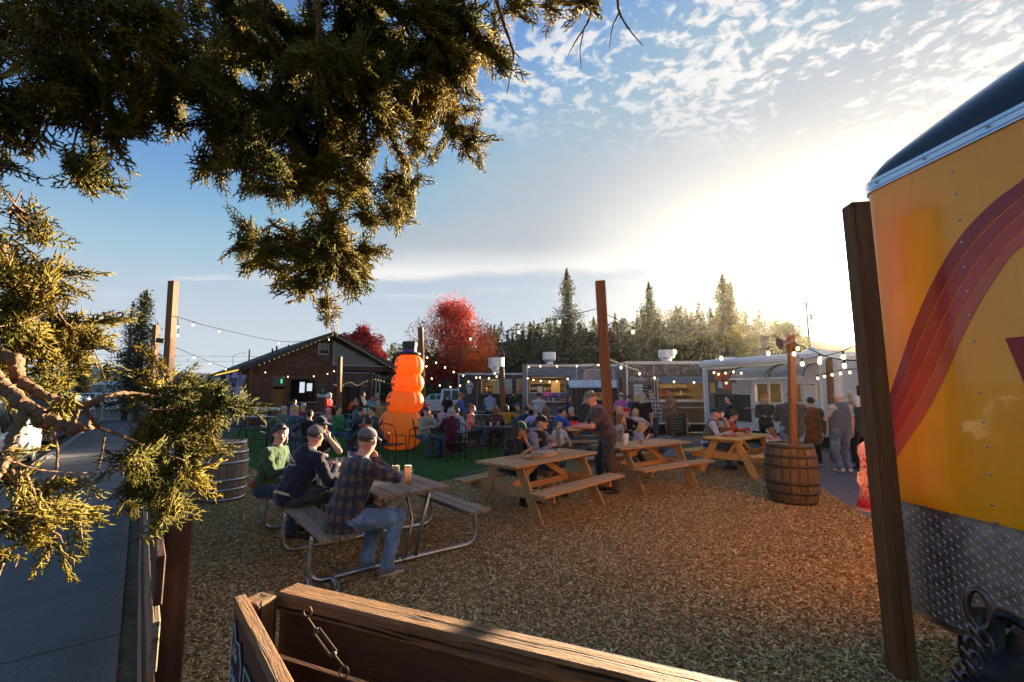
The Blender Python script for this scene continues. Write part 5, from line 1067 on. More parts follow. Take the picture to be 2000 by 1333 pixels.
def broad(label, u, Y, vtop, vbot, hw_px, mat, n=12000, leaf=.13, lobes=26, group='autumn maples', cat='tree', trunk=BARKG, seed=3, squash=1., open_=.32):
    x = At(u, 760, Y).x; H = At(u, vtop, Y).z; hb = max(.6, At(u, vbot, Y).z); t = thing('broadleaf_tree', label, cat, (x, Y, 0), 0, group); Wd = hw_px/FPX*Y; rr = random.Random(seed)
    ch_ = (H-hb)/2; cz = (H+hb)/2; cen = []; seg = [((0, 0, 0), (0, 0, hb+.3*ch_), .028*H, .02*H)]
    for i in range(lobes):
        a = rr.uniform(0, 6.28); e = rr.uniform(-.95, .92); rad = sqrt(max(0, 1-abs(e)**2.2))*(1-.28*e); q = rr.uniform(.35, .9)
        c = np.array([cos(a)*rad*Wd*q, sin(a)*rad*Wd*q*squash, cz+e*ch_*.82]); s = rr.uniform(.24, .46)*Wd*(1.1-.4*abs(e)); m_ = int(n/lobes)
        seg.append(((0, 0, hb+(c[2]-hb)*.35), tuple(c), .05*Wd*.3+.01, .012))
        cen.append(c+rand_dirs(m_)*(rng.random(m_)**open_)[:, None]*s*np.array([1, 1, .85])); cen.append(c*np.array([1, 1, 1])+rng.normal(size=(m_//6, 3))*s*.5)
    top = np.array([0, 0, H-.2*ch_]); cen.append(top+rng.normal(size=(n//45, 3))*np.array([.16*Wd, .16*Wd, .13*ch_]))
    cen = np.concatenate(cen); twigs('trunk', t, seg[:1], trunk, 8); tag(twigs('limbs', t, seg[1:], trunk, 5), kind='stuff'); leafmesh('crown', cen, rng.uniform(.6, 1.35, len(cen))*leaf, mat, t, aspect=.75); return t
DJ = leafmat('dark_juniper_leaf', (.020, .032, .014), (.050, .060, .020), .2, .5); DG = leafmat('hill_pine_leaf', (.026, .042, .018), (.075, .082, .030), .3, .3)
OL = leafmat('olive_tree_leaf', (.055, .060, .018), (.11, .105, .03), .45, .4); YG = leafmat('yellow_green_leaf', (.12, .14, .02), (.30, .26, .04), .55, .8)
RED = leafmat('maple_red_leaf', (.24, .016, .02), (.42, .035, .022), .5, .30, (.58, .15, .015)); PNK = leafmat('maple_pink_leaf', (.42, .03, .05), (.55, .05, .06), .5, .5)
broad('red maple turning orange at its right side, behind the charcoal truck', 877, 37, 580, 765, 84, RED, 32000, .115, 46, seed=4, open_=.4)
broad('crimson maple peeking over the right slope of the hall roof', 703, 42, 634, 720, 44, PNK, 9000, .15, 20, seed=8)
conifer('ragged dark juniper between the street and the tall post', 268, 27, 567, 60, DJ, 11000, shape=lambda f: (.95 if f < .4 else (1-f)**.8*(.75+.28*sin(f*30))), leaf=.13)
conifer('slim leaning juniper shoot beside the ragged dark juniper', 248, 28, 588, 24, DJ, 2500, shape=lambda f: .9 if f < .6 else (1-f)*1.8, leaf=.12, lean=-.1)
conifer('tallest juniper behind the blue-grey truck with a bare middle', 1113, 58, 530, 80, DG, 13000, shape=lambda f: (1.05*(1-f*.4) if f < .42 else (1-f)**.85*1.0*(.78+.3*sin(f*31))), leaf=.24, lean=-.2, gap=.9)
conifer('pointed juniper right of the tall centre post', 1274, 62, 557, 70, DG, 11000, shape=lambda f: (1.-f*.3 if f < .5 else (1-f)**.8*(.85+.3*sin(f*27))), leaf=.24)
conifer('backlit tall juniper with a double tip, nearest the sun', 1422, 55, 541, 54, OL, 11000, shape=lambda f: (.95 if f < .5 else (1-f)**.6*(.85+.25*sin(f*24))), leaf=.24)
conifer('second tip of the backlit juniper', 1438, 56, 552, 34, OL, 6000, shape=lambda f: (.8 if f < .6 else (1-f)*1.6), leaf=.22)
broad('small yellow-green tree behind the white trailer', 1440, 34, 640, 735, 34, YG, 6000, .12, 16, 'bright small trees', seed=5)
broad('dark rounded juniper left of the double-tipped one', 1180, 66, 640, 745, 55, DG, 9000, .26, 18, 'rounded trees behind the trucks', seed=6)
broad('rounded juniper low behind the blue-grey truck', 1030, 52, 660, 745, 55, DG, 9000, .2, 18, 'rounded trees behind the trucks', seed=9)
broad('olive bushy tree in the haze above the white trailer', 1530, 60, 622, 730, 62, OL, 9000, .24, 20, 'rounded trees behind the trucks', seed=12)
broad('bushy tree low behind the brown truck', 1355, 48, 655, 740, 50, OL, 8000, .2, 18, 'rounded trees behind the trucks', seed=13)
conifer('single tall pine far down the street', 158, 95, 713, 15, OL, 2500, shape=lambda f: .8 if f < .7 else (1-f)*2.4, leaf=.4, group='trees far down the street')
broad('pinkish bare thicket far down the street', 136, 80, 728, 760, 14, M('bare_twig', (.20, .12, .09), .8), 900, .3, 8, 'trees far down the street', seed=15)
broad('low dark hedge tree left of the hall', 408, 34, 745, 800, 28, DJ, 4000, .14, 12, 'shrubs by the hall', seed=16); broad('dark shrub behind the tall left post', 360, 36, 742, 800, 36, DJ, 5000, .14, 14, 'shrubs by the hall', seed=17)
bs = thing('bare_shrub', 'leafless pale shrub right of the tall left post', 'shrub', (At(378, 760, 30).x, 30, 0)); sg_ = []
for k in range(46):
    a = R.uniform(0, 6.28); l = R.uniform(.5, 1.); h = R.uniform(1.4, 2.9); sg_.append(((0, 0, .2), (cos(a)*l, sin(a)*l, h), .018, .006))
    for j in range(3): f = R.uniform(.5, .95); p = Vector((cos(a)*l*f, sin(a)*l*f, .2+(h-.2)*f)); sg_.append((p, p+Vector((R.uniform(-.4, .4), R.uniform(-.4, .4), R.uniform(.2, .5))), .007, .003))
tag(twigs('branches', bs, sg_, M('pale_twig', (.24, .17, .12), .8), 4), kind='stuff')
# --- hills and woods
def ridge(name, us, vs, Yr, Yb, mat, depth, seed=1):
    xs = np.linspace(At(us[0], 760, Yr).x, At(us[-1], 760, Yr).x, 90); vv = np.interp(xs*FPX/Yr+1000, us, vs); hz_ = [At(1000, v, Yr).z for v in vv]; rr = np.random.default_rng(seed)
    V = []; rows = 14
    for j in range(rows+4):
        f = min(1, j/rows); y = Yb+(Yr-Yb)*f+max(0, j-rows)*depth
        for x, h in zip(xs, hz_): s = x*(y/Yr)**.3; V.append((s, y, -.5+(h+.5)*(f*f*(3-2*f))*(1 if j <= rows else 1-.1*(j-rows))+rr.normal()*.01*h*(0 < f)))
    F = [(j*90+i, j*90+i+1, (j+1)*90+i+1, (j+1)*90+i) for j in range(rows+3) for i in range(89)]
    return tag(ob(name, V, F, mat, smooth=True), kind='structure'), xs, hz_
HG_ = ground_mat('dry_hillside', (.09, .085, .04), (.16, .135, .07), .03, 1.2, .3, .2)
h1, hx_, hh_ = ridge('hillside', [400, 700, 900, 1000, 1100, 1200, 1290, 1340, 1450, 1600, 1900, 2600], [752, 722, 688, 668, 655, 650, 642, 634, 636, 672, 700, 700], 150, 72, HG_, 40)
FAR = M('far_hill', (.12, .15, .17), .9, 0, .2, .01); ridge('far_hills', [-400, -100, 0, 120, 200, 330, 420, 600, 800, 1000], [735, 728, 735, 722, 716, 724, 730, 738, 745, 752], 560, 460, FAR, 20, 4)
MIDH = ground_mat('wooded_slope', (.10, .085, .035), (.16, .13, .05), .02, .5, .3, .3); ridge('wooded_slope', [-700, -400, 60, 200, 330, 460, 700], [748, 742, 741, 740, 742, 748, 756], 400, 330, MIDH, 10, 6)
def wood_mass(name, label, pts, hr, mat, nl, leaf):
    C_ = []; S_ = []
    for x, y, z in pts:
        H = rng.uniform(*hr); n = nl; f = rng.random(n); pine = rng.random() < .55
        r = (H*.24*(1-f)**.8 if pine else H*.33*np.sqrt(np.maximum(0, 1-(2*f-1)**2)))*rng.random(n)**.4; a = rng.random(n)*6.283
        C_.append(np.stack([x+r*np.cos(a), y+r*np.sin(a), z+.05*H+f*H*(1 if pine else .8)], 1)); S_.append(rng.uniform(.5, 1.3, n)*leaf)
    o = leafmesh(name, np.concatenate(C_), np.concatenate(S_), mat, aspect=.8); tag(o, label, kind='stuff'); return o
def hillz(x, y):
    f = (y-72)/78; f = min(1, max(0, f)); h = np.interp(x/((y/150)**.3), hx_, hh_); return -.5+(h+.5)*f*f*(3-2*f)
pts = []
for k in range(640):
    y = rng.uniform(72, 152); x = rng.uniform(-60, 140)*(y/110); 
    if x/y > .30 and x/y < .62 and rng.random() < .35 and y > 125: continue
    if x/y > .64: continue
    pts.append((x, y, hillz(x, y)))
wood_mass('hillside_trees', 'mixed junipers and pines covering the hillside behind the trucks', pts, (3.2, 7.5), DG, 170, .55)
pts = [(x, 151+rng.uniform(-3, 3), hillz(x, 150)) for x in rng.uniform(-60, 88, 90)]; wood_mass('ridge_trees', 'small backlit trees along the crest of the hill', pts, (3., 6.), OL, 170, .5)
pts = [(x, y, 0) for x, y in zip(rng.uniform(-420, -120, 260), rng.uniform(230, 330, 260))]; wood_mass('street_end_trees', 'band of golden-green woods far down the street', pts, (7, 12), OL, 60, 1.6)
pts = [(At(u, 760, Y).x, Y, 0) for u, Y in zip(rng.uniform(330, 1000, 60), rng.uniform(60, 90, 60))]; wood_mass('background_trees', 'low trees behind the hall and the parked cars', pts, (2.2, 4.2), DG, 170, .35)
# --- far buildings
fb = thing('distant_building', 'low grey metal building far beyond the yellow sign', 'building', (At(190, 760, 110).x, 115, 0)); boxo('wall', -6, 6, 0, 10, 0, 3.6, M('metal_wall', (.20, .23, .27), .5), fb); MB().prism([(-.6, 3.5), (5, 4.6), (10.6, 3.5)], -6.3, 6.3, 'x').build('roof', M('metal_roof', (.38, .42, .47), .4, .4), fb)
for k in range(4): boxo('door', -5+k*2.8, -3+k*2.8, -.05, .0, 0, 2.6, M('door_grey', (.10, .12, .14), .6), fb)
# --- poles, lamps, signs
def lamp_post(label, ub, Y, vt, ua, va, group='street lamps'):
    b = At(ub, 800, Y); b.z = 0; top = At(ub, vt, Y)-b; arm = At(ua, va, Y)-b; t = thing('street_lamp', label, 'street lamp', b, 0, group)
    MB().tube([(0, 0, 0), top], [.09, .05], 8).build('pole', GALV, t); MB().tube(curve([top-Vector((0, 0, .15)), top.lerp(arm, .35)+Vector((0, 0, .35*(arm.z-top.z)+.05)), top.lerp(arm, .75)+Vector((0, 0, (arm.z-top.z)*.2)), arm], 5), .03, 6).build('arm', GALV, t)
    dx = 1 if arm.x > top.x else -1; MB().box((arm.x+dx*.25, arm.y, arm.z), (.6, .2, .09), bev=.03).build('lamp_head', M('lamp_head_grey', (.3, .3, .31), .5), t); return t
l_ = lamp_post('curved-arm street lamp with a green street sign by the pavement end', 265, 31, 650, 186, 628); b = l_.location
boxo('street_sign', -.45, .45, -.06, -.03, Hz(266, 737, b), Hz(266, 729, b), M('sign_green', (.01, .20, .13), .4), l_); boxo('print_line', -.34, .34, -.066, -.061, (Hz(266, 737, b)+Hz(266, 729, b))/2-.04, (Hz(266, 737, b)+Hz(266, 729, b))/2+.04, WHITE, l_)
lamp_post('street lamp behind the charcoal truck', 985, 60, 690, 972, 680); lamp_post('tiny street lamp beyond the hall roof', 455, 90, 697, 476, 690)
sg_ = thing('warning_sign', 'yellow diamond roundabout warning sign at the end of the pavement', 'sign', (At(203, 760, 30).x, 30, 0)); sz = Hz(203, 733, sg_.location)
MB().tube([(0, .05, 0), (0, .05, sz+.3)], .035, 6).build('pole', GALV, sg_); mb = MB(); mb.prism([(0, sz-.53), (.53, sz), (0, sz+.53), (-.53, sz)], -.01, .01, 'y'); mb.build('plate', M('sign_yellow', (.62, .33, .02), .5), sg_)
for k in range(3):
    a0 = k*2.094+.2; mb = MB(); n = 7; V = [((q)*cos(a0+1.5*i/n), -.016, sz+q*sin(a0+1.5*i/n)) for i in range(n+1) for q in (.19, .27)]; mb.add(V, [(2*i, 2*i+1, 2*i+3, 2*i+2) for i in range(n)])
    a1 = a0+1.5; mb.add([(.13*cos(a1), -.016, sz+.13*sin(a1)), (.33*cos(a1), -.016, sz+.33*sin(a1)), (.23*cos(a1+.45), -.016, sz+.23*sin(a1+.45))], [(0, 1, 2)]); mb.build('arrow', BLACKM, sg_)
def upole(label, u, Y, vt, cross=True, r=.13):
    b = At(u, 800, Y); b.z = 0; h = Hz(u, vt, b); t = thing('utility_pole', label, 'utility pole', b, 0, 'utility poles'); MB().tube([(0, 0, -.3), (0, 0, h)], [r*1.3, r*.8], 8).build('pole', wood('pole_wood', rgb((84, 66, 50)), rgb((120, 98, 76)), axis=2), t)
    if cross: plank('crossarm', (-1.1, 0, h-.5), (1.1, 0, h-.5), .1, .12, W_DARK, t)
    return t, Vector((b.x, b.y, h-.4))
u1 = upole('utility pole left of the tall centre juniper', 965, 62, 634, False); u2 = upole('utility pole between the two big junipers', 1212, 75, 633); u3 = upole('pale utility pole in the glare near the sun', 1590, 55, 588, True, .15); u4 = upole('short pole behind the hall ridge', 480, 55, 683, False, .1); u5 = upole('thin white pole beside the left utility pole', 957, 63, 656, False, .06)
MB().box((.45, 0, u3[1].z-1.6), (.4, .4, .8), bev=.1).build('transformer', GALV, u3[0])
def wire(label, a, b, sag, r=.025):
    c = [Vector(a).lerp(Vector(b), t/14)-Vector((0, 0, sag*4*(t/14)*(1-t/14))) for t in range(15)]; return tag(MB().tube(c, r, 4, False).build('cable', M('cable_dark', (.03, .03, .035), .6)), label, 'cable', 'overhead cables')
wire('overhead cable from the left utility pole to the right one', u1[1], u2[1]-Vector((0, 0, 3)), 1.0); wire('overhead cable running from the pole between the junipers to the sunlit pole', u2[1], u3[1], 1.2)
wire('upper overhead cable crossing the pale sky left of the hall', At(100, 690, 55), At(560, 697, 55), .1, .02); wire('lower overhead cable crossing the pale sky left of the hall', At(60, 703, 60), At(520, 706, 60), .1, .02); wire('thin cable from the hall chimney towards the maple', At(735, 690, 40), At(965, 655, 62), .2, .02)
# --- string lights between the posts
strand('bulb string from the tall left post to the hall gable', [At(345, 619, 12), At(430, 643, 16), At(560, 668, 22), At(650, 660, 26)], [.13, .33, .62, .97], 0, 1.25, .012)
strand('far bulb string from the thin left post towards the hall eave', [At(340, 678, 12.1), At(400, 703, 17), At(450, 722, 21)], [.3, .6, .9], 0, 1.1, .01)
strand('short drop of two bulbs on the tall left post', [At(347, 622, 12), At(348, 640, 12), At(348, 652, 12)], [.3, .9], 0, 1.1, .01); strand('bulb cluster between the two left posts', [At(299, 690, 17), At(303, 705, 16.5), At(312, 716, 16), At(322, 712, 14)], [.05, .3, .5, .7, .95], 0, 1.3, .01)
strand('bulb string across the red maple to the post by the charcoal truck', [At(826, 690, 18.5), At(865, 712, 18.5), At(905, 730, 18.5), At(960, 735, 18.5), At(983, 722, 18.5)], 9, 0, 1.2, .01)
strand('second bulb string below the maple', [At(828, 700, 18.4), At(850, 745, 18.6), At(890, 752, 18.8), At(925, 738, 18.8), At(981, 722, 18.6)], 8, 0, 1.1, .01)
strand('bulb string from the centre post up past the left utility pole', [At(1167, 603, 8.8), At(1085, 624, 10.5), At(1000, 646, 12.5), At(900, 660, 15)], [.3, .62, .93], 0, 1.2, .007)
strand('bulb string from the centre post sagging right to the horn speaker post', [At(1180, 612, 8.8), At(1236, 640, 8.6), At(1310, 676, 8.4), At(1400, 690, 8.1), At(1480, 684, 7.7), At(1543, 668, 7.4)], [.2, .42, .62, .86], 0, 1.25, .006)
strand('bulb string along the blue-grey truck hatch', [At(1028, 735, 20), At(1050, 740, 19.8), At(1085, 742, 19.5), At(1120, 733, 19), At(1165, 712, 9.2)], [.03, .17, .3, .42, .52, .66], 0, 1.2, .01)
strand('bulb string on the roof edge of the blue-grey truck', [At(1022, 714, 23), At(1060, 712, 23), At(1120, 712, 22.8), At(1190, 708, 22.6)], 5, 0, 1.4, .01)
strand('bulb string across the brown truck lettering', [At(1184, 700, 8.2), At(1240, 722, 12), At(1275, 733, 14), At(1320, 742, 15), At(1370, 743, 15.5), At(1460, 745, 14)], 6, 0, 1.1, .005)
strand('bulb loop under the white trailer roof', [At(1390, 722, 15), At(1405, 727, 15), At(1430, 722, 14.6), At(1455, 726, 14.2)], 5, 0, 1.1, .008)
strand('near bulb string from the horn speaker post towards the big right post', [At(1546, 668, 7.35), At(1580, 682, 6.6), At(1625, 700, 5.8), At(1690, 706, 5.0)], [.12, .5, .8], 0, 1.0, .008)
strand('lower near bulb loop beside the horn speaker post', [At(1545, 672, 7.35), At(1563, 700, 7.1), At(1597, 697, 6.6), At(1640, 688, 6.), At(1700, 660, 5.2)], [.08, .28, .52, .78], 0, 1.15, .006)
strand('bulbs on the white truck by the amber post', [At(1590, 735, 11), At(1617, 728, 11), At(1650, 722, 10.5), At(1690, 720, 9.6)], 6, 0, 1.1, .008)
# lit festoon behind: speaker horn on the barrel post
sp = thing('horn_speaker', 'grey horn speaker clamped to the slim post on the barrel', 'speaker', At(1538, 672, 7.35)); mb = MB(); mb.lathe([(.10, 0), (.085, .03), (.04, .10), (.03, .16), (.045, .17), (.045, .22), (.01, .23)], 14); h = mb.build('horn', M('speaker_grey', (.12, .11, .10), .5), sp, smooth=False); h.rotation_euler = (0, radians(78), 0); h.location = (-.14, -.02, .0)
MB().box((-.02, 0, 0), (.08, .05, .1)).build('bracket', BLACKM, sp)
fl = thing('floodlight', 'small black floodlight bolted to the thin left post', 'floodlight', At(309, 666, 16.9)); MB().box((.12, 0, 0), (.3, .16, .18), Matrix.Rotation(.15, 4, 'Y')).build('housing', BLACKM, fl)
# ------------------------------------------------------------------ tables, benches, chairs and things on them
# metal-legged table in front
td = Vector((-.62, .785, 0)).normalized(); tq = Vector((td.y, -td.x, 0)); TO = Vector((-.93, 4.55, 0))
tang = atan2(td.y, td.x)                       # local x runs away from us along the table, local -y is its right
mt = thing('picnic_table', 'weathered plank picnic table on bent steel tube legs, nearest the camera', 'picnic table', TO, tang)
TL = 2.75
for k in range(5): plank('table_board', (-.02+R.uniform(-.012, .012), .31-.155*k, .735), (TL+R.uniform(-.01, .01), .31-.155*k, .735), .147, .038, W_GREY, mt, bev=.006)
for sg in (1, -1):
    for k in range(2): plank('bench_board', (-.05+R.uniform(-.01, .01), sg*(.73+.07)-sg*.145*k, .445), (TL+.1, sg*(.73+.07)-sg*.145*k, .445), .138, .038, W_GREY, mt, bev=.006)
def tubeo(name, pts, r, m, par, n=10, k=6, cv=True): return MB().tube(curve(pts, k) if cv else pts, r, n).build(name, m, par, smooth=True)
for x in (.28, 1.3, 2.3):
    for sg in (1, -1):
        tubeo('bench_leg', [(x, sg*.86, .42), (x, sg*.88, .25), (x+.0, sg*.875, .10), (x, sg*.80, .035), (x, sg*.66, .028), (x, sg*.45, .032), (x, sg*.2, .03), (x, 0, .03)], .024, GALV, mt)
        tubeo('table_leg', [(x, sg*.30, .715), (x, sg*.23, .4), (x, sg*.15, .04)], .022, GALV, mt, cv=False)
        tubeo('brace', [(x, sg*.04, .04), (x+.03, sg*.12, .40), (x+.3 if x < 2 else x-.3, sg*.14, .71)], .014, GALV, mt, cv=False)
    plank('cleat', (x, -.36, .70), (x, .36, .70), .04, .03, STEEL, mt)
tubeo('near_foot_loop', [(.28, .88, .06), (.12, .9, .03), (-.02, .85, .028), (-.06, .76, .028), (.06, .70, .028), (.28, .68, .028)], .022, GALV, mt)
def tl(x, y, z=.756): return TO+td*x+Vector((-td.y, td.x, 0))*y+Vector((0, 0, z))      # y>0: our left
# A-frame wooden picnic tables
def picnic(label, c, ang, L=1.83, wm=None, wd=.74):
    t = thing('picnic_table', label, 'picnic table', c, ang, 'wooden A-frame picnic tables'); n = 5; bw = wd/n
    for k in range(n): plank('table_board', (-L/2+R.uniform(-.008, .008), -wd/2+bw*(k+.5), .745), (L/2+R.uniform(-.008, .008), -wd/2+bw*(k+.5), .745), bw-.007, .036, wm, t, bev=.005)
    for sg in (1, -1):
        for k in range(2): plank('bench_board', (-L/2-.0, sg*(.63+.14*k), .445), (L/2, sg*(.63+.14*k), .445), .132, .036, wm, t, bev=.005)
        for x in (-L/2+.25, L/2-.25):
            plank('leg', (x, sg*.56, .0), (x, sg*.20, .725), .036, .135, wm, t, up=(0, 1, .5), bev=.005)
        plank('brace', (sg*.05, 0, .70), (sg*(L/2-.27), 0, .36), .036, .085, wm, t)
    for x in (-L/2+.29, L/2-.29): plank('seat_beam', (x, -.76, .38), (x, .76, .38), .036, .135, wm, t, up=(0, 0, 1)); plank('top_beam', (x, -.33, .69), (x, .33, .69), .036, .08, wm, t)
    plank('stretcher', (-L/2+.31, 0, .38), (L/2-.31, 0, .38), .036, .085, wm, t)
    return t
W_PIN2 = wood('picnic_pine_yellow', rgb((200, 148, 66)), rgb((222, 172, 98)), weather=.2, wc=rgb((170, 150, 126)), bump=.4)
# A: table with the couple. corners of the top in pixels -> place
c2a, c2b = G(1062, 908, .75), G(1150, 884, .75)
PA = picnic('wooden picnic table with the man in green-brimmed cap leaning over it', (.43, 6.89, 0), radians(48), 1.96, W_PINE)
PB_ = picnic('wooden picnic table with white cups, beside the blond child', (2.43, 8.64, 0), radians(35), 1.95, W_PINE)
PC = picnic('yellowest wooden picnic table with the couple in vest and orange jumper', (4.95, 10.1, 0), radians(42), 1.85, W_PIN2)
def pl(t, x, y, z=.765): return t.location+Vector((x*cos(t.rotation_euler.z)-y*sin(t.rotation_euler.z), x*sin(t.rotation_euler.z)+y*cos(t.rotation_euler.z), z))
W_OLD = wood('old_grey_table', rgb((92, 88, 80)), rgb((130, 124, 114)), weather=.5)
picnic('far picnic table holding the black tray, before the blue-grey truck', (2.0, 12.6, 0), radians(8), 1.9, W_PINE)
picnic('grey picnic table in front of the charcoal truck', (-1.3, 19.5, 0), radians(4), 2.2, W_OLD); picnic('second grey picnic table by the charcoal truck', (-2.4, 23., 0), radians(4), 2.2, W_OLD)
picnic('grey picnic table between the blue bench and the patio', (-5.9, 20, 0), radians(10), 2.2, W_OLD); picnic('grey picnic table at the hall serving hatch', (-9.6, 21, 0), radians(35), 2.0, W_OLD)
# drinks
BEER = M('lager', (.95, .55, .05), .15, 0, .03, trans=.75); FOAM = M('beer_foam', (.85, .80, .68), .8); AMB = M('amber_ale', (.60, .18, .015), .15, 0, .05, trans=.7); GL = glass('clear_glass')
def pint(label, loc, fill=.85, m=BEER, r=.042, h=.15, name='pint_glass', foam=True, group='glasses and cups on the tables'):
    t = thing(name, label, 'glass', loc, 0, group)
    MB().lathe([(r*.72, 0), (r, h), (r*.94, h), (r*.68, .008), (.001, .008)], 20, cap=False).build('glass', GL, t, smooth=True)
    MB().lathe([(r*.66, .01), (r*.66+r*.24*fill, h*fill)], 18).build('beer', m, t)
    if foam and fill > .6: MB().lathe([(r*.665+r*.24*fill, h*fill), (r*.68+r*.25*fill, h*fill+.016)], 18).build('foam', FOAM, t)
    return t
pint('full pint of pale lager, tallest and brightest on the near table', tl(.52, -.16), .9, h=.155)
pint('nearly empty pint glass standing in front of the full lager', tl(.33, -.08), .22, foam=False)
def cup(label, loc, r=.04, h=.12, m=WHITE, lid=True, group='glasses and cups on the tables', name='paper_cup'):
    t = thing(name, label, 'cup', loc, 0, group); MB().lathe([(r*.75, 0), (r, h), (r*.97, h), (r*.72, .006)], 18).build('cup', m, t)
    if lid: MB().lathe([(r*1.05, h-.004), (r*1.06, h+.006), (r*.9, h+.014), (.001, h+.014)], 18).build('lid', WHITE, t)
    return t
cup('brushed steel tumbler behind the pint glasses on the near table', tl(.74, -.12), .042, .13, M('tumbler_steel', (.55, .50, .42), .3, .9), False, name='tumbler')
pt_ = thing('pitcher', 'clear plastic pitcher with amber ale on the near table', 'pitcher', tl(1.62, .05)); MB().lathe([(.055, 0), (.072, .21), (.069, .21), (.052, .008), (.001, .008)], 22, cap=False).build('jug', GL, pt_, smooth=True); MB().lathe([(.051, .01), (.057, .07)], 20).build('beer', AMB, pt_); tubeo('handle', [(.068, 0, .19), (.12, 0, .18), (.125, 0, .08), (.06, 0, .05)], .008, M('clear_plastic', (.6, .6, .6), .1, alpha=.5), pt_, 8)
pint('pint with a little amber ale, left of the pitcher', tl(1.62, .22), .3, AMB, foam=False); pint('pint with a little amber ale, right of the pitcher', tl(1.36, -.05), .35, AMB, foam=False); pint('pint with dark beer in front of the man in black', tl(1.8, -.12), .8, M('stout', (.03, .012, .006), .2), foam=True)
ph = thing('plate', 'small paper plate by the pitcher on the near table', 'plate', tl(1.18, .02)); MB().lathe([(.001, .003), (.07, .004), (.10, .014), (.10, .017), (.07, .007), (.001, .006)], 24, cap=False).build('dish', WHITE, ph, smooth=True)
cup('tall white cup with lid, left of two on the second picnic table', pl(PB_, -.55, -.06), .045, .15, M('cup_paper', (.66, .66, .60), .6)); cup('tall white cup with lid, right of two on the second picnic table', pl(PB_, -.30, .12), .046, .16, M('cup_paper', (0, 0, 0))); pint('half-full amber ale glass beside the two white cups', pl(PB_, -.17, -.10), .45, AMB, foam=False)
bx = thing('cardboard_box', 'flat cardboard food box in front of the young man in the vest', 'box', pl(PA, .02, -.05), PA.rotation_euler.z+.15); KR = M('kraft_board', (.42, .30, .20), .8, 0, .15, 20, .2, 60); MB().box((0, 0, .03), (.34, .24, .06), bev=.004).build('tray', KR, bx); MB().box((0, .0, .064), (.345, .245, .006)).build('lid', KR, bx)
def foodtray(label, loc, rz=0, wrap=(.7, .65, .55), group='food baskets on the tables'):
    t = thing('food_basket', label, 'food basket', loc, rz, group); mb = MB(); mb.add([(-.12, -.08, .0), (.12, -.08, 0), (.12, .08, 0), (-.12, .08, 0), (-.15, -.11, .035), (.15, -.11, .035), (.15, .11, .035), (-.15, .11, .035)], [(0, 3, 2, 1), (0, 1, 5, 4), (1, 2, 6, 5), (2, 3, 7, 6), (3, 0, 4, 7)]); mb.build('liner', M('paper_liner%.2f' % wrap[1], wrap, .8, 0, .3, 20), t)
    mb = MB()
    for k in range(16): a = R.uniform(0, 3.1); x, y, z = R.uniform(-.09, .09), R.uniform(-.06, .06), R.uniform(.01, .04); mb.mat(k % 3); mb.box((x, y, z), (R.uniform(.03, .09), .018, .018), Matrix.Rotation(a, 4, 'Z') @ Matrix.Rotation(R.uniform(-.5, .5), 4, 'Y'), bev=.004)
    tag(mb.build('food', [M('fried', (.42, .20, .05), .7, 0, .3), M('crust', (.30, .10, .04), .7), M('lettuce', (.10, .18, .04), .7)], t), kind='stuff'); return t
foodtray('basket of grilled food on foil at the far end of the cap man\'s table', pl(PA, .40, .08), .3, (.55, .55, .56)); foodtray('paper wrap with food scraps by the young woman\'s elbow', pl(PA, -.28, -.10), .8, (.45, .36, .25))
foodtray('red-checked food basket before the man in the vest', pl(PC, -.38, .02), .1, (.60, .22, .15)); foodtray('blue paper food basket in the middle of the yellow table', pl(PC, -.02, .05), .5, (.40, .44, .60)); foodtray('orange food basket under the woman\'s hand', pl(PC, .28, .0), -.3, (.62, .28, .18)); cup('small steel cup at the right end of the yellow table', pl(PC, .50, .0), .04, .07, GALV, False, name='steel_cup')
# cafe furniture on the turf
IRON = M('wrought_iron', (.018, .018, .02), .38, .6, .15, spec=.6)
def cafe_chair(label, loc, rz, cushion=None, first=[None]):
    if first[0] is not None and cushion is None: return dup(first[0], loc, rz, label)
    t = thing('cafe_chair', label, 'chair', loc, rz, 'black iron cafe chairs on the turf')       # faces local +y
    mb = MB()
    for k in range(7): mb.box((0, -.19+.065*k, .44), (.46, .045, .012))
    mb.tube([(-.23, -.22, .44), (.23, -.22, .44), (.24, .22, .44), (-.24, .22, .44), (-.23, -.22, .44)], .012, 6); mb.build('seat', IRON, t)
    for sg in (-1, 1):
        tubeo('leg', [(sg*.24, .22, .64), (sg*.25, .23, .44), (sg*.26, .26, 0)], .012, IRON, t, 6, 4); tubeo('leg', [(sg*.23, -.22, .44), (sg*.25, -.30, 0)], .012, IRON, t, 6, cv=False)
        tubeo('armrest', [(sg*.22, -.28, .70), (sg*.27, -.1, .68), (sg*.27, .12, .66), (sg*.24, .22, .62)], .013, IRON, t, 6, 4)
    tubeo('back_frame', [(-.23, -.22, .44), (-.25, -.28, .7), (-.19, -.32, .90), (0, -.335, .96), (.19, -.32, .90), (.25, -.28, .7), (.23, -.22, .44)], .013, IRON, t, 6, 5)
    mb = MB()
    for k in range(5): x = -.15+.075*k; mb.tube([(x, -.23, .45), (x*1.05, -.28, .68), (x*.9, -.325, .92)], .006, 5)
    mb.tube(loop(Vector((0, -.29, .72)), Vector((1, 0, 0)), Vector((0, -.25, 1)).normalized(), .09, .11, 0, 12), .007, 5, False); mb.build('back_scroll', IRON, t)
    if cushion: MB().box((0, 0, .47), (.44, .42, .04), bev=.012).build('cushion', cushion, t); MB().box((0, -.27, .70), (.42, .02, .44), Matrix.Rotation(.15, 4, 'X')).build('sling', cushion, t)
    else: first[0] = t
    return t
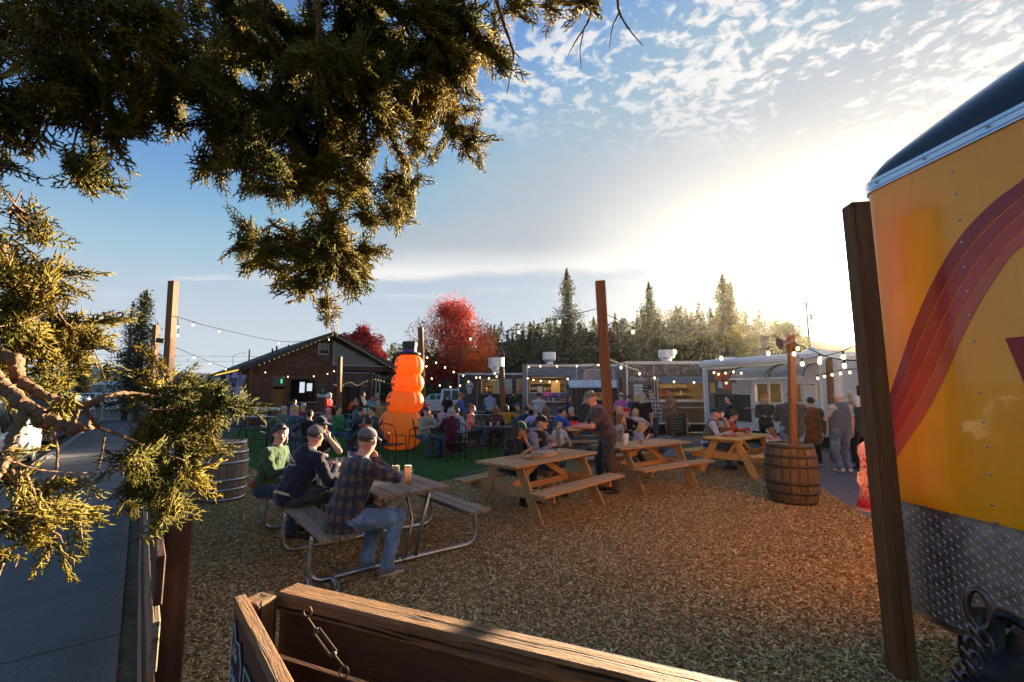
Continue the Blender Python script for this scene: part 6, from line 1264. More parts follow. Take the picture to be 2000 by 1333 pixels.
def cafe_table(label, loc, rz=0, r=.42, square=False):
    t = thing('cafe_table', label, 'table', loc, rz, 'black iron cafe tables on the turf')
    if square: 
        mb = MB(); [mb.box((0, -r+.03+k*.062, .72), (2*r, .045, .012)) for k in range(int(2*r/.062))]; mb.tube([(-r, -r, .72), (r, -r, .72), (r, r, .72), (-r, r, .72), (-r, -r, .72)], .014, 6); mb.build('table_top', IRON, t)
    else: MB().lathe([(.001, .71), (r, .71), (r+.01, .72), (r, .735), (.001, .735)], 28, cap=False).build('table_top', M('mesh_top', (.03, .03, .032), .4, .5, .2, 60), t)
    for k in range(4): a = pi/4+k*pi/2; tubeo('leg', [(cos(a)*r*.75, sin(a)*r*.75, .71), (cos(a)*r*.62, sin(a)*r*.62, .35), (cos(a)*r*.85, sin(a)*r*.85, 0)], .013, IRON, t, 6, 4)
    return t
MAR = M('maroon_sling', (.10, .018, .022), .7)
def g0(u, v): p = G(u, v); return (p.x, p.y, 0)
cafe_chair('empty iron armchair nearest the near table, back to the camera', g0(765, 905), radians(-15)); cafe_chair('iron chair with maroon sling in front of the orange inflatable', g0(783, 872), radians(170), MAR)
cafe_table('iron table behind the empty chair, left of the orange inflatable', g0(742, 876), .2, .42); cafe_chair('iron chair turned right beside the inflatable', g0(815, 880), radians(100))
cafe_table('round iron table of the older couple', g0(868, 885), 0, .42); cafe_chair('iron chair under the grey-haired woman in maroon', g0(885, 900), radians(20)); cafe_chair('iron chair under the man in the grey jumper', g0(828, 885), radians(-80)); cafe_chair('empty iron chair at the right of the older couple', g0(912, 898), radians(60))
cafe_chair('iron chair of the woman with her hair in a bun', g0(925, 873), radians(-70)); cafe_table('small square iron table with yellow drink', g0(970, 885), 0, .35, True); cafe_chair('iron chair under the plaid-shirt woman', g0(968, 868), radians(190)); cafe_chair('iron chair right of the small square table', g0(1012, 880), radians(80))
cafe_table('round iron table left of the near seated group', g0(600, 862), .3, .45); cafe_chair('iron chair left of the band keyboards', g0(512, 882), radians(200)); cafe_chair('iron chair behind the woman in green', g0(560, 868), radians(150)); cafe_table('long iron table of the family in front of the blue bench', g0(690, 842), 0, .5); cafe_chair('iron chair of the boy in red', g0(712, 866), radians(10)); cafe_chair('iron chair at the family table, left end', g0(650, 850), radians(-100))
cafe_table('iron table of the man drinking behind the inflatable', g0(757, 838), 0, .45, True); cafe_table('small iron table by the post near the charcoal truck', g0(1002, 842), 0, .4, True); cafe_chair('iron chair of the man in olive jacket', g0(1018, 848), radians(90))
pint('small pale lager on the small square iron table', (g0(966, 884)[0]+.1, g0(966, 884)[1]-.1, .735), .8, h=.12); cup('white cup on the small square iron table', (g0(958, 884)[0], g0(958, 884)[1]+.05, .735), .035, .10, lid=False)
ph = thing('napkin', 'white folded papers on the table left of the inflatable', 'napkin', (g0(742, 876)[0]+.05, g0(742, 876)[1]-.05, .736), .3); MB().box((0, 0, .012), (.26, .16, .022), bev=.004).build('stack', WHITE, ph)
bg_ = thing('bag', 'pale green folded bag on the older couple\'s table', 'bag', (g0(868, 885)[0]-.1, g0(868, 885)[1]-.1, .737)); MB().ball((0, 0, .05), .13, 6, (1.3, .8, .5)).build('cloth', M('bag_green', (.22, .27, .23), .8, bump=.6, bs=12), bg_, smooth=True)
# keyboards on a stand
ks = thing('keyboard_stand', 'black double-braced stand carrying two keyboards by the turf edge', 'stand', g0(500, 872), radians(6))
for sg in (-1, 1): tubeo('leg', [(sg*.42, -.3, 0), (sg*.40, -.12, .95), (sg*.40, .0, 1.1)], .02, IRON, ks, 6, cv=False); tubeo('leg', [(sg*.42, .3, 0), (sg*.40, .12, .95)], .02, IRON, ks, 6, cv=False); tubeo('arm', [(sg*.4, -.3, .84), (sg*.4, .15, .84)], .015, IRON, ks, 6, cv=False); tubeo('arm', [(sg*.4, -.1, 1.06), (sg*.4, .35, 1.14)], .015, IRON, ks, 6, cv=False)
tubeo('crossbar', [(-.42, 0, .5), (.42, 0, .5)], .018, IRON, ks, 6, cv=False); tubeo('crossbar', [(-.42, .1, .2), (.42, .1, .2)], .018, IRON, ks, 6, cv=False)
for z, y, lb, tilt in ((.86, -.12, 'lower keyboard on the stand, pale front edge', 0), (1.11, .14, 'upper keyboard on the stand, tilted', .15)):
    kb = thing('keyboard', lb, 'keyboard', Vector(g0(500, 872))+Vector((0, y, z)), radians(6), 'stage keyboards'); kb.rotation_euler = (tilt, 0, radians(6))
    MB().box((0, 0, .04), (1.25, .33, .08), bev=.01).build('case', M('keyboard_case', (.035, .04, .055), .4), kb); MB().box((0, -.14, .05), (1.27, .05, .09), bev=.01).build('front_edge', M('keyboard_edge', (.48, .48, .46), .4), kb)
    for k in range(30): MB().box((-.55+k*.038, -.07, .086), (.034, .13, .012)).build('white_key', M('key_white', (.6, .6, .58), .3), kb) if k % 1 == 0 else None
    mb = MB(); [mb.box((-.53+k*.038, -.04, .097), (.02, .08, .012)) for k in range(29) if k % 7 not in (2, 6)]; tag(mb.build('black_keys', BLACKM, kb), kind='stuff')
    for k in range(9): boxo('button', -.4+k*.09, -.35+k*.09, .05, .08, .08, .086, M('blue_button', (.08, .20, .5), .4), kb)
# turquoise garden bench
bb = thing('garden_bench', 'faded turquoise Adirondack-style double bench facing away from the hall', 'bench', g0(700, 838)); bb.location.y = 21.5; bb.location.x = At(704, 800, 21.5).x; bb.rotation_euler = (0, 0, radians(-8))
TQ = wood('turquoise_paint', (.03, .26, .31), (.07, .36, .40), weather=.45, wc=(.16, .17, .17), bump=.4); TQ2 = wood('turquoise_paint_worn', (.05, .24, .28), (.10, .30, .33), weather=.8, wc=(.14, .16, .2))
for k in range(9): plank('back_slat', (-.62+k*.155, .28, .42), (-.62+k*.155, .52, 1.32-.04*abs(k-4)*.3), .14, .025, TQ if k % 2 else TQ2, bb, up=(0, -1, .25))
for k in range(5): plank('seat_slat', (-.7, -.28+k*.13, .46-.02*k), (.7, -.28+k*.13, .46-.02*k), .115, .025, TQ, bb)
for sg in (-1, 1): plank('armrest', (sg*.76, -.38, .66), (sg*.76, .38, .66), .14, .025, TQ, bb); plank('leg', (sg*.72, -.3, 0), (sg*.72, -.3, .65), .1, .04, TQ, bb, up=(0, 1, 0)); plank('leg', (sg*.72, .35, 0), (sg*.72, .35, .65), .1, .04, TQ, bb, up=(0, 1, 0))
plank('front_rail', (-.72, -.33, .38), (.72, -.33, .38), .03, .12, TQ, bb)
# orange stacked inflatable with a top hat
inf = thing('inflatable', 'tall orange inflatable of stacked pumpkins with black jagged grins and a top hat', 'inflatable', (At(795, 800, 14.0).x, 14.0, 0))
m_, t_, b_, o_ = base('orange_nylon'); tc_ = t_.n('ShaderNodeTexCoord').outputs['Object']
t_.put(b_.inputs['Base Color'], t_.mix(t_.noise(tc_, 2.5, 3), (.86, .25, .025), (.92, .31, .035))); b_.inputs['Roughness'].default_value = .5; b_.inputs['Subsurface Weight'].default_value = 0
tr_ = t_.n('ShaderNodeBsdfTranslucent', i_0=(.98, .30, .03, 1)); mx_ = t_.n('ShaderNodeMixShader', i_0=.55); t_.put(mx_.inputs[1], b_); t_.put(mx_.inputs[2], tr_)
ad_ = t_.n('ShaderNodeAddShader'); em_ = t_.n('ShaderNodeEmission', i_0=(1, .30, .03, 1), i_1=.012); t_.put(ad_.inputs[0], mx_); t_.put(ad_.inputs[1], em_); t_.put(o_.inputs[0], ad_)  # faint emission added to the nylon, standing in for light shining through it
ORM = m_
def s12(v): return Hz(795, v, (0, 14.0))
lv = [(835, 790, 36), (790, 752, 35), (752, 728, 29), (733, 694, 27)]
def pump(name, z0, z1, rx, dx, ribs=10, squish=1.):
    V = []; n, m = 60, 16; zc, h = (z0+z1)/2, (z1-z0)/2
    for j in range(m+1):
        th_ = pi*j/m; zz_ = zc-h*1.06*cos(th_)
        for i in range(n): a = 2*pi*i/n; r = rx*(abs(sin(th_))**.55)*(1-.05*abs(cos(a*ribs/2))**6); V.append((dx+r*cos(a), r*sin(a)*squish, zz_))
    F = [(j*n+i, j*n+(i+1) % n, (j+1)*n+(i+1) % n, (j+1)*n+i) for j in range(m) for i in range(n)]
    return ob(name, V, F, ORM, inf, smooth=True)
K12 = 14.0/FPX*1.01
zz0 = [(s12(842)-.1, s12(782), 44*K12, -10*K12), (s12(797), s12(750), 37*K12, -3*K12), (s12(758), s12(724), 31*K12, 2*K12), (s12(730), s12(692), 28.5*K12, 3*K12)]
zz0 = [(.02, s12(800), 42*K12, -11*K12), (s12(808), s12(762), 35.5*K12, -4*K12), (s12(769), s12(729), 31*K12, 0), (s12(736), s12(694), 27.5*K12, 2*K12)]
for k, q in enumerate(zz0): pump('pumpkin', *q)
hz0 = s12(692); hx = 2*K12
ht = MB().lathe([(.001, 0), (20*K12, 0), (22*K12, .04), (20*K12, .09), (13.5*K12, .10), (13*K12, .2), (14.5*K12, .36), (13.5*K12, .42), (.001, .44)], 28, cap=False).build('top_hat', M('hat_black', (.018, .018, .022), .55, bump=.2), inf, smooth=True); ht.location = (hx, 0, hz0-.04)
MB().lathe([(13.7*K12, .10), (13.4*K12, .17)], 28, cap=False).build('hat_band', M('band_purple', (.16, .02, .30), .5), inf).location = (hx, 0, hz0-.04)
GR = M('grin_black', (.015, .018, .03), .6)
for k, (z0, z1, rx, dx) in enumerate(zz0):                        # jagged mouths and eyes on the left-front side
    zc, h = (z0+z1)/2, (z1-z0)/2
    def sp_(a, e, off=.012): th_ = pi/2-e; r = rx*(abs(sin(th_))**.55)+off; return (dx+r*cos(a), r*sin(a), zc-h*1.06*cos(pi-th_) if False else zc+h*1.06*sin(e))
    for (a0, a1, e0, e1, n) in ((radians(185), radians(232), -.45, -.05, 4),):
        V = []; F = []
        for i in range(n*2+1): f = i/(n*2); a = a0+(a1-a0)*f; V += [sp_(a, e0-.1+(.34 if i % 2 else 0)+.12*f), sp_(a, e1+.05-(.22 if i % 2 else 0)+.12*f)]
        ob('grin', V, [(2*i, 2*i+1, 2*i+3, 2*i+2) for i in range(2*n)], GR, inf)
    for a in (radians(196), radians(222)): ob('eye', [sp_(a-.16, .25), sp_(a+.16, .30), sp_(a+.05, .8)], [(0, 1, 2)], GR, inf)
# ghostly pale inflatable at the hall side wall
gi = thing('inflatable', 'pale violet ghost-like inflatable standing at the left side wall of the hall', 'inflatable', (At(459, 800, 23.5).x, 23.5, 0)); GHM = M('ghost_nylon', (.36, .37, .58), .5, 0, .15, 2, trans=.3)
k_ = 23.5/FPX; hzg = lambda v: Hz(460, v, (0, 23.5))
MB().lathe([(.001, .0), (15*k_, .02), (19*k_, hzg(795)), (18*k_, hzg(775)), (11*k_, hzg(760)), (9*k_, hzg(750)), (11*k_, hzg(745)), (10*k_, hzg(735)), (5*k_, hzg(726)), (.001, hzg(722))], 20, cap=False).build('body', GHM, gi, smooth=True)
for sg in (-1, 1): tubeo('arm', [(sg*9*k_, 0, hzg(752)), (sg*14*k_, -.1, hzg(742)), (sg*16*k_, -.1, hzg(733))], .11, GHM, gi, 8)
for a, b, c in ((-3, 742, .08), (4, 742, .08), (.5, 752, .12)): mb = MB(); disc(mb, a*k_, hzg(b), c, c*1.2, -.30); mb.build('face_spot', GR, gi)
# red and white koi windsock behind the big near post
kw = thing('koi_windsock', 'red and white carp windsock hanging tail-down beside the big near post', 'windsock', At(1693, 862, 4.6)); zk = lambda v: Hz(1690, v, (0, 4.6))-kw.location.z
m_, t_, b_, o_ = base('koi_fabric'); tc_ = t_.n('ShaderNodeTexCoord').outputs['Object']; sz_ = t_.n('ShaderNodeSeparateXYZ', i_0=tc_).outputs[2]
vo_ = t_.n('ShaderNodeTexVoronoi', i_Vector=t_.vm('MULTIPLY', tc_, (1, 1, .8)), i_Scale=34.); sc__ = t_.ss(vo_.outputs[0], .25, .5)
c_ = t_.mix(sc__, (.75, .02, .015), (.85, .62, .55)); c_ = t_.mix(t_.ss(sz_, -.62, -.42), (.55, .01, .02), c_); c_ = t_.mix(t_.ss(sz_, -.16, -.05), c_, (.85, .62, .58)); c_ = t_.mix(t_.ss(sz_, -.66, -.62), (.8, .6, .5), c_)
t_.put(b_.inputs['Base Color'], c_); tr_ = t_.n('ShaderNodeBsdfTranslucent'); t_.put(tr_.inputs[0], c_); mx_ = t_.n('ShaderNodeMixShader', i_0=.6); t_.put(mx_.inputs[1], b_); t_.put(mx_.inputs[2], tr_); t_.put(o_.inputs[0], mx_)
MB().lathe([(.03, zk(863)), (.075, zk(872)), (.085, zk(885)), (.07, zk(896)), (.075, zk(920)), (.085, zk(950)), (.10, zk(975)), (.14, zk(996))], 22, cap=False).build('body', m_, kw, smooth=True)
ob('fin', [(-.07, -.02, zk(918)), (-.14, -.03, zk(922)), (-.155, -.03, zk(938)), (-.13, -.03, zk(950)), (-.08, -.02, zk(945))], [(0, 1, 2, 3, 4)], m_, kw); MB().tube([(0, 0, zk(863)), (.1, 0, zk(820))], .003, 4).build('cord', WHITE, kw)
# boulders between the tables
RK = M('basalt_boulder', (.16, .16, .145), .9, 0, .4, 3, 1., 14)
def boulder(label, loc, s, seed=1):
    V, F = MB().ball((0, 0, 0), 1, 12).__dict__['V'], None; mb = MB().ball((0, 0, 0), 1, 12); rr = random.Random(seed); f_ = [Vector((rr.uniform(-1, 1), rr.uniform(-1, 1), rr.uniform(-1, 1))).normalized() for _ in range(12)]
    V = []
    for v in mb.V:
        v = Vector(v); k = 1.
        for q in f_: d = v.dot(q); k = min(k, .80/max(d, .01)) if d > .8 else k
        k *= 1+.05*sin(v.x*7+seed)+.04*sin(v.z*11+v.y*5); V.append((v.x*k*s[0], v.y*k*s[1], (v.z*k+.55)*s[2]))
    o = ob('boulder', V, mb.F, RK, smooth=False, loc=loc, rz=seed); return tag(o, label, 'boulder', 'boulders at the edge of the turf')
boulder('large grey boulder behind the cap man\'s table', g0(1110, 890), (.85, .5, .34), 2); boulder('grey boulder between the first two wooden tables', g0(1225, 880), (.6, .5, .45), 5); boulder('low boulder right of the second wooden table', g0(1330, 905), (.5, .4, .25), 7); boulder('small boulder near the yellow picnic table', g0(1300, 885), (.4, .35, .35), 11)
tag(ob('turf_edging', *rim('e', [g0(905, 933), g0(960, 917), g0(1040, 900), g0(1100, 886), g0(1100, 883), g0(1040, 896), g0(960, 913), g0(905, 929)], -.02, .03, RK), M('dark_gravel_strip', (.07, .07, .072), .9, 0, .5, 30, 1., 50)), kind='structure')
# stacked firewood by the charcoal truck tables
fw = thing('firewood_pile', 'pile of split firewood behind the seated woman with the bun', 'firewood', (At(925, 800, 14.5).x-.4, 14.6, 0)); W_LOG = wood('log_end', rgb((120, 96, 70)), rgb((170, 144, 108)), bump=.7)
for i in range(14):
    for j in range(7):
        x = i*.125+(j % 2)*.06; L_ = R.uniform(.35, .45); mb = MB(); q = [(R.uniform(.045, .065)*cos(a+R.uniform(-.2, .2)), R.uniform(.045, .065)*sin(a+R.uniform(-.2, .2))) for a in np.linspace(0, 6.28, R.choice((5, 6, 7)))[:-1]]
        mb.prism(q, -L_/2, L_/2, 'y'); o = mb.build('log', W_LOG if R.random() < .6 else BARKG, fw); o.location = (x, R.uniform(-.03, .03), .06+j*.105); 
# toys and pumpkins on the blue-grey truck counter
zc_ = hz(f2, 1070, 786)+.05; 
def onface(F, x, y, z): return F.O+F.ex*x+F.n*(-y)+Vector((0, 0, z)) if False else F.O+F.ex*x+F.n*y+Vector((0, 0, z))
for k, (u, c, lb) in enumerate(((1064, (.65, .05, .35), 'magenta'), (1069, (.75, .10, .45), 'bright pink'), (1076, (.60, .06, .40), 'deep pink'), (1085, (.16, .05, .50), 'violet'), (1091, (.25, .10, .60), 'purple'))):
    fl_ = thing('paper_flower', '%s paper flower in the row on the blue-grey truck counter' % lb, 'flower', onface(f2, f2.x(u), .2, zc_), 0, 'bright paper flowers on the counter'); MB().tube([(0, 0, 0), (0, 0, .3)], .01, 5).build('stem', M('stem_green', (.04, .2, .05), .6), fl_)
    for a in range(7): o = MB().ball((0, 0, 0), .07, 4, (1, .35, .6)).build('petal', M('petal%d' % k, c, .6), fl_, smooth=True); o.location = (cos(a*.9)*.08, 0, .33+sin(a*.9)*.08)
    MB().ball((0, -.03, .33), .04, 4).build('heart', M('petal_heart', (.8, .6, .2), .6), fl_)
for k, u in enumerate((1071, 1080)): tag(MB().lathe([(.05, 0), (.055, .02), (.055, .14), (.03, .18), (.03, .2)], 12).build('jar', M('jar_blue%d' % k, [(.25, .4, .5), (.4, .5, .55)][k], .2), loc=onface(f2, f2.x(u), .3, zc_)), ['pale blue jar left among the paper flowers', 'clear jar right among the paper flowers'][k], 'jar', 'jars on the counter')
for k, u in enumerate((1090, 1094, 1098, 1101)):
    pk = thing('pumpkin', ['first small pumpkin from the flowers on the counter', 'second small pumpkin, green-stalked, on the counter', 'third small pumpkin on the counter', 'last small pumpkin at the counter end'][k], 'pumpkin', onface(f2, f2.x(u)+.03, .25, zc_), 0, 'small pumpkins on the counter'); MB().ball((0, 0, .055), .07, 6, (1, 1, .78)).build('fruit', M('pumpkin_skin', (.60, .12, .015), .5), pk, smooth=True); MB().tube([(0, 0, .1), (.01, 0, .14)], .012, 5).build('stalk', M('stem_green', (0, 0, 0)), pk)
# planter barrel with yellow flowers by the white trailer
pb_ = G(1448, 866); bp2 = barrel('half barrel planter with yellow and red flowers by the white trailer', (pb_.x, pb_.y+1.0, 0), .5, .3, .36, 16, W_BAR, HG, hoops=(.1, .5, .92)); mb = MB()
for k in range(70): a = R.uniform(0, 6.28); q = R.uniform(0, .3); mb.mat(k % 3); mb.ball((q*cos(a), q*sin(a), .52+R.uniform(0, .2)*(1.2-q*2)), R.uniform(.025, .045), 3)
tag(mb.build('flowers', [M('flower_yellow', (.75, .42, .02), .6), M('flower_red', (.45, .04, .03), .6), M('leaf_green', (.03, .10, .02), .6)], bp2), kind='stuff')
# ------------------------------------------------------------------ people: one skin grown over an implicit body
def snets(Dg, org, h):
    S = Dg < 0; c = S[:-1, :-1, :-1].astype(np.int8)
    for dx, dy, dz in ((1, 0, 0), (0, 1, 0), (0, 0, 1), (1, 1, 0), (1, 0, 1), (0, 1, 1), (1, 1, 1)): c = c+S[dx:S.shape[0]-1+dx, dy:S.shape[1]-1+dy, dz:S.shape[2]-1+dz]
    ix = np.argwhere((c > 0) & (c < 8)); cor = [(0, 0, 0), (1, 0, 0), (0, 1, 0), (1, 1, 0), (0, 0, 1), (1, 0, 1), (0, 1, 1), (1, 1, 1)]
    val = np.stack([Dg[ix[:, 0]+a, ix[:, 1]+b, ix[:, 2]+d] for a, b, d in cor], 1); acc = np.zeros((len(ix), 3)); cnt = np.zeros(len(ix))
    for a, b in ((0, 1), (2, 3), (4, 5), (6, 7), (0, 2), (1, 3), (4, 6), (5, 7), (0, 4), (1, 5), (2, 6), (3, 7)):
        va, vb = val[:, a], val[:, b]; m = (va < 0) != (vb < 0); t = np.where(m, va/np.where(m, va-vb, 1), 0); ca, cb = np.array(cor[a], float), np.array(cor[b], float)
        acc += m[:, None]*(ca+(cb-ca)*t[:, None]); cnt += m
    V = (ix+acc/np.maximum(cnt, 1)[:, None])*h+org; idm = -np.ones(c.shape, np.int32); idm[ix[:, 0], ix[:, 1], ix[:, 2]] = np.arange(len(ix)); F = []
    for ax in range(3):
        o1, o2 = (ax+1) % 3, (ax+2) % 3; sl0 = [slice(None)]*3; sl1 = [slice(None)]*3; sl0[ax] = slice(0, -1); sl1[ax] = slice(1, None)
        A, B = S[tuple(sl0)], S[tuple(sl1)]; e = np.argwhere(A != B); e = e[(e[:, o1] > 0) & (e[:, o2] > 0) & (e[:, o1] < c.shape[o1]) & (e[:, o2] < c.shape[o2])]
        q = []
        for d1, d2 in ((-1, -1), (0, -1), (0, 0), (-1, 0)): k = e.copy(); k[:, o1] += d1; k[:, o2] += d2; q.append(idm[k[:, 0], k[:, 1], k[:, 2]])
        q = np.stack(q, 1); fl = ~A[e[:, 0], e[:, 1], e[:, 2]]; q[fl] = q[fl][:, ::-1]; F.append(q[(q >= 0).all(1)])
    return V, np.concatenate(F)
class SDF:
    def __init__(s): s.p = []
    def cap(s, a, b, ra, rb, lab, k=.02, side=None, wide=1., sub=False):
        s.p.append(('c', np.array(a, float), np.array(b, float), ra, rb, lab, k, None if side is None else np.array(side, float), wide, sub)); return s
    def ell(s, c, ax, r, lab, k=.02, sub=False):
        s.p.append(('e', np.array(c, float), np.array(ax, float), r, None, lab, k, None, 1, sub)); return s
    def dist(s, p, X):
        if p[0] == 'c':
            _, a, b, ra, rb, lab, k, side, wide, sub = p; ab = b-a; L2 = max(1e-9, ab @ ab); q = X-a; t = np.clip((q @ ab)/L2, 0, 1); w_ = q-t[..., None]*ab
            if side is not None: c = w_ @ side; w_ = w_-c[..., None]*side*(1-1/wide)
            return np.sqrt((w_*w_).sum(-1))-(ra+(rb-ra)*t)
        _, c, ax, r, *_ = p; q = (X-c) @ ax.T; r = np.array(r); return (np.sqrt(((q/r)**2).sum(-1))-1)*r.min()
    def mesh(s, h, clip=None):
        lo, hi = np.full(3, 9.), np.full(3, -9.)
        for p in s.p:
            if p[9]: continue
            if p[0] == 'c': R_ = max(p[3], p[4])*max(1, p[8]); a, b = np.minimum(p[1], p[2])-R_, np.maximum(p[1], p[2])+R_
            else: R_ = max(p[3]); a, b = p[1]-R_, p[1]+R_
            lo, hi = np.minimum(lo, a), np.maximum(hi, b)
        lo -= 3*h; n = np.ceil((hi+3*h-lo)/h).astype(int); G_ = [lo[i]+np.arange(n[i])*h for i in range(3)]; Dg = np.full(n, .2)
        for p in s.p:
            if p[0] == 'c': R_ = max(p[3], p[4])*max(1, p[8]); a, b = np.minimum(p[1], p[2]), np.maximum(p[1], p[2])
            else: R_ = max(p[3]); a = b = p[1]
            m = R_+p[6]+3*h; i0 = np.clip(((a-m-lo)/h).astype(int), 0, n-1); i1 = np.clip(((b+m-lo)/h).astype(int)+2, 1, n); sl = tuple(slice(i0[k], i1[k]) for k in range(3))
            X = np.stack(np.meshgrid(*[G_[k][sl[k]] for k in range(3)], indexing='ij'), -1); d = s.dist(p, X); o = Dg[sl]; k = p[6]
            if p[9]: hh = np.clip(.5-.5*(o+d)/k, 0, 1); Dg[sl] = o*(1-hh)-d*hh+k*hh*(1-hh)
            else: hh = np.clip(.5+.5*(d-o)/k, 0, 1); Dg[sl] = d*(1-hh)+o*hh-k*hh*(1-hh)
        if clip is not None:
            X = np.stack(np.meshgrid(*G_, indexing='ij'), -1); Dg = np.maximum(Dg, clip(X))
        return snets(Dg, lo, h)
    def labels(s, V):
        best = np.full(len(V), 9.); lab = np.zeros(len(V), int)
        for p in s.p:
            if p[9] or p[5] is None: continue
            d = s.dist(p, V); m = d < best; best[m] = d[m]; lab[m] = p[5]
        return lab
def ik(A, T, l1, l2, pole):
    A, T, pole = Vector(A), Vector(T), Vector(pole); d = T-A; L = min(d.length, (l1+l2)*.995); L = max(L, abs(l1-l2)+.01); u = d.normalized(); T = A+u*L
    a = (l1*l1-l2*l2+L*L)/(2*L); hgt = sqrt(max(0, l1*l1-a*a)); w_ = pole-u*pole.dot(u); w_ = w_.normalized() if w_.length > 1e-5 else u.orthogonal().normalized(); return A+u*a+w_*hgt, T
def cloth(col, pat=None, c2=(.5, .5, .5), rough=.85):
    nm = 'cloth_%s_%02d%02d%02d_%02d' % (pat or 'plain', *[int(min(.99, c)*99) for c in col], int(c2[0]*99))
    if nm in _m: return _m[nm]
    m, t, b, o = base(nm); _m[nm] = m; tc = t.n('ShaderNodeTexCoord').outputs['Object']; n = t.noise(tc, 7, 4, .6); c = t.mix(n, mul(col, .7), mul(col, 1.3))
    if pat == 'plaid':
        s = t.n('ShaderNodeSeparateXYZ', i_0=t.vm('ADD', tc, t.vm('SCALE', t.noise(tc, 5, 2, .5, o=1), .04)))
        def band(x, f, w_): return t.ss(t.m('ABSOLUTE', t.m('SUBTRACT', t.m('FRACT', t.m('MULTIPLY', x, f)), .5)), .5-w_, .5-w_+.04)
        ax = t.m('ADD', s.outputs[0], s.outputs[1]); c = t.mix(t.m('MULTIPLY', band(ax, 9., .27), .75), c, c2); c = t.mix(t.m('MULTIPLY', band(s.outputs[2], 9., .27), .75), c, c2); c = t.mix(t.m('MULTIPLY', band(s.outputs[2], 9., .04), .5), c, mul(c2, 2.))
    if pat == 'print':
        v = t.n('ShaderNodeTexVoronoi', i_Vector=tc, i_Scale=28.); c = t.mix(t.ss(v.outputs[0], .2, .35, 1., 0.), c, c2)
    if pat == 'camo': c = t.mix(t.ss(t.noise(tc, 11, 2, .4), .48, .52), c, c2)
    if pat == 'denim': c = t.mix(t.ss(t.noise(tc, 3.5, 3, .5), .45, .7), c, mul(col, 1.8)); 
    t.put(b.inputs['Base Color'], c); b.inputs['Roughness'].default_value = rough; b.inputs['Specular IOR Level'].default_value = .2; b.inputs['Sheen Weight'].default_value = .3; b.inputs['Sheen Roughness'].default_value = .35
    hh = t.m('ADD', t.m('MULTIPLY', t.noise(t.vm('MULTIPLY', tc, (1, 1, .6)), 14, 4, .55, dist=.8), 1.), t.m('MULTIPLY', t.noise(tc, 300, 2), .08)); t.put(b.inputs['Normal'], t.n('ShaderNodeBump', i_Strength=1., i_Distance=.035, i_Height=hh)); return m
SKIN = {k: M('skin_%s' % k, c, .5, 0, .08, 9, .15, 160, sss=.12, spec=.35) for k, c in {'fair': (.56, .32, .22), 'pink': (.60, .30, .22), 'tan': (.40, .22, .14), 'brown': (.22, .12, .075)}.items()}
def hairm(n, c): return M('hair_%s' % n, c, .5, 0, .45, 40, 1., 60, spec=.5)
HAIR = {'black': hairm('black', (.012, .010, .010)), 'brown': hairm('brown', (.055, .030, .018)), 'auburn': hairm('auburn', (.16, .065, .025)), 'blond': hairm('blond', (.42, .28, .12)), 'grey': hairm('grey', (.30, .29, .28)), 'white': hairm('white', (.60, .58, .55)), 'fairgrey': hairm('fairgrey', (.36, .31, .24))}
JEANS = cloth((.09, .15, .25), 'denim'); DJEANS = cloth((.035, .055, .10), 'denim'); BLK_C = cloth((.014, .014, .016)); GREYP = cloth((.06, .058, .058)); SHOE = M('shoe_dark', (.03, .026, .024), .6); SHOEW = M('shoe_pale', (.42, .41, .40), .6); SHOEB = M('shoe_brown', (.10, .07, .05), .7); EYE = M('eye_dark', (.01, .008, .006), .1); SHADES = M('sunglass_black', (.006, .006, .007), .08, spec=.8); SOLE = M('sole_pale', (.55, .53, .48), .7)
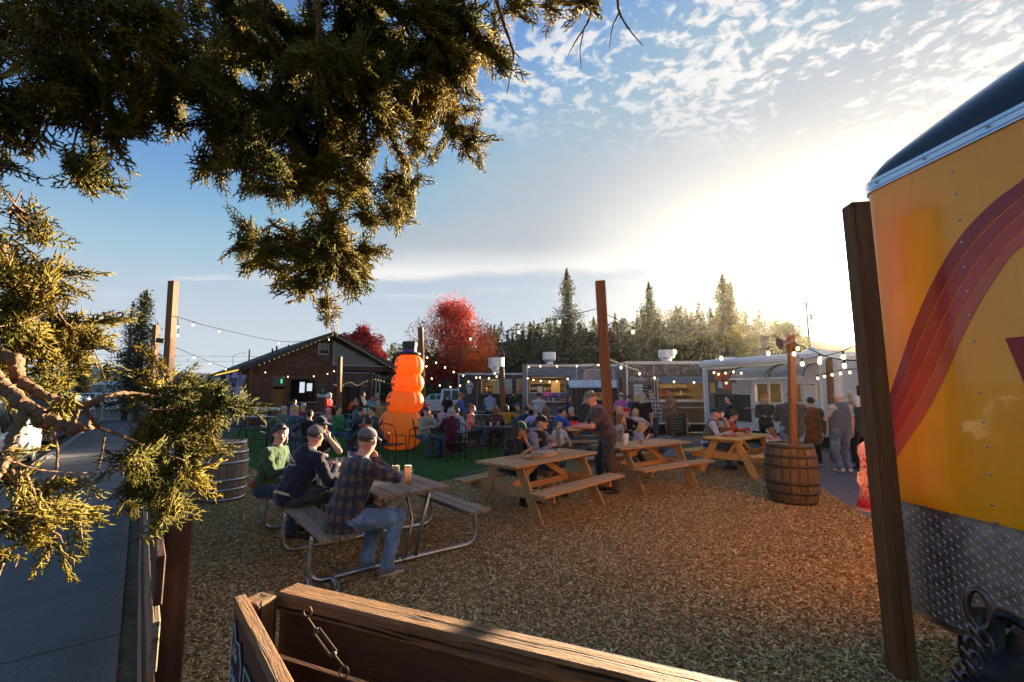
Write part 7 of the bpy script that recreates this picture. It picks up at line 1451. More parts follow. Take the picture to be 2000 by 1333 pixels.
def person(label, loc, head_deg, pose='stand', h=1.72, top=BLK_C, legs=DJEANS, skin='fair', hair='brown', style='short', hat=None, hatm=None, sleeve='long', shoes=SHOE, lean=0., side=0., twist=0., hy=0., hp=0., rh='down', lh='down', rf=None, lf=None, rel=None, lel=None, vox=.02, bulk=1., shades=False, beard=False, vest=None, hood=False, seat=.46, group='people in the yard', child=False, grip=.5, hem=.02, shorts=False, long_coat=False, back=None, undershirt=None, hsz=1., sole=None):
    s = h/1.75; t = thing('person', label, 'person', loc, radians(head_deg-90), group); hs = s*(1.32 if child else 1.)*hsz; W_ = s*bulk
    sit = pose == 'sit'; P = Vector((0, 0, (seat+.095*s) if sit else .93*s)); 
    if lean and not sit: P.y -= .10*sin(radians(lean))
    U = (Matrix.Rotation(-radians(lean), 3, 'X') @ Matrix.Rotation(radians(side), 3, 'Y')) @ Vector((0, 0, 1)); RT_ = Matrix.Rotation(radians(twist), 3, 'Z'); SD = RT_ @ Vector((1, 0, 0)); SD = (SD-U*SD.dot(U)).normalized(); FW = U.cross(SD)
    N = P+U*.50*s; nd = (U*.55+Vector((0, 0, .45))+FW*(.12+.3*sin(radians(hp)))).normalized(); HC = N+nd*.155*s+Vector((0, 0, .012*s))
    hR = Matrix.Rotation(radians(hy), 3, 'Z') @ Matrix.Rotation(-radians(hp), 3, 'X') @ Matrix.Rotation(radians(side*.4), 3, 'Y')   # columns: head x (right), y (front), z
    H = lambda x, y, z: HC+hR @ Vector((x*hs, y*hs, z*hs)); hax = np.array([list(hR @ Vector(q)) for q in ((1, 0, 0), (0, 1, 0), (0, 0, 1))]); B = SDF(); fine = vox < .016
    bl = .012*s
    tw_ = 1. if not child else .9
    # pelvis, belly, chest
    B.ell(P+Vector((0, -.005, 0)), [list(SD), list(FW), list(U)], (.165*W_, .118*W_, .115*s), 2, .03)
    B.cap(P+U*.03, P+U*.24*s, .118*W_+bl, .112*W_+bl, 1, .035, SD, 1.30); B.cap(P+U*.24*s, P+U*.40*s, .116*W_+bl, .112*W_+bl, 1, .035, SD, 1.42)
    sh = [N-U*.065*s+SD*(sg*.170*W_) for sg in (1, -1)]; B.cap(sh[0], sh[1], .058*s+bl, .058*s+bl, 1, .045); B.cap(N-U*.05*s, N-U*.02*s, .07*s, .06*s, 1, .04)
    if hem > 0: B.cap(P-U*(hem-.03), P+U*.05, .124*W_+bl, .12*W_+bl, 1, .02, SD, 1.32)
    if long_coat: B.cap(P-U*.22*s+(FW*.08 if sit else U*0), P+U*.05, .15*W_, .125*W_, 1, .04, SD, 1.35)
    B.cap(N-U*.04*s, N+nd*.075*s, .056*s, .052*s, 0, .018)
    # head
    B.ell(H(0, -.006, .018), hax, (.077*hs, .096*hs, .100*hs), 0, .015); B.ell(H(0, .022, -.050), hax, (.056*hs, .068*hs, .066*hs), 5 if beard else 0, .025); B.cap(H(-.012, .078, -.092), H(.012, .078, -.092), .016*hs, .016*hs, 5 if beard else 0, .02)
    if fine or vox < .02:
        B.cap(H(0, .086, .018), H(0, .106, -.022), .009*hs, .0145*hs, 0, .012); B.cap(H(-.03, .086, .040), H(.03, .086, .040), .010*hs, .010*hs, 0, .016)
        for sg in (-1, 1): B.ell(H(sg*.031, .098, .016), hax, (.017*hs, .014*hs, .011*hs), None, .010, sub=True); B.ell(H(sg*.076, -.004, -.002), hax, (.011*hs, .020*hs, .031*hs), 0, .006); B.ell(H(sg*.034, .068, -.02), hax, (.020*hs, .018*hs, .020*hs), 0, .02)
        B.cap(H(-.018, .092, -.052), H(.018, .092, -.052), .0085*hs, .0085*hs, 6, .007)
    # arms
    lowl = 0 if sleeve in ('short', 'none') else 1
    tg = {'down': (.27, .04, .80), 'lap': (.10, .30, .66 if sit else .95), 'table': (.13, .44, .81), 'table_in': (.02, .40, .81), 'chin': (.055, .20, -.165), 'mouth': (.035, .23, -.15), 'front': (.10, .34, 1.12 if not sit else .92), 'phone': (.06, .28, 1.10 if not sit else .88), 'hip': (.22, .08, .97), 'reach': (.15, .62, .86), 'back': (.15, -.2, .95), 'knee': (.14, .38, .60)}
    ends = []
    for i, (sg, hd, el) in enumerate(((1, rh, rel), (-1, lh, lel))):
        q = tg[hd] if isinstance(hd, str) else hd; x, y, z = q; cz = z if hd in ('chin', 'mouth') else None; z = None if cz else z
        if isinstance(hd, str): x *= sg; z = (z if sit and hd in ('table', 'table_in') else (z*s if z is not None else None)); y = y*s
        T = Vector((x, y, z)) if z is not None else H(x/s, .115 if hd == 'chin' else .165, cz)
        pole = el or ((.25*sg, .5, -1.) if hd in ('chin', 'mouth') else (sg*.7, -.35, -.9)); A = sh[i]-U*.005+SD*sg*.012
        E_, Wr = ik(A, T, .285*s, .255*s, pole); ends.append((A, E_, Wr, sg))
        r1 = .047*W_+(.012 if sleeve != 'none' else 0); B.cap(A, A.lerp(E_, .62), r1+.004, r1, 0 if sleeve == 'none' else 1, .03); B.cap(A.lerp(E_, .62), E_, (.046 if lowl else .040)*W_+(bl*.4 if lowl else 0), (.042 if lowl else .036)*W_+(bl*.4 if lowl else 0), lowl, .014)
        B.cap(E_, Wr, (.040+.008*lowl)*W_, (.026+.010*lowl)*W_, lowl, .02)
        f = (Wr-E_).normalized(); 
        if hd in ('table', 'table_in', 'lap', 'knee', 'reach'): f = (f+Vector((0, 0, -.15 if f.z > -.3 else .5))).normalized()
        if hd in ('chin', 'mouth'): f = (f*.5+(H(sg*.03, .10, -.06)-Wr).normalized()*.6).normalized()
        up_ = Vector((0, 0, 1)) if abs(f.z) < .8 else Vector((sg*-.3, 1, 0)); sdv = f.cross(up_).normalized()*sg; nrm = sdv.cross(f).normalized(); pc = Wr+f*.055*s; 
        if hd in ('down',): sdv, nrm = Vector((0, 1, 0)), Vector((-sg, 0, 0))
        if nrm.z > 0 and hd != 'down': nrm = -nrm
        B.cap(Wr-f*.01, pc, .022*s, .024*s, 0, .012, sdv, 1.5)
        if vox < .017:
            for j in range(4):
                o = (j-1.5)*.019*s; L_ = (.072, .080, .075, .060)[j]*s; a0 = pc+f*.018*s+sdv*o; g = grip*(1+.15*j); d1 = (f*cos(g)+nrm*sin(g)).normalized(); d2 = (f*cos(g*2.3)+nrm*sin(g*2.3)).normalized(); k1 = a0+d1*L_*.52; B.cap(a0, k1, .0098*s, .0088*s, 0, .005); B.cap(k1, k1+d2*L_*.48, .0088*s, .0072*s, 0, .004)
            th0 = Wr+f*.02*s-sdv*.025*s*1; k1 = th0-sdv*.022*s+f*.03*s+nrm*.008; B.cap(th0, k1, .0125*s, .0105*s, 0, .008); B.cap(k1, k1+f*.03*s+nrm*.012*s, .0105*s, .0085*s, 0, .004)
        else: B.cap(pc, pc+(f+nrm*grip*.8).normalized()*.065*s, .020*s, .013*s, 0, .012, sdv, 1.6)
    # legs
    for sg, ft in ((1, rf), (-1, lf)):
        hip = P+SD*sg*.088*W_+Vector((0, 0, -.02*s)); q = ft or ((sg*.13, .42*s, .0) if sit else (sg*.11, .02*sg, 0)); an = Vector((q[0], q[1], q[2]+.085*s)); pole = (sg*.25, 1, .9 if sit else .15); Kn, an = ik(hip, an, .43*s, .42*s, pole)
        rb = .012*s; B.cap(hip, Kn, .085*W_+rb, .060*W_+rb, 2, .03); B.cap(Kn, an+(Kn-an)*.12, (.056*W_+rb) if not shorts else .055*W_, (.044*W_+rb) if not shorts else .038*W_, 0 if shorts else 2, .02)
        if not shorts: B.cap(an+(Kn-an)*.13, an+(Kn-an)*.02, .044*W_+rb, .050*W_+rb, 2, .012)
        fd = Vector((sg*.22, 1, 0)).normalized(); b0_ = Vector((an.x, an.y, q[2]+.038*s)); B.cap(b0_-fd*.055*s, b0_+fd*.135*s, .036*s, .030*s, 3, .015, fd.cross(Vector((0, 0, 1))), 1.3); B.cap(an, b0_, .036*s, .04*s, 3, .012)
        if sole: z0 = Vector((0, 0, .024*s)); B.cap(b0_-fd*.06*s-z0, b0_+fd*.145*s-z0, .0145*s, .0145*s, 7, .004, fd.cross(Vector((0, 0, 1))), 3.1)
    if hood: B.cap(N-FW*.075*s-U*.03+SD*.06, N-FW*.075*s-U*.03-SD*.06, .050*s, .050*s, 1, .03); B.cap(N-FW*.08*s+U*.01, N-FW*.08*s-U*.09*s, .05*s, .03*s, 1, .03, SD, 1.5)
    V, F = B.mesh(vox*s if child else vox); lab = B.labels(V)
    cl = (lab == 1) | (lab == 2); x, y, z = V.T; wv = (np.sin(23*z+5*np.sin(11*x)+4*y)*np.sin(17*x+9*y+3*np.sin(13*z))+.8*np.sin(41*z+13*x-17*y+3*np.sin(19*y))+.45*np.sin(67*z-31*x+4*np.sin(23*y+9*z))*np.sin(37*x+29*y))*.0052; gn = wv*cl
    cen = V.mean(0); dd_ = V-np.array(P); dd_[:, 2] = 0; ln = np.linalg.norm(dd_, axis=1)[:, None]+1e-6; V = V+dd_/ln*gn[:, None]
    V[:, 2] = np.maximum(V[:, 2], .0)
    fl = lab[F]; mi = np.array([np.bincount(r).argmax() for r in fl]) if len(F) < 4000 else fl[:, 0]
    mats = [SKIN[skin], top, legs, shoes, HAIR[hair], HAIR[hair], M('lip_%s' % skin, {'fair': (.42, .16, .13), 'pink': (.45, .16, .13), 'tan': (.28, .11, .08), 'brown': (.15, .06, .05)}[skin], .45), sole or shoes]
    ob('body', V, F, mats, t, smooth=True, mi=mi)
    if fine:
        for sg in (-1, 1): e = MB().ball((0, 0, 0), .0105*hs, 6, (1, .6, .75)).build('eye', EYE, t, smooth=True); e.location = H(sg*.031, .083, .016); e.rotation_euler = hR.to_euler(); mb = MB(); mb.tube([H(sg*.014, .094, .036), H(sg*.033, .093, .042), H(sg*.05, .080, .036)], .0035*hs, 5); mb.build('eyebrow', HAIR[hair], t)
    if shades:
        mb = MB(); z0 = .016 if shades is True else .075; y0 = .100 if shades is True else .085
        for sg in (-1, 1): mb.tube([H(sg*.012, y0, z0), H(sg*.032, y0, z0-.004), H(sg*.052, y0-.010, z0)], [.010*hs, .019*hs, .012*hs], 6); mb.tube([H(sg*.06, y0-.02, z0+.004), H(sg*.082, 0, z0+.004)], .003*hs, 5)
        mb.build('sunglasses', SHADES, t, smooth=True)
    hv = max(.009*hs, vox*.8)
    if style and style != 'bald':
        Q = SDF(); I3 = np.eye(3); c = lambda x, y, z: (x*hs, y*hs, z*hs)
        Q.ell(c(0, -.014, .030), I3, (.083*hs, .101*hs, .095*hs) if not hat else (.080*hs, .097*hs, .080*hs), 0, .01)
        if style in ('long', 'mid', 'bob'):
            L_ = {'long': .34, 'mid': .17, 'bob': .12}[style]
            for xx in (-.05, 0, .05): Q.cap(c(xx, -.065, .02), c(xx*1.25, -.085 if style != 'long' else -.10, -L_), .050*hs, .034*hs, 0, .03)
            for sg in (-1, 1): Q.cap(c(sg*.068, -.02, .04), c(sg*.078, -.02, -L_*.72), .026*hs, .018*hs, 0, .02)
        if style == 'bun': Q.ell(c(0, -.07, .12), I3, (.042*hs, .04*hs, .04*hs), 0, .015)
        if style == 'pony': Q.cap(c(0, -.10, .04), c(0, -.17, -.02), .03*hs, .03*hs, 0, .02); Q.cap(c(0, -.17, -.02), c(0, -.15, -.20), .03*hs, .012*hs, 0, .02)
        Q.ell(c(0, .105, -.030), I3, (.082*hs, .092*hs, .092*hs), 0, .012, sub=True)
        if style == 'short': Q.ell(c(0, .055, -.11), I3, (.11*hs, .13*hs, .078*hs), 0, .012, sub=True); Q.ell(c(0, -.03, -.16), I3, (.11*hs, .13*hs, .085*hs), 0, .012, sub=True)
        V, F = Q.mesh(hv); x, y, z = V.T; V = V*(1+.045*np.sin(x*210/hs+6*np.sin(z*60))*np.sin(y*170+z*40)+.02*np.sin(z*90+x*50))[:, None]
        o = ob('hair', V, F, HAIR[hair], t, smooth=True); o.location = HC; o.rotation_euler = hR.to_euler()
    if hat:
        Q = SDF(); I3 = np.eye(3); c = lambda x, y, z: (x*hs, y*hs, z*hs); hv2 = max(.008*hs, vox*.7)
        if hat in ('cap', 'capback'):
            sg = 1 if hat == 'cap' else -1; Q.ell(c(0, -.008, .042), I3, (.086*hs, .103*hs, .088*hs), 0, .01); V, F = Q.mesh(hv2, clip=lambda X: (.040*hs+X[..., 1]*.10*sg-X[..., 2]))
            o = ob('cap', V, F, hatm, t, smooth=True); o.location = HC; o.rotation_euler = hR.to_euler(); n_ = 10
            Vb = []; 
            for i in range(n_+1):
                a = -1.15+2.3*i/n_; 
                for r_, zz__ in ((.088, .052), (.088+.085*cos(a*.9)**.8, .034+.006*abs(i-5)*-.5)): Vb.append((r_*sin(a)*(.95 if r_ < .09 else .82)*hs, sg*(r_*cos(a)*1.12-.008)*hs, zz__*hs))
            Vb2 = [(a, b, c_-.005*hs) for a, b, c_ in Vb]; k = len(Vb); F = [(2*i, 2*i+1, 2*i+3, 2*i+2) for i in range(n_)]+[(k+2*i, k+2*i+2, k+2*i+3, k+2*i+1) for i in range(n_)]+[(2*i+1, k+2*i+1, k+2*i+3, 2*i+3) for i in range(n_)]
            bm2 = back or hatm; ob('brim', Vb+Vb2, F, bm2, o, smooth=False)
            MB().ball(c(0, -.008, .131), .007*hs, 4).build('button', hatm, o)
        else: 
            Q.ell(c(0, -.01, .045), I3, (.090*hs, .108*hs, .10*hs), 0, .01); Q.ell(c(0, -.008, .045), I3, (.094*hs, .112*hs, .02*hs), 0, .01); V, F = Q.mesh(hv2, clip=lambda X: (.028*hs-X[..., 2])); o = ob('beanie', V, F, hatm, t, smooth=True); o.location = HC; o.rotation_euler = hR.to_euler()
    if vest:
        Q = SDF(); Q.cap(P+U*.04, P+U*.24*s, .132*W_+bl, .126*W_+bl, 0, .03, list(SD), 1.30); Q.cap(P+U*.24*s, P+U*.42*s, .130*W_+bl, .118*W_+bl, 0, .03, list(SD), 1.36); Q.cap(N-U*.07*s+SD*.09*W_, N-U*.07*s-SD*.09*W_, .068*s+bl, .068*s+bl, 0, .03)
        for sg in (1, -1): Q.ell(sh[0 if sg == 1 else 1]+SD*sg*.035, np.eye(3), (.075*s, .085*s, .10*s), 0, .02, sub=True)
        V, F = Q.mesh(max(.012, vox)); ob('vest', V, F, vest, t, smooth=True)
    t_info[t.name] = dict(P=P, U=U, SD=SD, FW=FW, N=N, HC=HC, hR=hR, hs=hs, ends=ends, s=s, t=t)
    return t
t_info = {}
def wpos(t, v): return Matrix.LocRotScale(t.location, t.rotation_euler, None) @ Vector(v)
def hd_(v): return math.degrees(atan2(v.y, v.x))
N_ = .0105; Md = .0155; Fr = .026
# --- the group at the near table (bench local y about .78)
sA = tl(.20, .62, 0); hA = hd_(tq)
g1 = 'people at the near metal-legged table'
A = person('man in dark plaid shirt and light jeans sitting on the near bench end', sA, hA+8, 'sit', 1.84, cloth((.13, .085, .055), 'plaid', (.022, .026, .055)), cloth((.12, .20, .33), 'denim'), 'pink', 'brown', 'short', 'cap', cloth((.14, .13, .15)), lean=17, twist=-2, hy=36, hp=10, rh='chin', lh=(-.02, .30, .66), rel=(.55, .75, -.6), rf=(.16, .36, 0), lf=(-.10, .30, 0), vox=N_, bulk=1.08, shoes=M('shoe_grey', (.16, .15, .14), .8), sole=SOLE, group=g1, grip=1.0, hem=.08)
I = t_info[A.name]
MB().box((0, 0, 0), (.075, .012, .018), bev=.003).build('cap_strap', M('strap_green', (.02, .22, .15), .6), A); o = [c for c in A.children if c.name.startswith('cap_strap')][0]; o.location = I['HC']+I['hR'] @ Vector((0, -.103, .052)); o.rotation_euler = I['hR'].to_euler()
sB = tl(1.44, .80, 0)
B2 = person('man in navy hoodie with white mountain print on the back and taupe cap', sB, hA+16, 'sit', 1.80, cloth((.018, .018, .040)), GREYP, 'pink', 'brown', 'short', 'cap', cloth((.16, .135, .135)), lean=24, hy=26, hp=6, rh=(.16, .44, .83), lh=(-.10, .50, .82), vox=N_, bulk=1.1, hood=True, group=g1, rf=(.14, .44, 0), lf=(-.12, .34, 0), grip=.8)
I = t_info[B2.name]; s_ = I['s']; c = I['P']+I['U']*.36*s_-I['FW']*.188; bR = Matrix((-I['SD'], I['U'], -I['FW'])).transposed(); bR = Matrix((I['SD']*-1, I['U'], I['FW']*-1)).transposed()
WP = M('print_white', (.62, .62, .64), .7)
mt4 = Matrix.Translation(c) @ Matrix((I['SD'], I['U'], -I['FW'])).transposed().to_4x4()
mb = MB(); pts_ = [(a*1.5, b*1.5) for a, b in [(-.05, -.03), (-.028, .0), (-.018, -.006), (.0, .032), (.012, .018), (.02, .026), (.05, -.03), (.03, -.02), (.012, -.012), (.0, .004), (-.012, -.02)]]; mb.prism(pts_, 0, .004, 'z', mt4); mb.build('back_print', WP, B2)
o = text('back_print', 'COMPANY', c-I['U']*.062, Matrix((I['SD'], I['U'], -I['FW'])).transposed(), .034, WP, B2, world=False, ext=.002); text('back_print', 'O', c-I['U']*.095-I['SD']*.06, Matrix((I['SD'], I['U'], -I['FW'])).transposed(), .04, WP, B2, world=False, ext=.002)
body_ = [c_ for c_ in B2.children if c_.name.startswith('body')][0]
for o in [c_ for c_ in B2.children if c_.name.startswith('back_print')]:
    ml = Matrix.LocRotScale(o.location, o.rotation_euler, None); inv = ml.inverted(); zmin = min(v.co.z for v in o.data.vertices)
    for v in o.data.vertices:
        p = ml @ v.co; h_, hit, _, _ = body_.ray_cast(p-I['FW']*.5, I['FW'])
        if h_: v.co = inv @ (hit-I['FW']*(.004+(v.co.z-zmin)))
MB().add(*tube([I['P']+I['U']*.005+(I['SD']*cos(a)*.178*1.05-I['FW']*sin(a)*.142*1.05) for a in np.linspace(.3, 2.84, 12)], .022, 6)).build('shirt_hem', cloth((.55, .52, .25)), B2)
C3 = person('dark-haired woman in green jacket with sunglasses on her head, at the bench far end', tl(2.2, .90, 0), hA-42, 'sit', 1.72, cloth((.045, .085, .035)), DJEANS, 'pink', 'black', 'mid', lean=12, hy=-48, hp=6, rh='table', lh='lap', vox=.0115, shades='up', group=g1)
MB().add(*tube([Vector((.15*cos(a), -.02-.12*sin(a), .60)) for a in np.linspace(.2, 2.9, 10)], .05, 7)).build('waist_wrap', cloth((.45, .09, .02), 'print', (.03, .03, .06)), C3)
D4 = person('bearded man in black t-shirt and cap, chin on hand, across the near table', tl(3.1, .12, 0), hd_(-td)+6, 'sit', 1.80, BLK_C, GREYP, 'fair', 'brown', 'short', 'cap', cloth((.016, .018, .028)), sleeve='short', lean=16, hy=26, hp=4, rh=(.10, .42, .81), lh='chin', lel=(-.4, .7, -.8), vox=.0115, group=g1, bulk=1.05)
MB().lathe([(.034, 0), (.034, .02)], 12).build('wristband', BLACKM, D4).location = t_info[D4.name]['ends'][1][2]-Vector((0, 0, .04))
# --- couple and standing man at the first wooden table
def bench(t, x, side=1): return pl(t, x, side*.70, 0)
hp_ = math.degrees(PA.rotation_euler.z)
g2 = 'people at the wooden picnic tables'
E5 = person('young woman in black t-shirt and dark green cap, chin on her hand', bench(PA, .02), hp_-90+6, 'sit', 1.66, BLK_C, BLK_C, 'tan', 'black', 'long', 'cap', cloth((.012, .065, .045)), sleeve='short', lean=24, hy=22, hp=12, lh='chin', rh=(-.02, .40, .82), lel=(-.2, .7, -.9), vox=N_, group=g2, grip=.7)
F6 = person('young man in grey hoodie, black vest and black cap, raising a fry', bench(PA, .66), hp_-90+6, 'sit', 1.74, cloth((.20, .22, .28)), DJEANS, 'fair', 'brown', 'short', 'cap', BLK_C, lean=16, hy=16, hp=-2, rh=(.10, .42, .84), lh=(-.26, .34, 1.06), lel=(-.6, .3, -1), vox=N_, vest=BLK_C, hood=True, group=g2, shorts=True, grip=1.1)
a_ = t_info[F6.name]['ends'][1][2]; MB().box(tuple(a_+Vector((0, .03, .12))), (.008, .008, .06)).build('fry', M('fried', (0, 0, 0)), F6)
G7 = person('man in faded maroon t-shirt and grey trucker cap leaning over with cups', G(1186, 962), 186, 'stand', 1.82, cloth((.085, .058, .062)), cloth((.045, .045, .048)), 'pink', 'brown', 'short', 'cap', cloth((.17, .165, .115)), sleeve='short', shoes=SHOE, lean=24, hp=40, hy=0, rh=(.10, .50, 1.13), lh=(-.06, .52, 1.12), vox=N_, bulk=1.1, group=g2, grip=1.1, back=cloth((.22, .26, .20)), rf=(.12, .06, 0), lf=(-.14, -.08, 0), hem=.06)
I = t_info[G7.name]; MB().lathe([(.026, 0), (.026, .004)], 16).build('cap_badge', M('badge_cream', (.5, .42, .30), .6), G7); o = [c for c in G7.children if c.name.startswith('cap_badge')][0]; o.location = I['HC']+I['hR'] @ Vector((.0, .097, .078)); o.rotation_euler = (I['hR'] @ Matrix.Rotation(radians(-72), 3, 'X')).to_euler()
cc_ = I['P']+I['U']*.33*I['s']+I['FW']*.150-I['SD']*.09; mb = MB(); mb.box((0, 0, 0), (.028, .004, .032)); o = mb.build('pocket_label', M('badge_cream', (0, 0, 0)), G7); o.location = cc_; o.rotation_euler = Matrix((I['SD'], I['FW'], I['U'])).transposed().to_euler()
ha = wpos(G7, I['ends'][0][2]); hb_ = wpos(G7, I['ends'][1][2]); mid_ = (ha+hb_)/2+Vector((-.07, 0, 0))
RC = M('cup_red', (.60, .015, .012), .5); cup('red paper cup in the standing man\'s hands', mid_+Vector((-.02, -.03, .0)), .037, .085, RC, False); cup('second red cup held behind the first', mid_+Vector((.07, .03, -.01)), .037, .085, RC, False); tr2 = thing('cup_carrier', 'cardboard carrier tray under the red cups in the standing man\'s hands', 'tray', mid_+Vector((.02, 0, -.05)), .1); MB().box((0, 0, .0), (.22, .13, .07), bev=.006).build('tray', KR, tr2)
person('blond child in grey shirt bending over the second wooden table', bench(PB_, .62), math.degrees(PB_.rotation_euler.z)-90+30, 'sit', 1.18, cloth((.28, .27, .31)), BLK_C, 'fair', 'blond', 'bob', sleeve='short', lean=20, hp=22, hy=10, rh='table_in', lh='table', vox=.012, child=True, group=g2, seat=.50, hsz=.86)
hc_ = math.degrees(PC.rotation_euler.z)
person('man in quilted brown vest, white patterned shirt and dark cap, drinking', bench(PC, .0), hc_-90+20, 'sit', 1.80, cloth((.50, .48, .52), 'print', (.25, .22, .3)), DJEANS, 'pink', 'grey', 'short', 'cap', cloth((.03, .045, .045)), lean=18, hy=8, hp=-6, lh='mouth', rh='table', lel=(-.7, .6, -.5), vox=.012, vest=cloth((.13, .10, .075)), group=g2)
t_ = [o for o in bpy.data.objects if o.get('label', '').startswith('man in quilted brown')][0]; I = t_info[t_.name]; cup('white cup at the vest man\'s mouth', wpos(t_, I['HC']+I['hR'] @ Vector((0, .13, -.07))), .036, .09, WHITE, False)
person('woman in orange jumper with sunglasses and tied-up hair, reaching across the table', bench(PC, .78), hc_-90+34, 'sit', 1.70, cloth((.42, .085, .025)), DJEANS, 'pink', 'brown', 'bun', lean=26, hy=4, hp=8, lh=(.06, .58, .84), rh='lap', vox=.012, shades=True, group=g2)
person('toddler in checked shirt sitting on the yellow table bench', bench(PC, .05, -1), hc_+70, 'sit', .98, cloth((.45, .40, .38), 'plaid', (.28, .14, .16)), cloth((.40, .17, .03)), 'fair', 'auburn', 'mid', lean=10, hy=10, hp=10, rh=(.16, .12, .55), lh='knee', vox=.013, child=True, group=g2, seat=.47, rf=(.08, .3, .25), lf=(-.08, .3, .25), hsz=.92)
# --- mid ground and crowd
def at(u, Y): p = At(u, 766, Y); return Vector((p.x, p.y, 0))
BLU = cloth((.015, .09, .42)); g3 = 'people seated around the turf'; g4 = 'people standing by the trucks and hall'
def sit(lb, u, Y, hd, **k): k.setdefault('group', g3); k.setdefault('vox', Fr if Y > 12.4 else Md); return person(lb, at(u, Y), hd, 'sit', k.pop('h', 1.70), **k)
def std(lb, u, Y, hd, **k): k.setdefault('group', g4); k.setdefault('vox', Fr if Y > 12.4 else Md); return person(lb, at(u, Y), hd, 'stand', k.pop('h', 1.70), **k)
sit('older man in grey jumper and dark cap with his hand to his mouth', 829, 12.3, 318, top=cloth((.28, .28, .24)), legs=DJEANS, skin='pink', hair='grey', hat='cap', hatm=cloth((.03, .03, .05)), lean=10, lh='mouth', rh='table', hy=8, vox=.015)
sit('grey-haired woman in maroon coat, back to the camera', 884, 11.9, 118, top=cloth((.10, .012, .028)), legs=DJEANS, hair='grey', style='bob', lean=12, hy=22, hood=True, long_coat=True, rh='table', lh='table', vox=.015)
sit('woman with bun and pink tank top, legs crossed in blue jeans', 918, 14.2, 8, top=cloth((.55, .20, .14)), legs=JEANS, skin='pink', hair='auburn', style='bun', sleeve='none', lean=6, lh='lap', rh='lap', rf=(.02, .55, .18), vox=.016)
sit('woman in red-black plaid shirt with auburn hair, back turned', 968, 14.0, 96, top=cloth((.20, .07, .08), 'plaid', (.02, .02, .03)), hair='auburn', style='bob', lean=18, hy=14, rh='table', lh='table')
sit('person in mustard coat beside the plaid-shirt woman', 988, 15.1, 90, top=cloth((.36, .20, .02)), hair='brown', style='bob', lean=14)
sit('person in faded denim shirt behind the maroon coat', 903, 12.9, 150, top=cloth((.20, .28, .36), 'print', (.4, .45, .5)), hair='brown', style='short', lean=20)
sit('person in blue shirt reaching over the older couple\'s table', 872, 13.4, 330, top=cloth((.05, .12, .25)), hair='brown', lean=22, rh='table', lh='table')
sit('woman with long brown hair behind the couple', 893, 16.2, 110, top=cloth((.10, .09, .06)), hair='brown', style='long')
std('man in bright blue jacket and orange cap by the charcoal truck', 899, 16.4, 355, h=1.72, top=BLU, legs=DJEANS, skin='tan', hat='cap', hatm=cloth((.35, .12, .04)), rh='front', lh='down')
std('person in pale blue hoodie with its back to us at the charcoal truck', 957, 20.5, 92, h=1.78, top=cloth((.22, .32, .48)), legs=BLK_C, hair='black', hood=True, rh='front', lh='front')
sit('man in olive jacket and blue-white cap by the truck post', 1018, 17.2, 205, top=cloth((.09, .08, .035)), hair='brown', hat='cap', hatm=cloth((.05, .06, .2)), lean=14, rh='table', lh='table')
std('person in black coat at the charcoal truck counter', 985, 23.5, 80, h=1.78, top=BLK_C, legs=BLK_C, hair='black', rh='front'); std('person in camouflage jacket next to the black coat', 1003, 23, 95, h=1.82, top=cloth((.06, .065, .04), 'camo', (.02, .022, .015)), legs=BLK_C, hair='black', rh='front', bulk=1.1)
std('person in white-grey hoodie at the hatch counter, back turned', 1052, 18.2, 84, h=1.72, top=cloth((.40, .45, .48)), legs=BLK_C, hair='black', rh='front', lh='front')
std('girl in navy cardigan with long brown hair', 1110, 16.8, 340, h=1.66, top=cloth((.02, .03, .075)), legs=JEANS, hair='brown', style='long', hy=10)
sit('man with grey hair and beard in black jacket, looking down', 1126, 13.6, 222, top=BLK_C, hair='grey', beard=True, lean=22, hp=28, rh='table', lh='table', vox=.017)
sit('man in bright blue hoodie seated at the far picnic table', 1086, 12.4, 36, top=BLU, legs=DJEANS, hair='black', hood=True, lean=20, hy=-20, rh='table', lh='table', vox=.016, bulk=1.05)
sit('man in orange shirt beyond the blue hoodie', 1103, 14.4, 215, top=cloth((.50, .09, .015)), hair='brown', lean=12, rh='table', lh='table', shades=True)
std('blond toddler in pale shirt standing behind the young couple', 1092, 10.6, 84, h=1.02, top=cloth((.42, .45, .48)), legs=cloth((.10, .06, .04)), hair='blond', child=True, vox=.018, hsz=.95)
sit('person in dark navy hoodie, back turned, left of the lavender shirt', 1028, 13.4, 80, top=cloth((.04, .05, .10)), hair='black', hood=True); sit('woman in lavender top with a dark bag strap', 1046, 12.8, 95, top=cloth((.38, .34, .52)), hair='grey', style='short'); sit('person with curly brown hair behind the black vest', 1066, 12.0, 70, top=cloth((.05, .05, .07)), hair='auburn', style='bob')
std('man in magenta hoodie and pale cap at the awning post', 1213, 15.6, 104, h=1.72, top=cloth((.48, .12, .42)), legs=BLK_C, hood=True, hat='cap', hatm=cloth((.40, .38, .38)), rh='front', lh='front'); std('person in dark blue top beyond the magenta hoodie', 1229, 16.5, 95, h=1.66, top=cloth((.03, .05, .1)), hair='brown')
sit('man with cropped fair hair in black tee behind the standing man', 1203, 11.6, 30, top=BLK_C, skin='pink', hair='blond', sleeve='short', lean=8, vox=.017, h=1.8); sit('woman with red headband holding a child', 1224, 12.2, 200, top=BLK_C, hair='grey', hat='beanie', hatm=cloth((.5, .02, .02)), h=1.62); sit('woman with pale blond hair in light top', 1240, 12.7, 250, top=cloth((.45, .42, .42), 'print', (.2, .2, .25)), hair='blond', style='bob', h=1.6)
sit('woman with fair wavy hair close behind the standing man', 1202, 10.2, 350, top=cloth((.25, .25, .27)), hair='auburn', style='mid', lean=10, h=1.55)
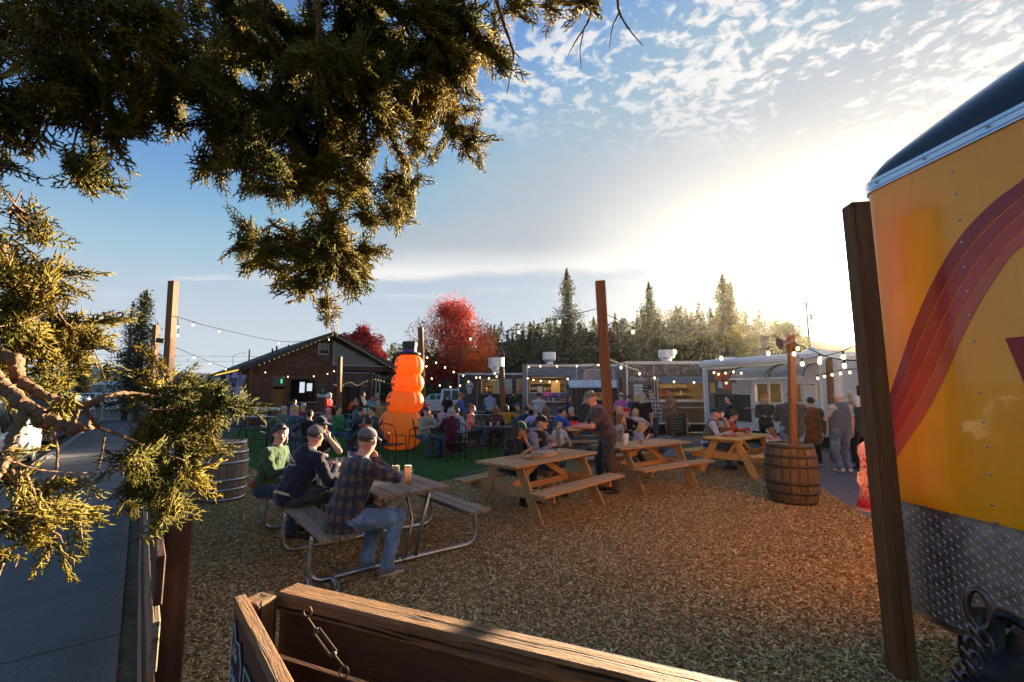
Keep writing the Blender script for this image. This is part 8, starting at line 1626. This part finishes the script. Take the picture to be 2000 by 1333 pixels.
std('woman with long pale hair and black coat, back to us', 1253, 12.9, 88, h=1.74, top=BLK_C, legs=BLK_C, hair='fairgrey', style='long', sleeve='short', long_coat=True, bulk=1.1, vox=.016)
std('man in black and white plaid jacket wearing sunglasses', 1272, 14.0, 235, h=1.84, top=cloth((.02, .022, .03), 'plaid', (.35, .37, .40)), legs=DJEANS, hair='brown', shades=True, rh='hip', vox=.017)
std('man in tan work jacket and brown trousers, seen in profile', 1310, 15.4, 187, h=1.86, top=cloth((.26, .14, .07)), legs=cloth((.13, .075, .065)), skin='tan', hair='brown', rh='front', lh='front', vox=.017)
std('dark-haired person in black behind the vest couple', 1424, 12.8, 168, h=1.66, top=BLK_C, legs=BLK_C, hair='black', style='bob', rh='front', lh='front', vox=.017)
std('woman in orange beanie, green scarf and dark coat', 1492, 12.6, 252, h=1.66, top=cloth((.05, .045, .035)), legs=BLK_C, hair='blond', style='long', hat='beanie', hatm=cloth((.50, .20, .02)), rh='front', lh='front', vox=.017)
std('big man in dark jacket and jeans, back to us behind the barrel post', 1543, 10.2, 86, h=1.74, top=cloth((.06, .065, .065)), legs=cloth((.12, .19, .28), 'denim'), hair='grey', hat='cap', hatm=cloth((.2, .2, .2)), bulk=1.42, rh='front', lh='front', vox=.015, hem=.08)
std('person in rust-brown coat to the right of the barrel post', 1582, 10.7, 80, h=1.62, top=cloth((.15, .06, .025)), legs=BLK_C, hair='black', long_coat=True, bulk=1.1, vox=.016, shoes=M('shoe_violet', (.2, .1, .5), .6))
VS = cloth((.11, .12, .15)); std('white-haired man in grey vest and jeans reading the menu board', 1638, 10.0, 92, h=1.76, top=cloth((.45, .44, .40), 'print', (.15, .18, .15)), legs=cloth((.09, .13, .20), 'denim'), hair='white', sleeve='short', vest=VS, shoes=SHOEW, rh='down', lh='front', bulk=1.08, vox=.015, hem=.0)
std('white-haired woman in dark top beside the big near post', 1672, 10.3, 100, h=1.66, top=cloth((.05, .06, .045)), legs=BLK_C, hair='white', style='bob', vox=.016, hem=.05); std('man in white cap beyond the white-haired woman', 1664, 11.4, 95, h=1.78, top=cloth((.2, .18, .15)), hair='white', hat='cap', hatm=cloth((.55, .53, .50)))
# left of the inflatable
sit('person in sage hoodie, back to us, by the keyboards', 556, 13.2, 70, top=cloth((.10, .14, .11)), hair='grey', hood=True, bulk=1.1); sit('man in yellow-banded cap and blue shirt with white print', 581, 13.0, 262, top=cloth((.03, .06, .12), 'print', (.3, .35, .4)), hair='brown', hat='cap', hatm=cloth((.50, .40, .02))); std('child in lilac top near the hall hatch', 576, 19.0, 60, h=1.45, top=cloth((.36, .22, .42)), legs=BLK_C, hair='brown', style='pony')
sit('dark-haired person in black just behind the navy hoodie', 607, 11.0, 120, top=BLK_C, hair='black', style='short', h=1.62); sit('woman in grey beanie near the hall', 594, 15.5, 260, top=cloth((.18, .02, .04)), hair='grey', hat='beanie', hatm=cloth((.32, .34, .36))); sit('person in pink patterned jacket bending forward', 627, 16.0, 330, top=cloth((.50, .30, .40), 'print', (.6, .5, .6)), hair='brown', lean=45, hat='beanie', hatm=cloth((.45, .3, .4)))
std('white-haired woman in red sweater by the blue bench', 641, 19.2, 350, h=1.72, top=cloth((.45, .012, .015)), legs=DJEANS, hair='white', style='bob', rh='front', lean=6); sit('woman in green top with dark hair at the family table', 664, 13.2, 350, top=cloth((.02, .17, .05)), hair='black', style='short', lean=-4, rh='lap', lh='lap'); sit('person in navy jacket leaning in at the family table', 694, 13.4, 10, top=cloth((.018, .025, .06)), hair='black', style='short', lean=18, hood=True)
sit('boy in red jacket at the family table', 711, 12.2, 20, h=1.35, top=cloth((.36, .012, .02)), hair='black', child=False, lean=14, vox=.017); sit('person with black hair just visible behind the plaid-shirt man', 722, 8.6, 100, top=BLK_C, hair='black', style='short', h=1.56, vox=.015)
std('man in black standing behind the blue bench', 708, 19.0, 0, h=1.76, top=BLK_C, legs=BLK_C, hair='black', rh='front', lh='front'); std('person in orange jacket bending by the patio', 692, 22.0, 300, h=1.7, top=cloth((.50, .08, .012)), legs=BLK_C, hair='black', lean=50, hp=20, rh='front', lh='front')
sit('person in tan hoodie facing the camera, by the patio tables', 740, 17.0, 268, top=cloth((.30, .19, .08)), skin='fair', hair='brown', bulk=1.15, h=1.82, seat=.55, hood=True); sit('man in dark tee drinking from a white cup', 737, 12.9, 215, top=cloth((.05, .06, .055)), hair='black', sleeve='short', lean=12, rh='mouth', lh='table', vox=.017)
sit('child in white cap by the wooden post', 865, 17.0, 250, h=1.3, top=cloth((.42, .40, .46), 'print', (.2, .2, .3)), hair='brown', hat='cap', hatm=cloth((.3, .35, .5)), seat=.5); std('person in black tee in front of the white pickup', 874, 21.0, 100, h=1.66, top=BLK_C, legs=BLK_C, hair='black', sleeve='short')
std('person in red in the open patio', 727, 24.6, 90, h=1.62, top=cloth((.35, .05, .02)), legs=BLK_C, hair='black'); std('person in checked shirt in the open patio', 738, 24.8, 200, h=1.7, top=cloth((.25, .12, .15), 'plaid', (.1, .08, .1)), legs=BLK_C, hair='grey')
sit('person in black beside the older man in grey', 838, 15.5, 300, top=BLK_C, hair='brown'); sit('man in dark jacket at the table by the truck post', 1036, 17.8, 240, top=BLK_C, hair='brown', h=1.66)
person('dark-red-haired cook working inside the blue-grey truck', onface(f2, f2.x(1068), -1.0, .35), 250, 'stand', 1.66, cloth((.05, .015, .02)), BLK_C, 'fair', 'auburn', 'bob', lean=20, vox=Fr, rh='front', lh='front', group=g4); person('blond cook inside the charcoal truck window', onface(f1, f1.x(947), -.9, .35), 260, 'stand', 1.7, BLK_C, BLK_C, 'fair', 'blond', 'bob', vox=Fr, group=g4)
# ------------------------------------------------------------------ haze: low evening air with smoke from the grills
hm = bpy.data.materials.new('haze_air'); hm.use_nodes = True; hn = NT(hm.node_tree)
vol = hn.n('ShaderNodeVolumePrincipled'); vol.inputs['Color'].default_value = (1, .93, .82, 1); vol.inputs['Density'].default_value = .00012; vol.inputs['Anisotropy'].default_value = .76
ho = hn.n('ShaderNodeOutputMaterial'); hn.nt.links.new(vol.outputs[0], ho.inputs['Volume'])
hzb = MB().box((0, 350, 18.5), (1440, 860, 39.)).build('haze', hm); tag(hzb, 'thin golden evening haze over the yard and hillside', kind='stuff')
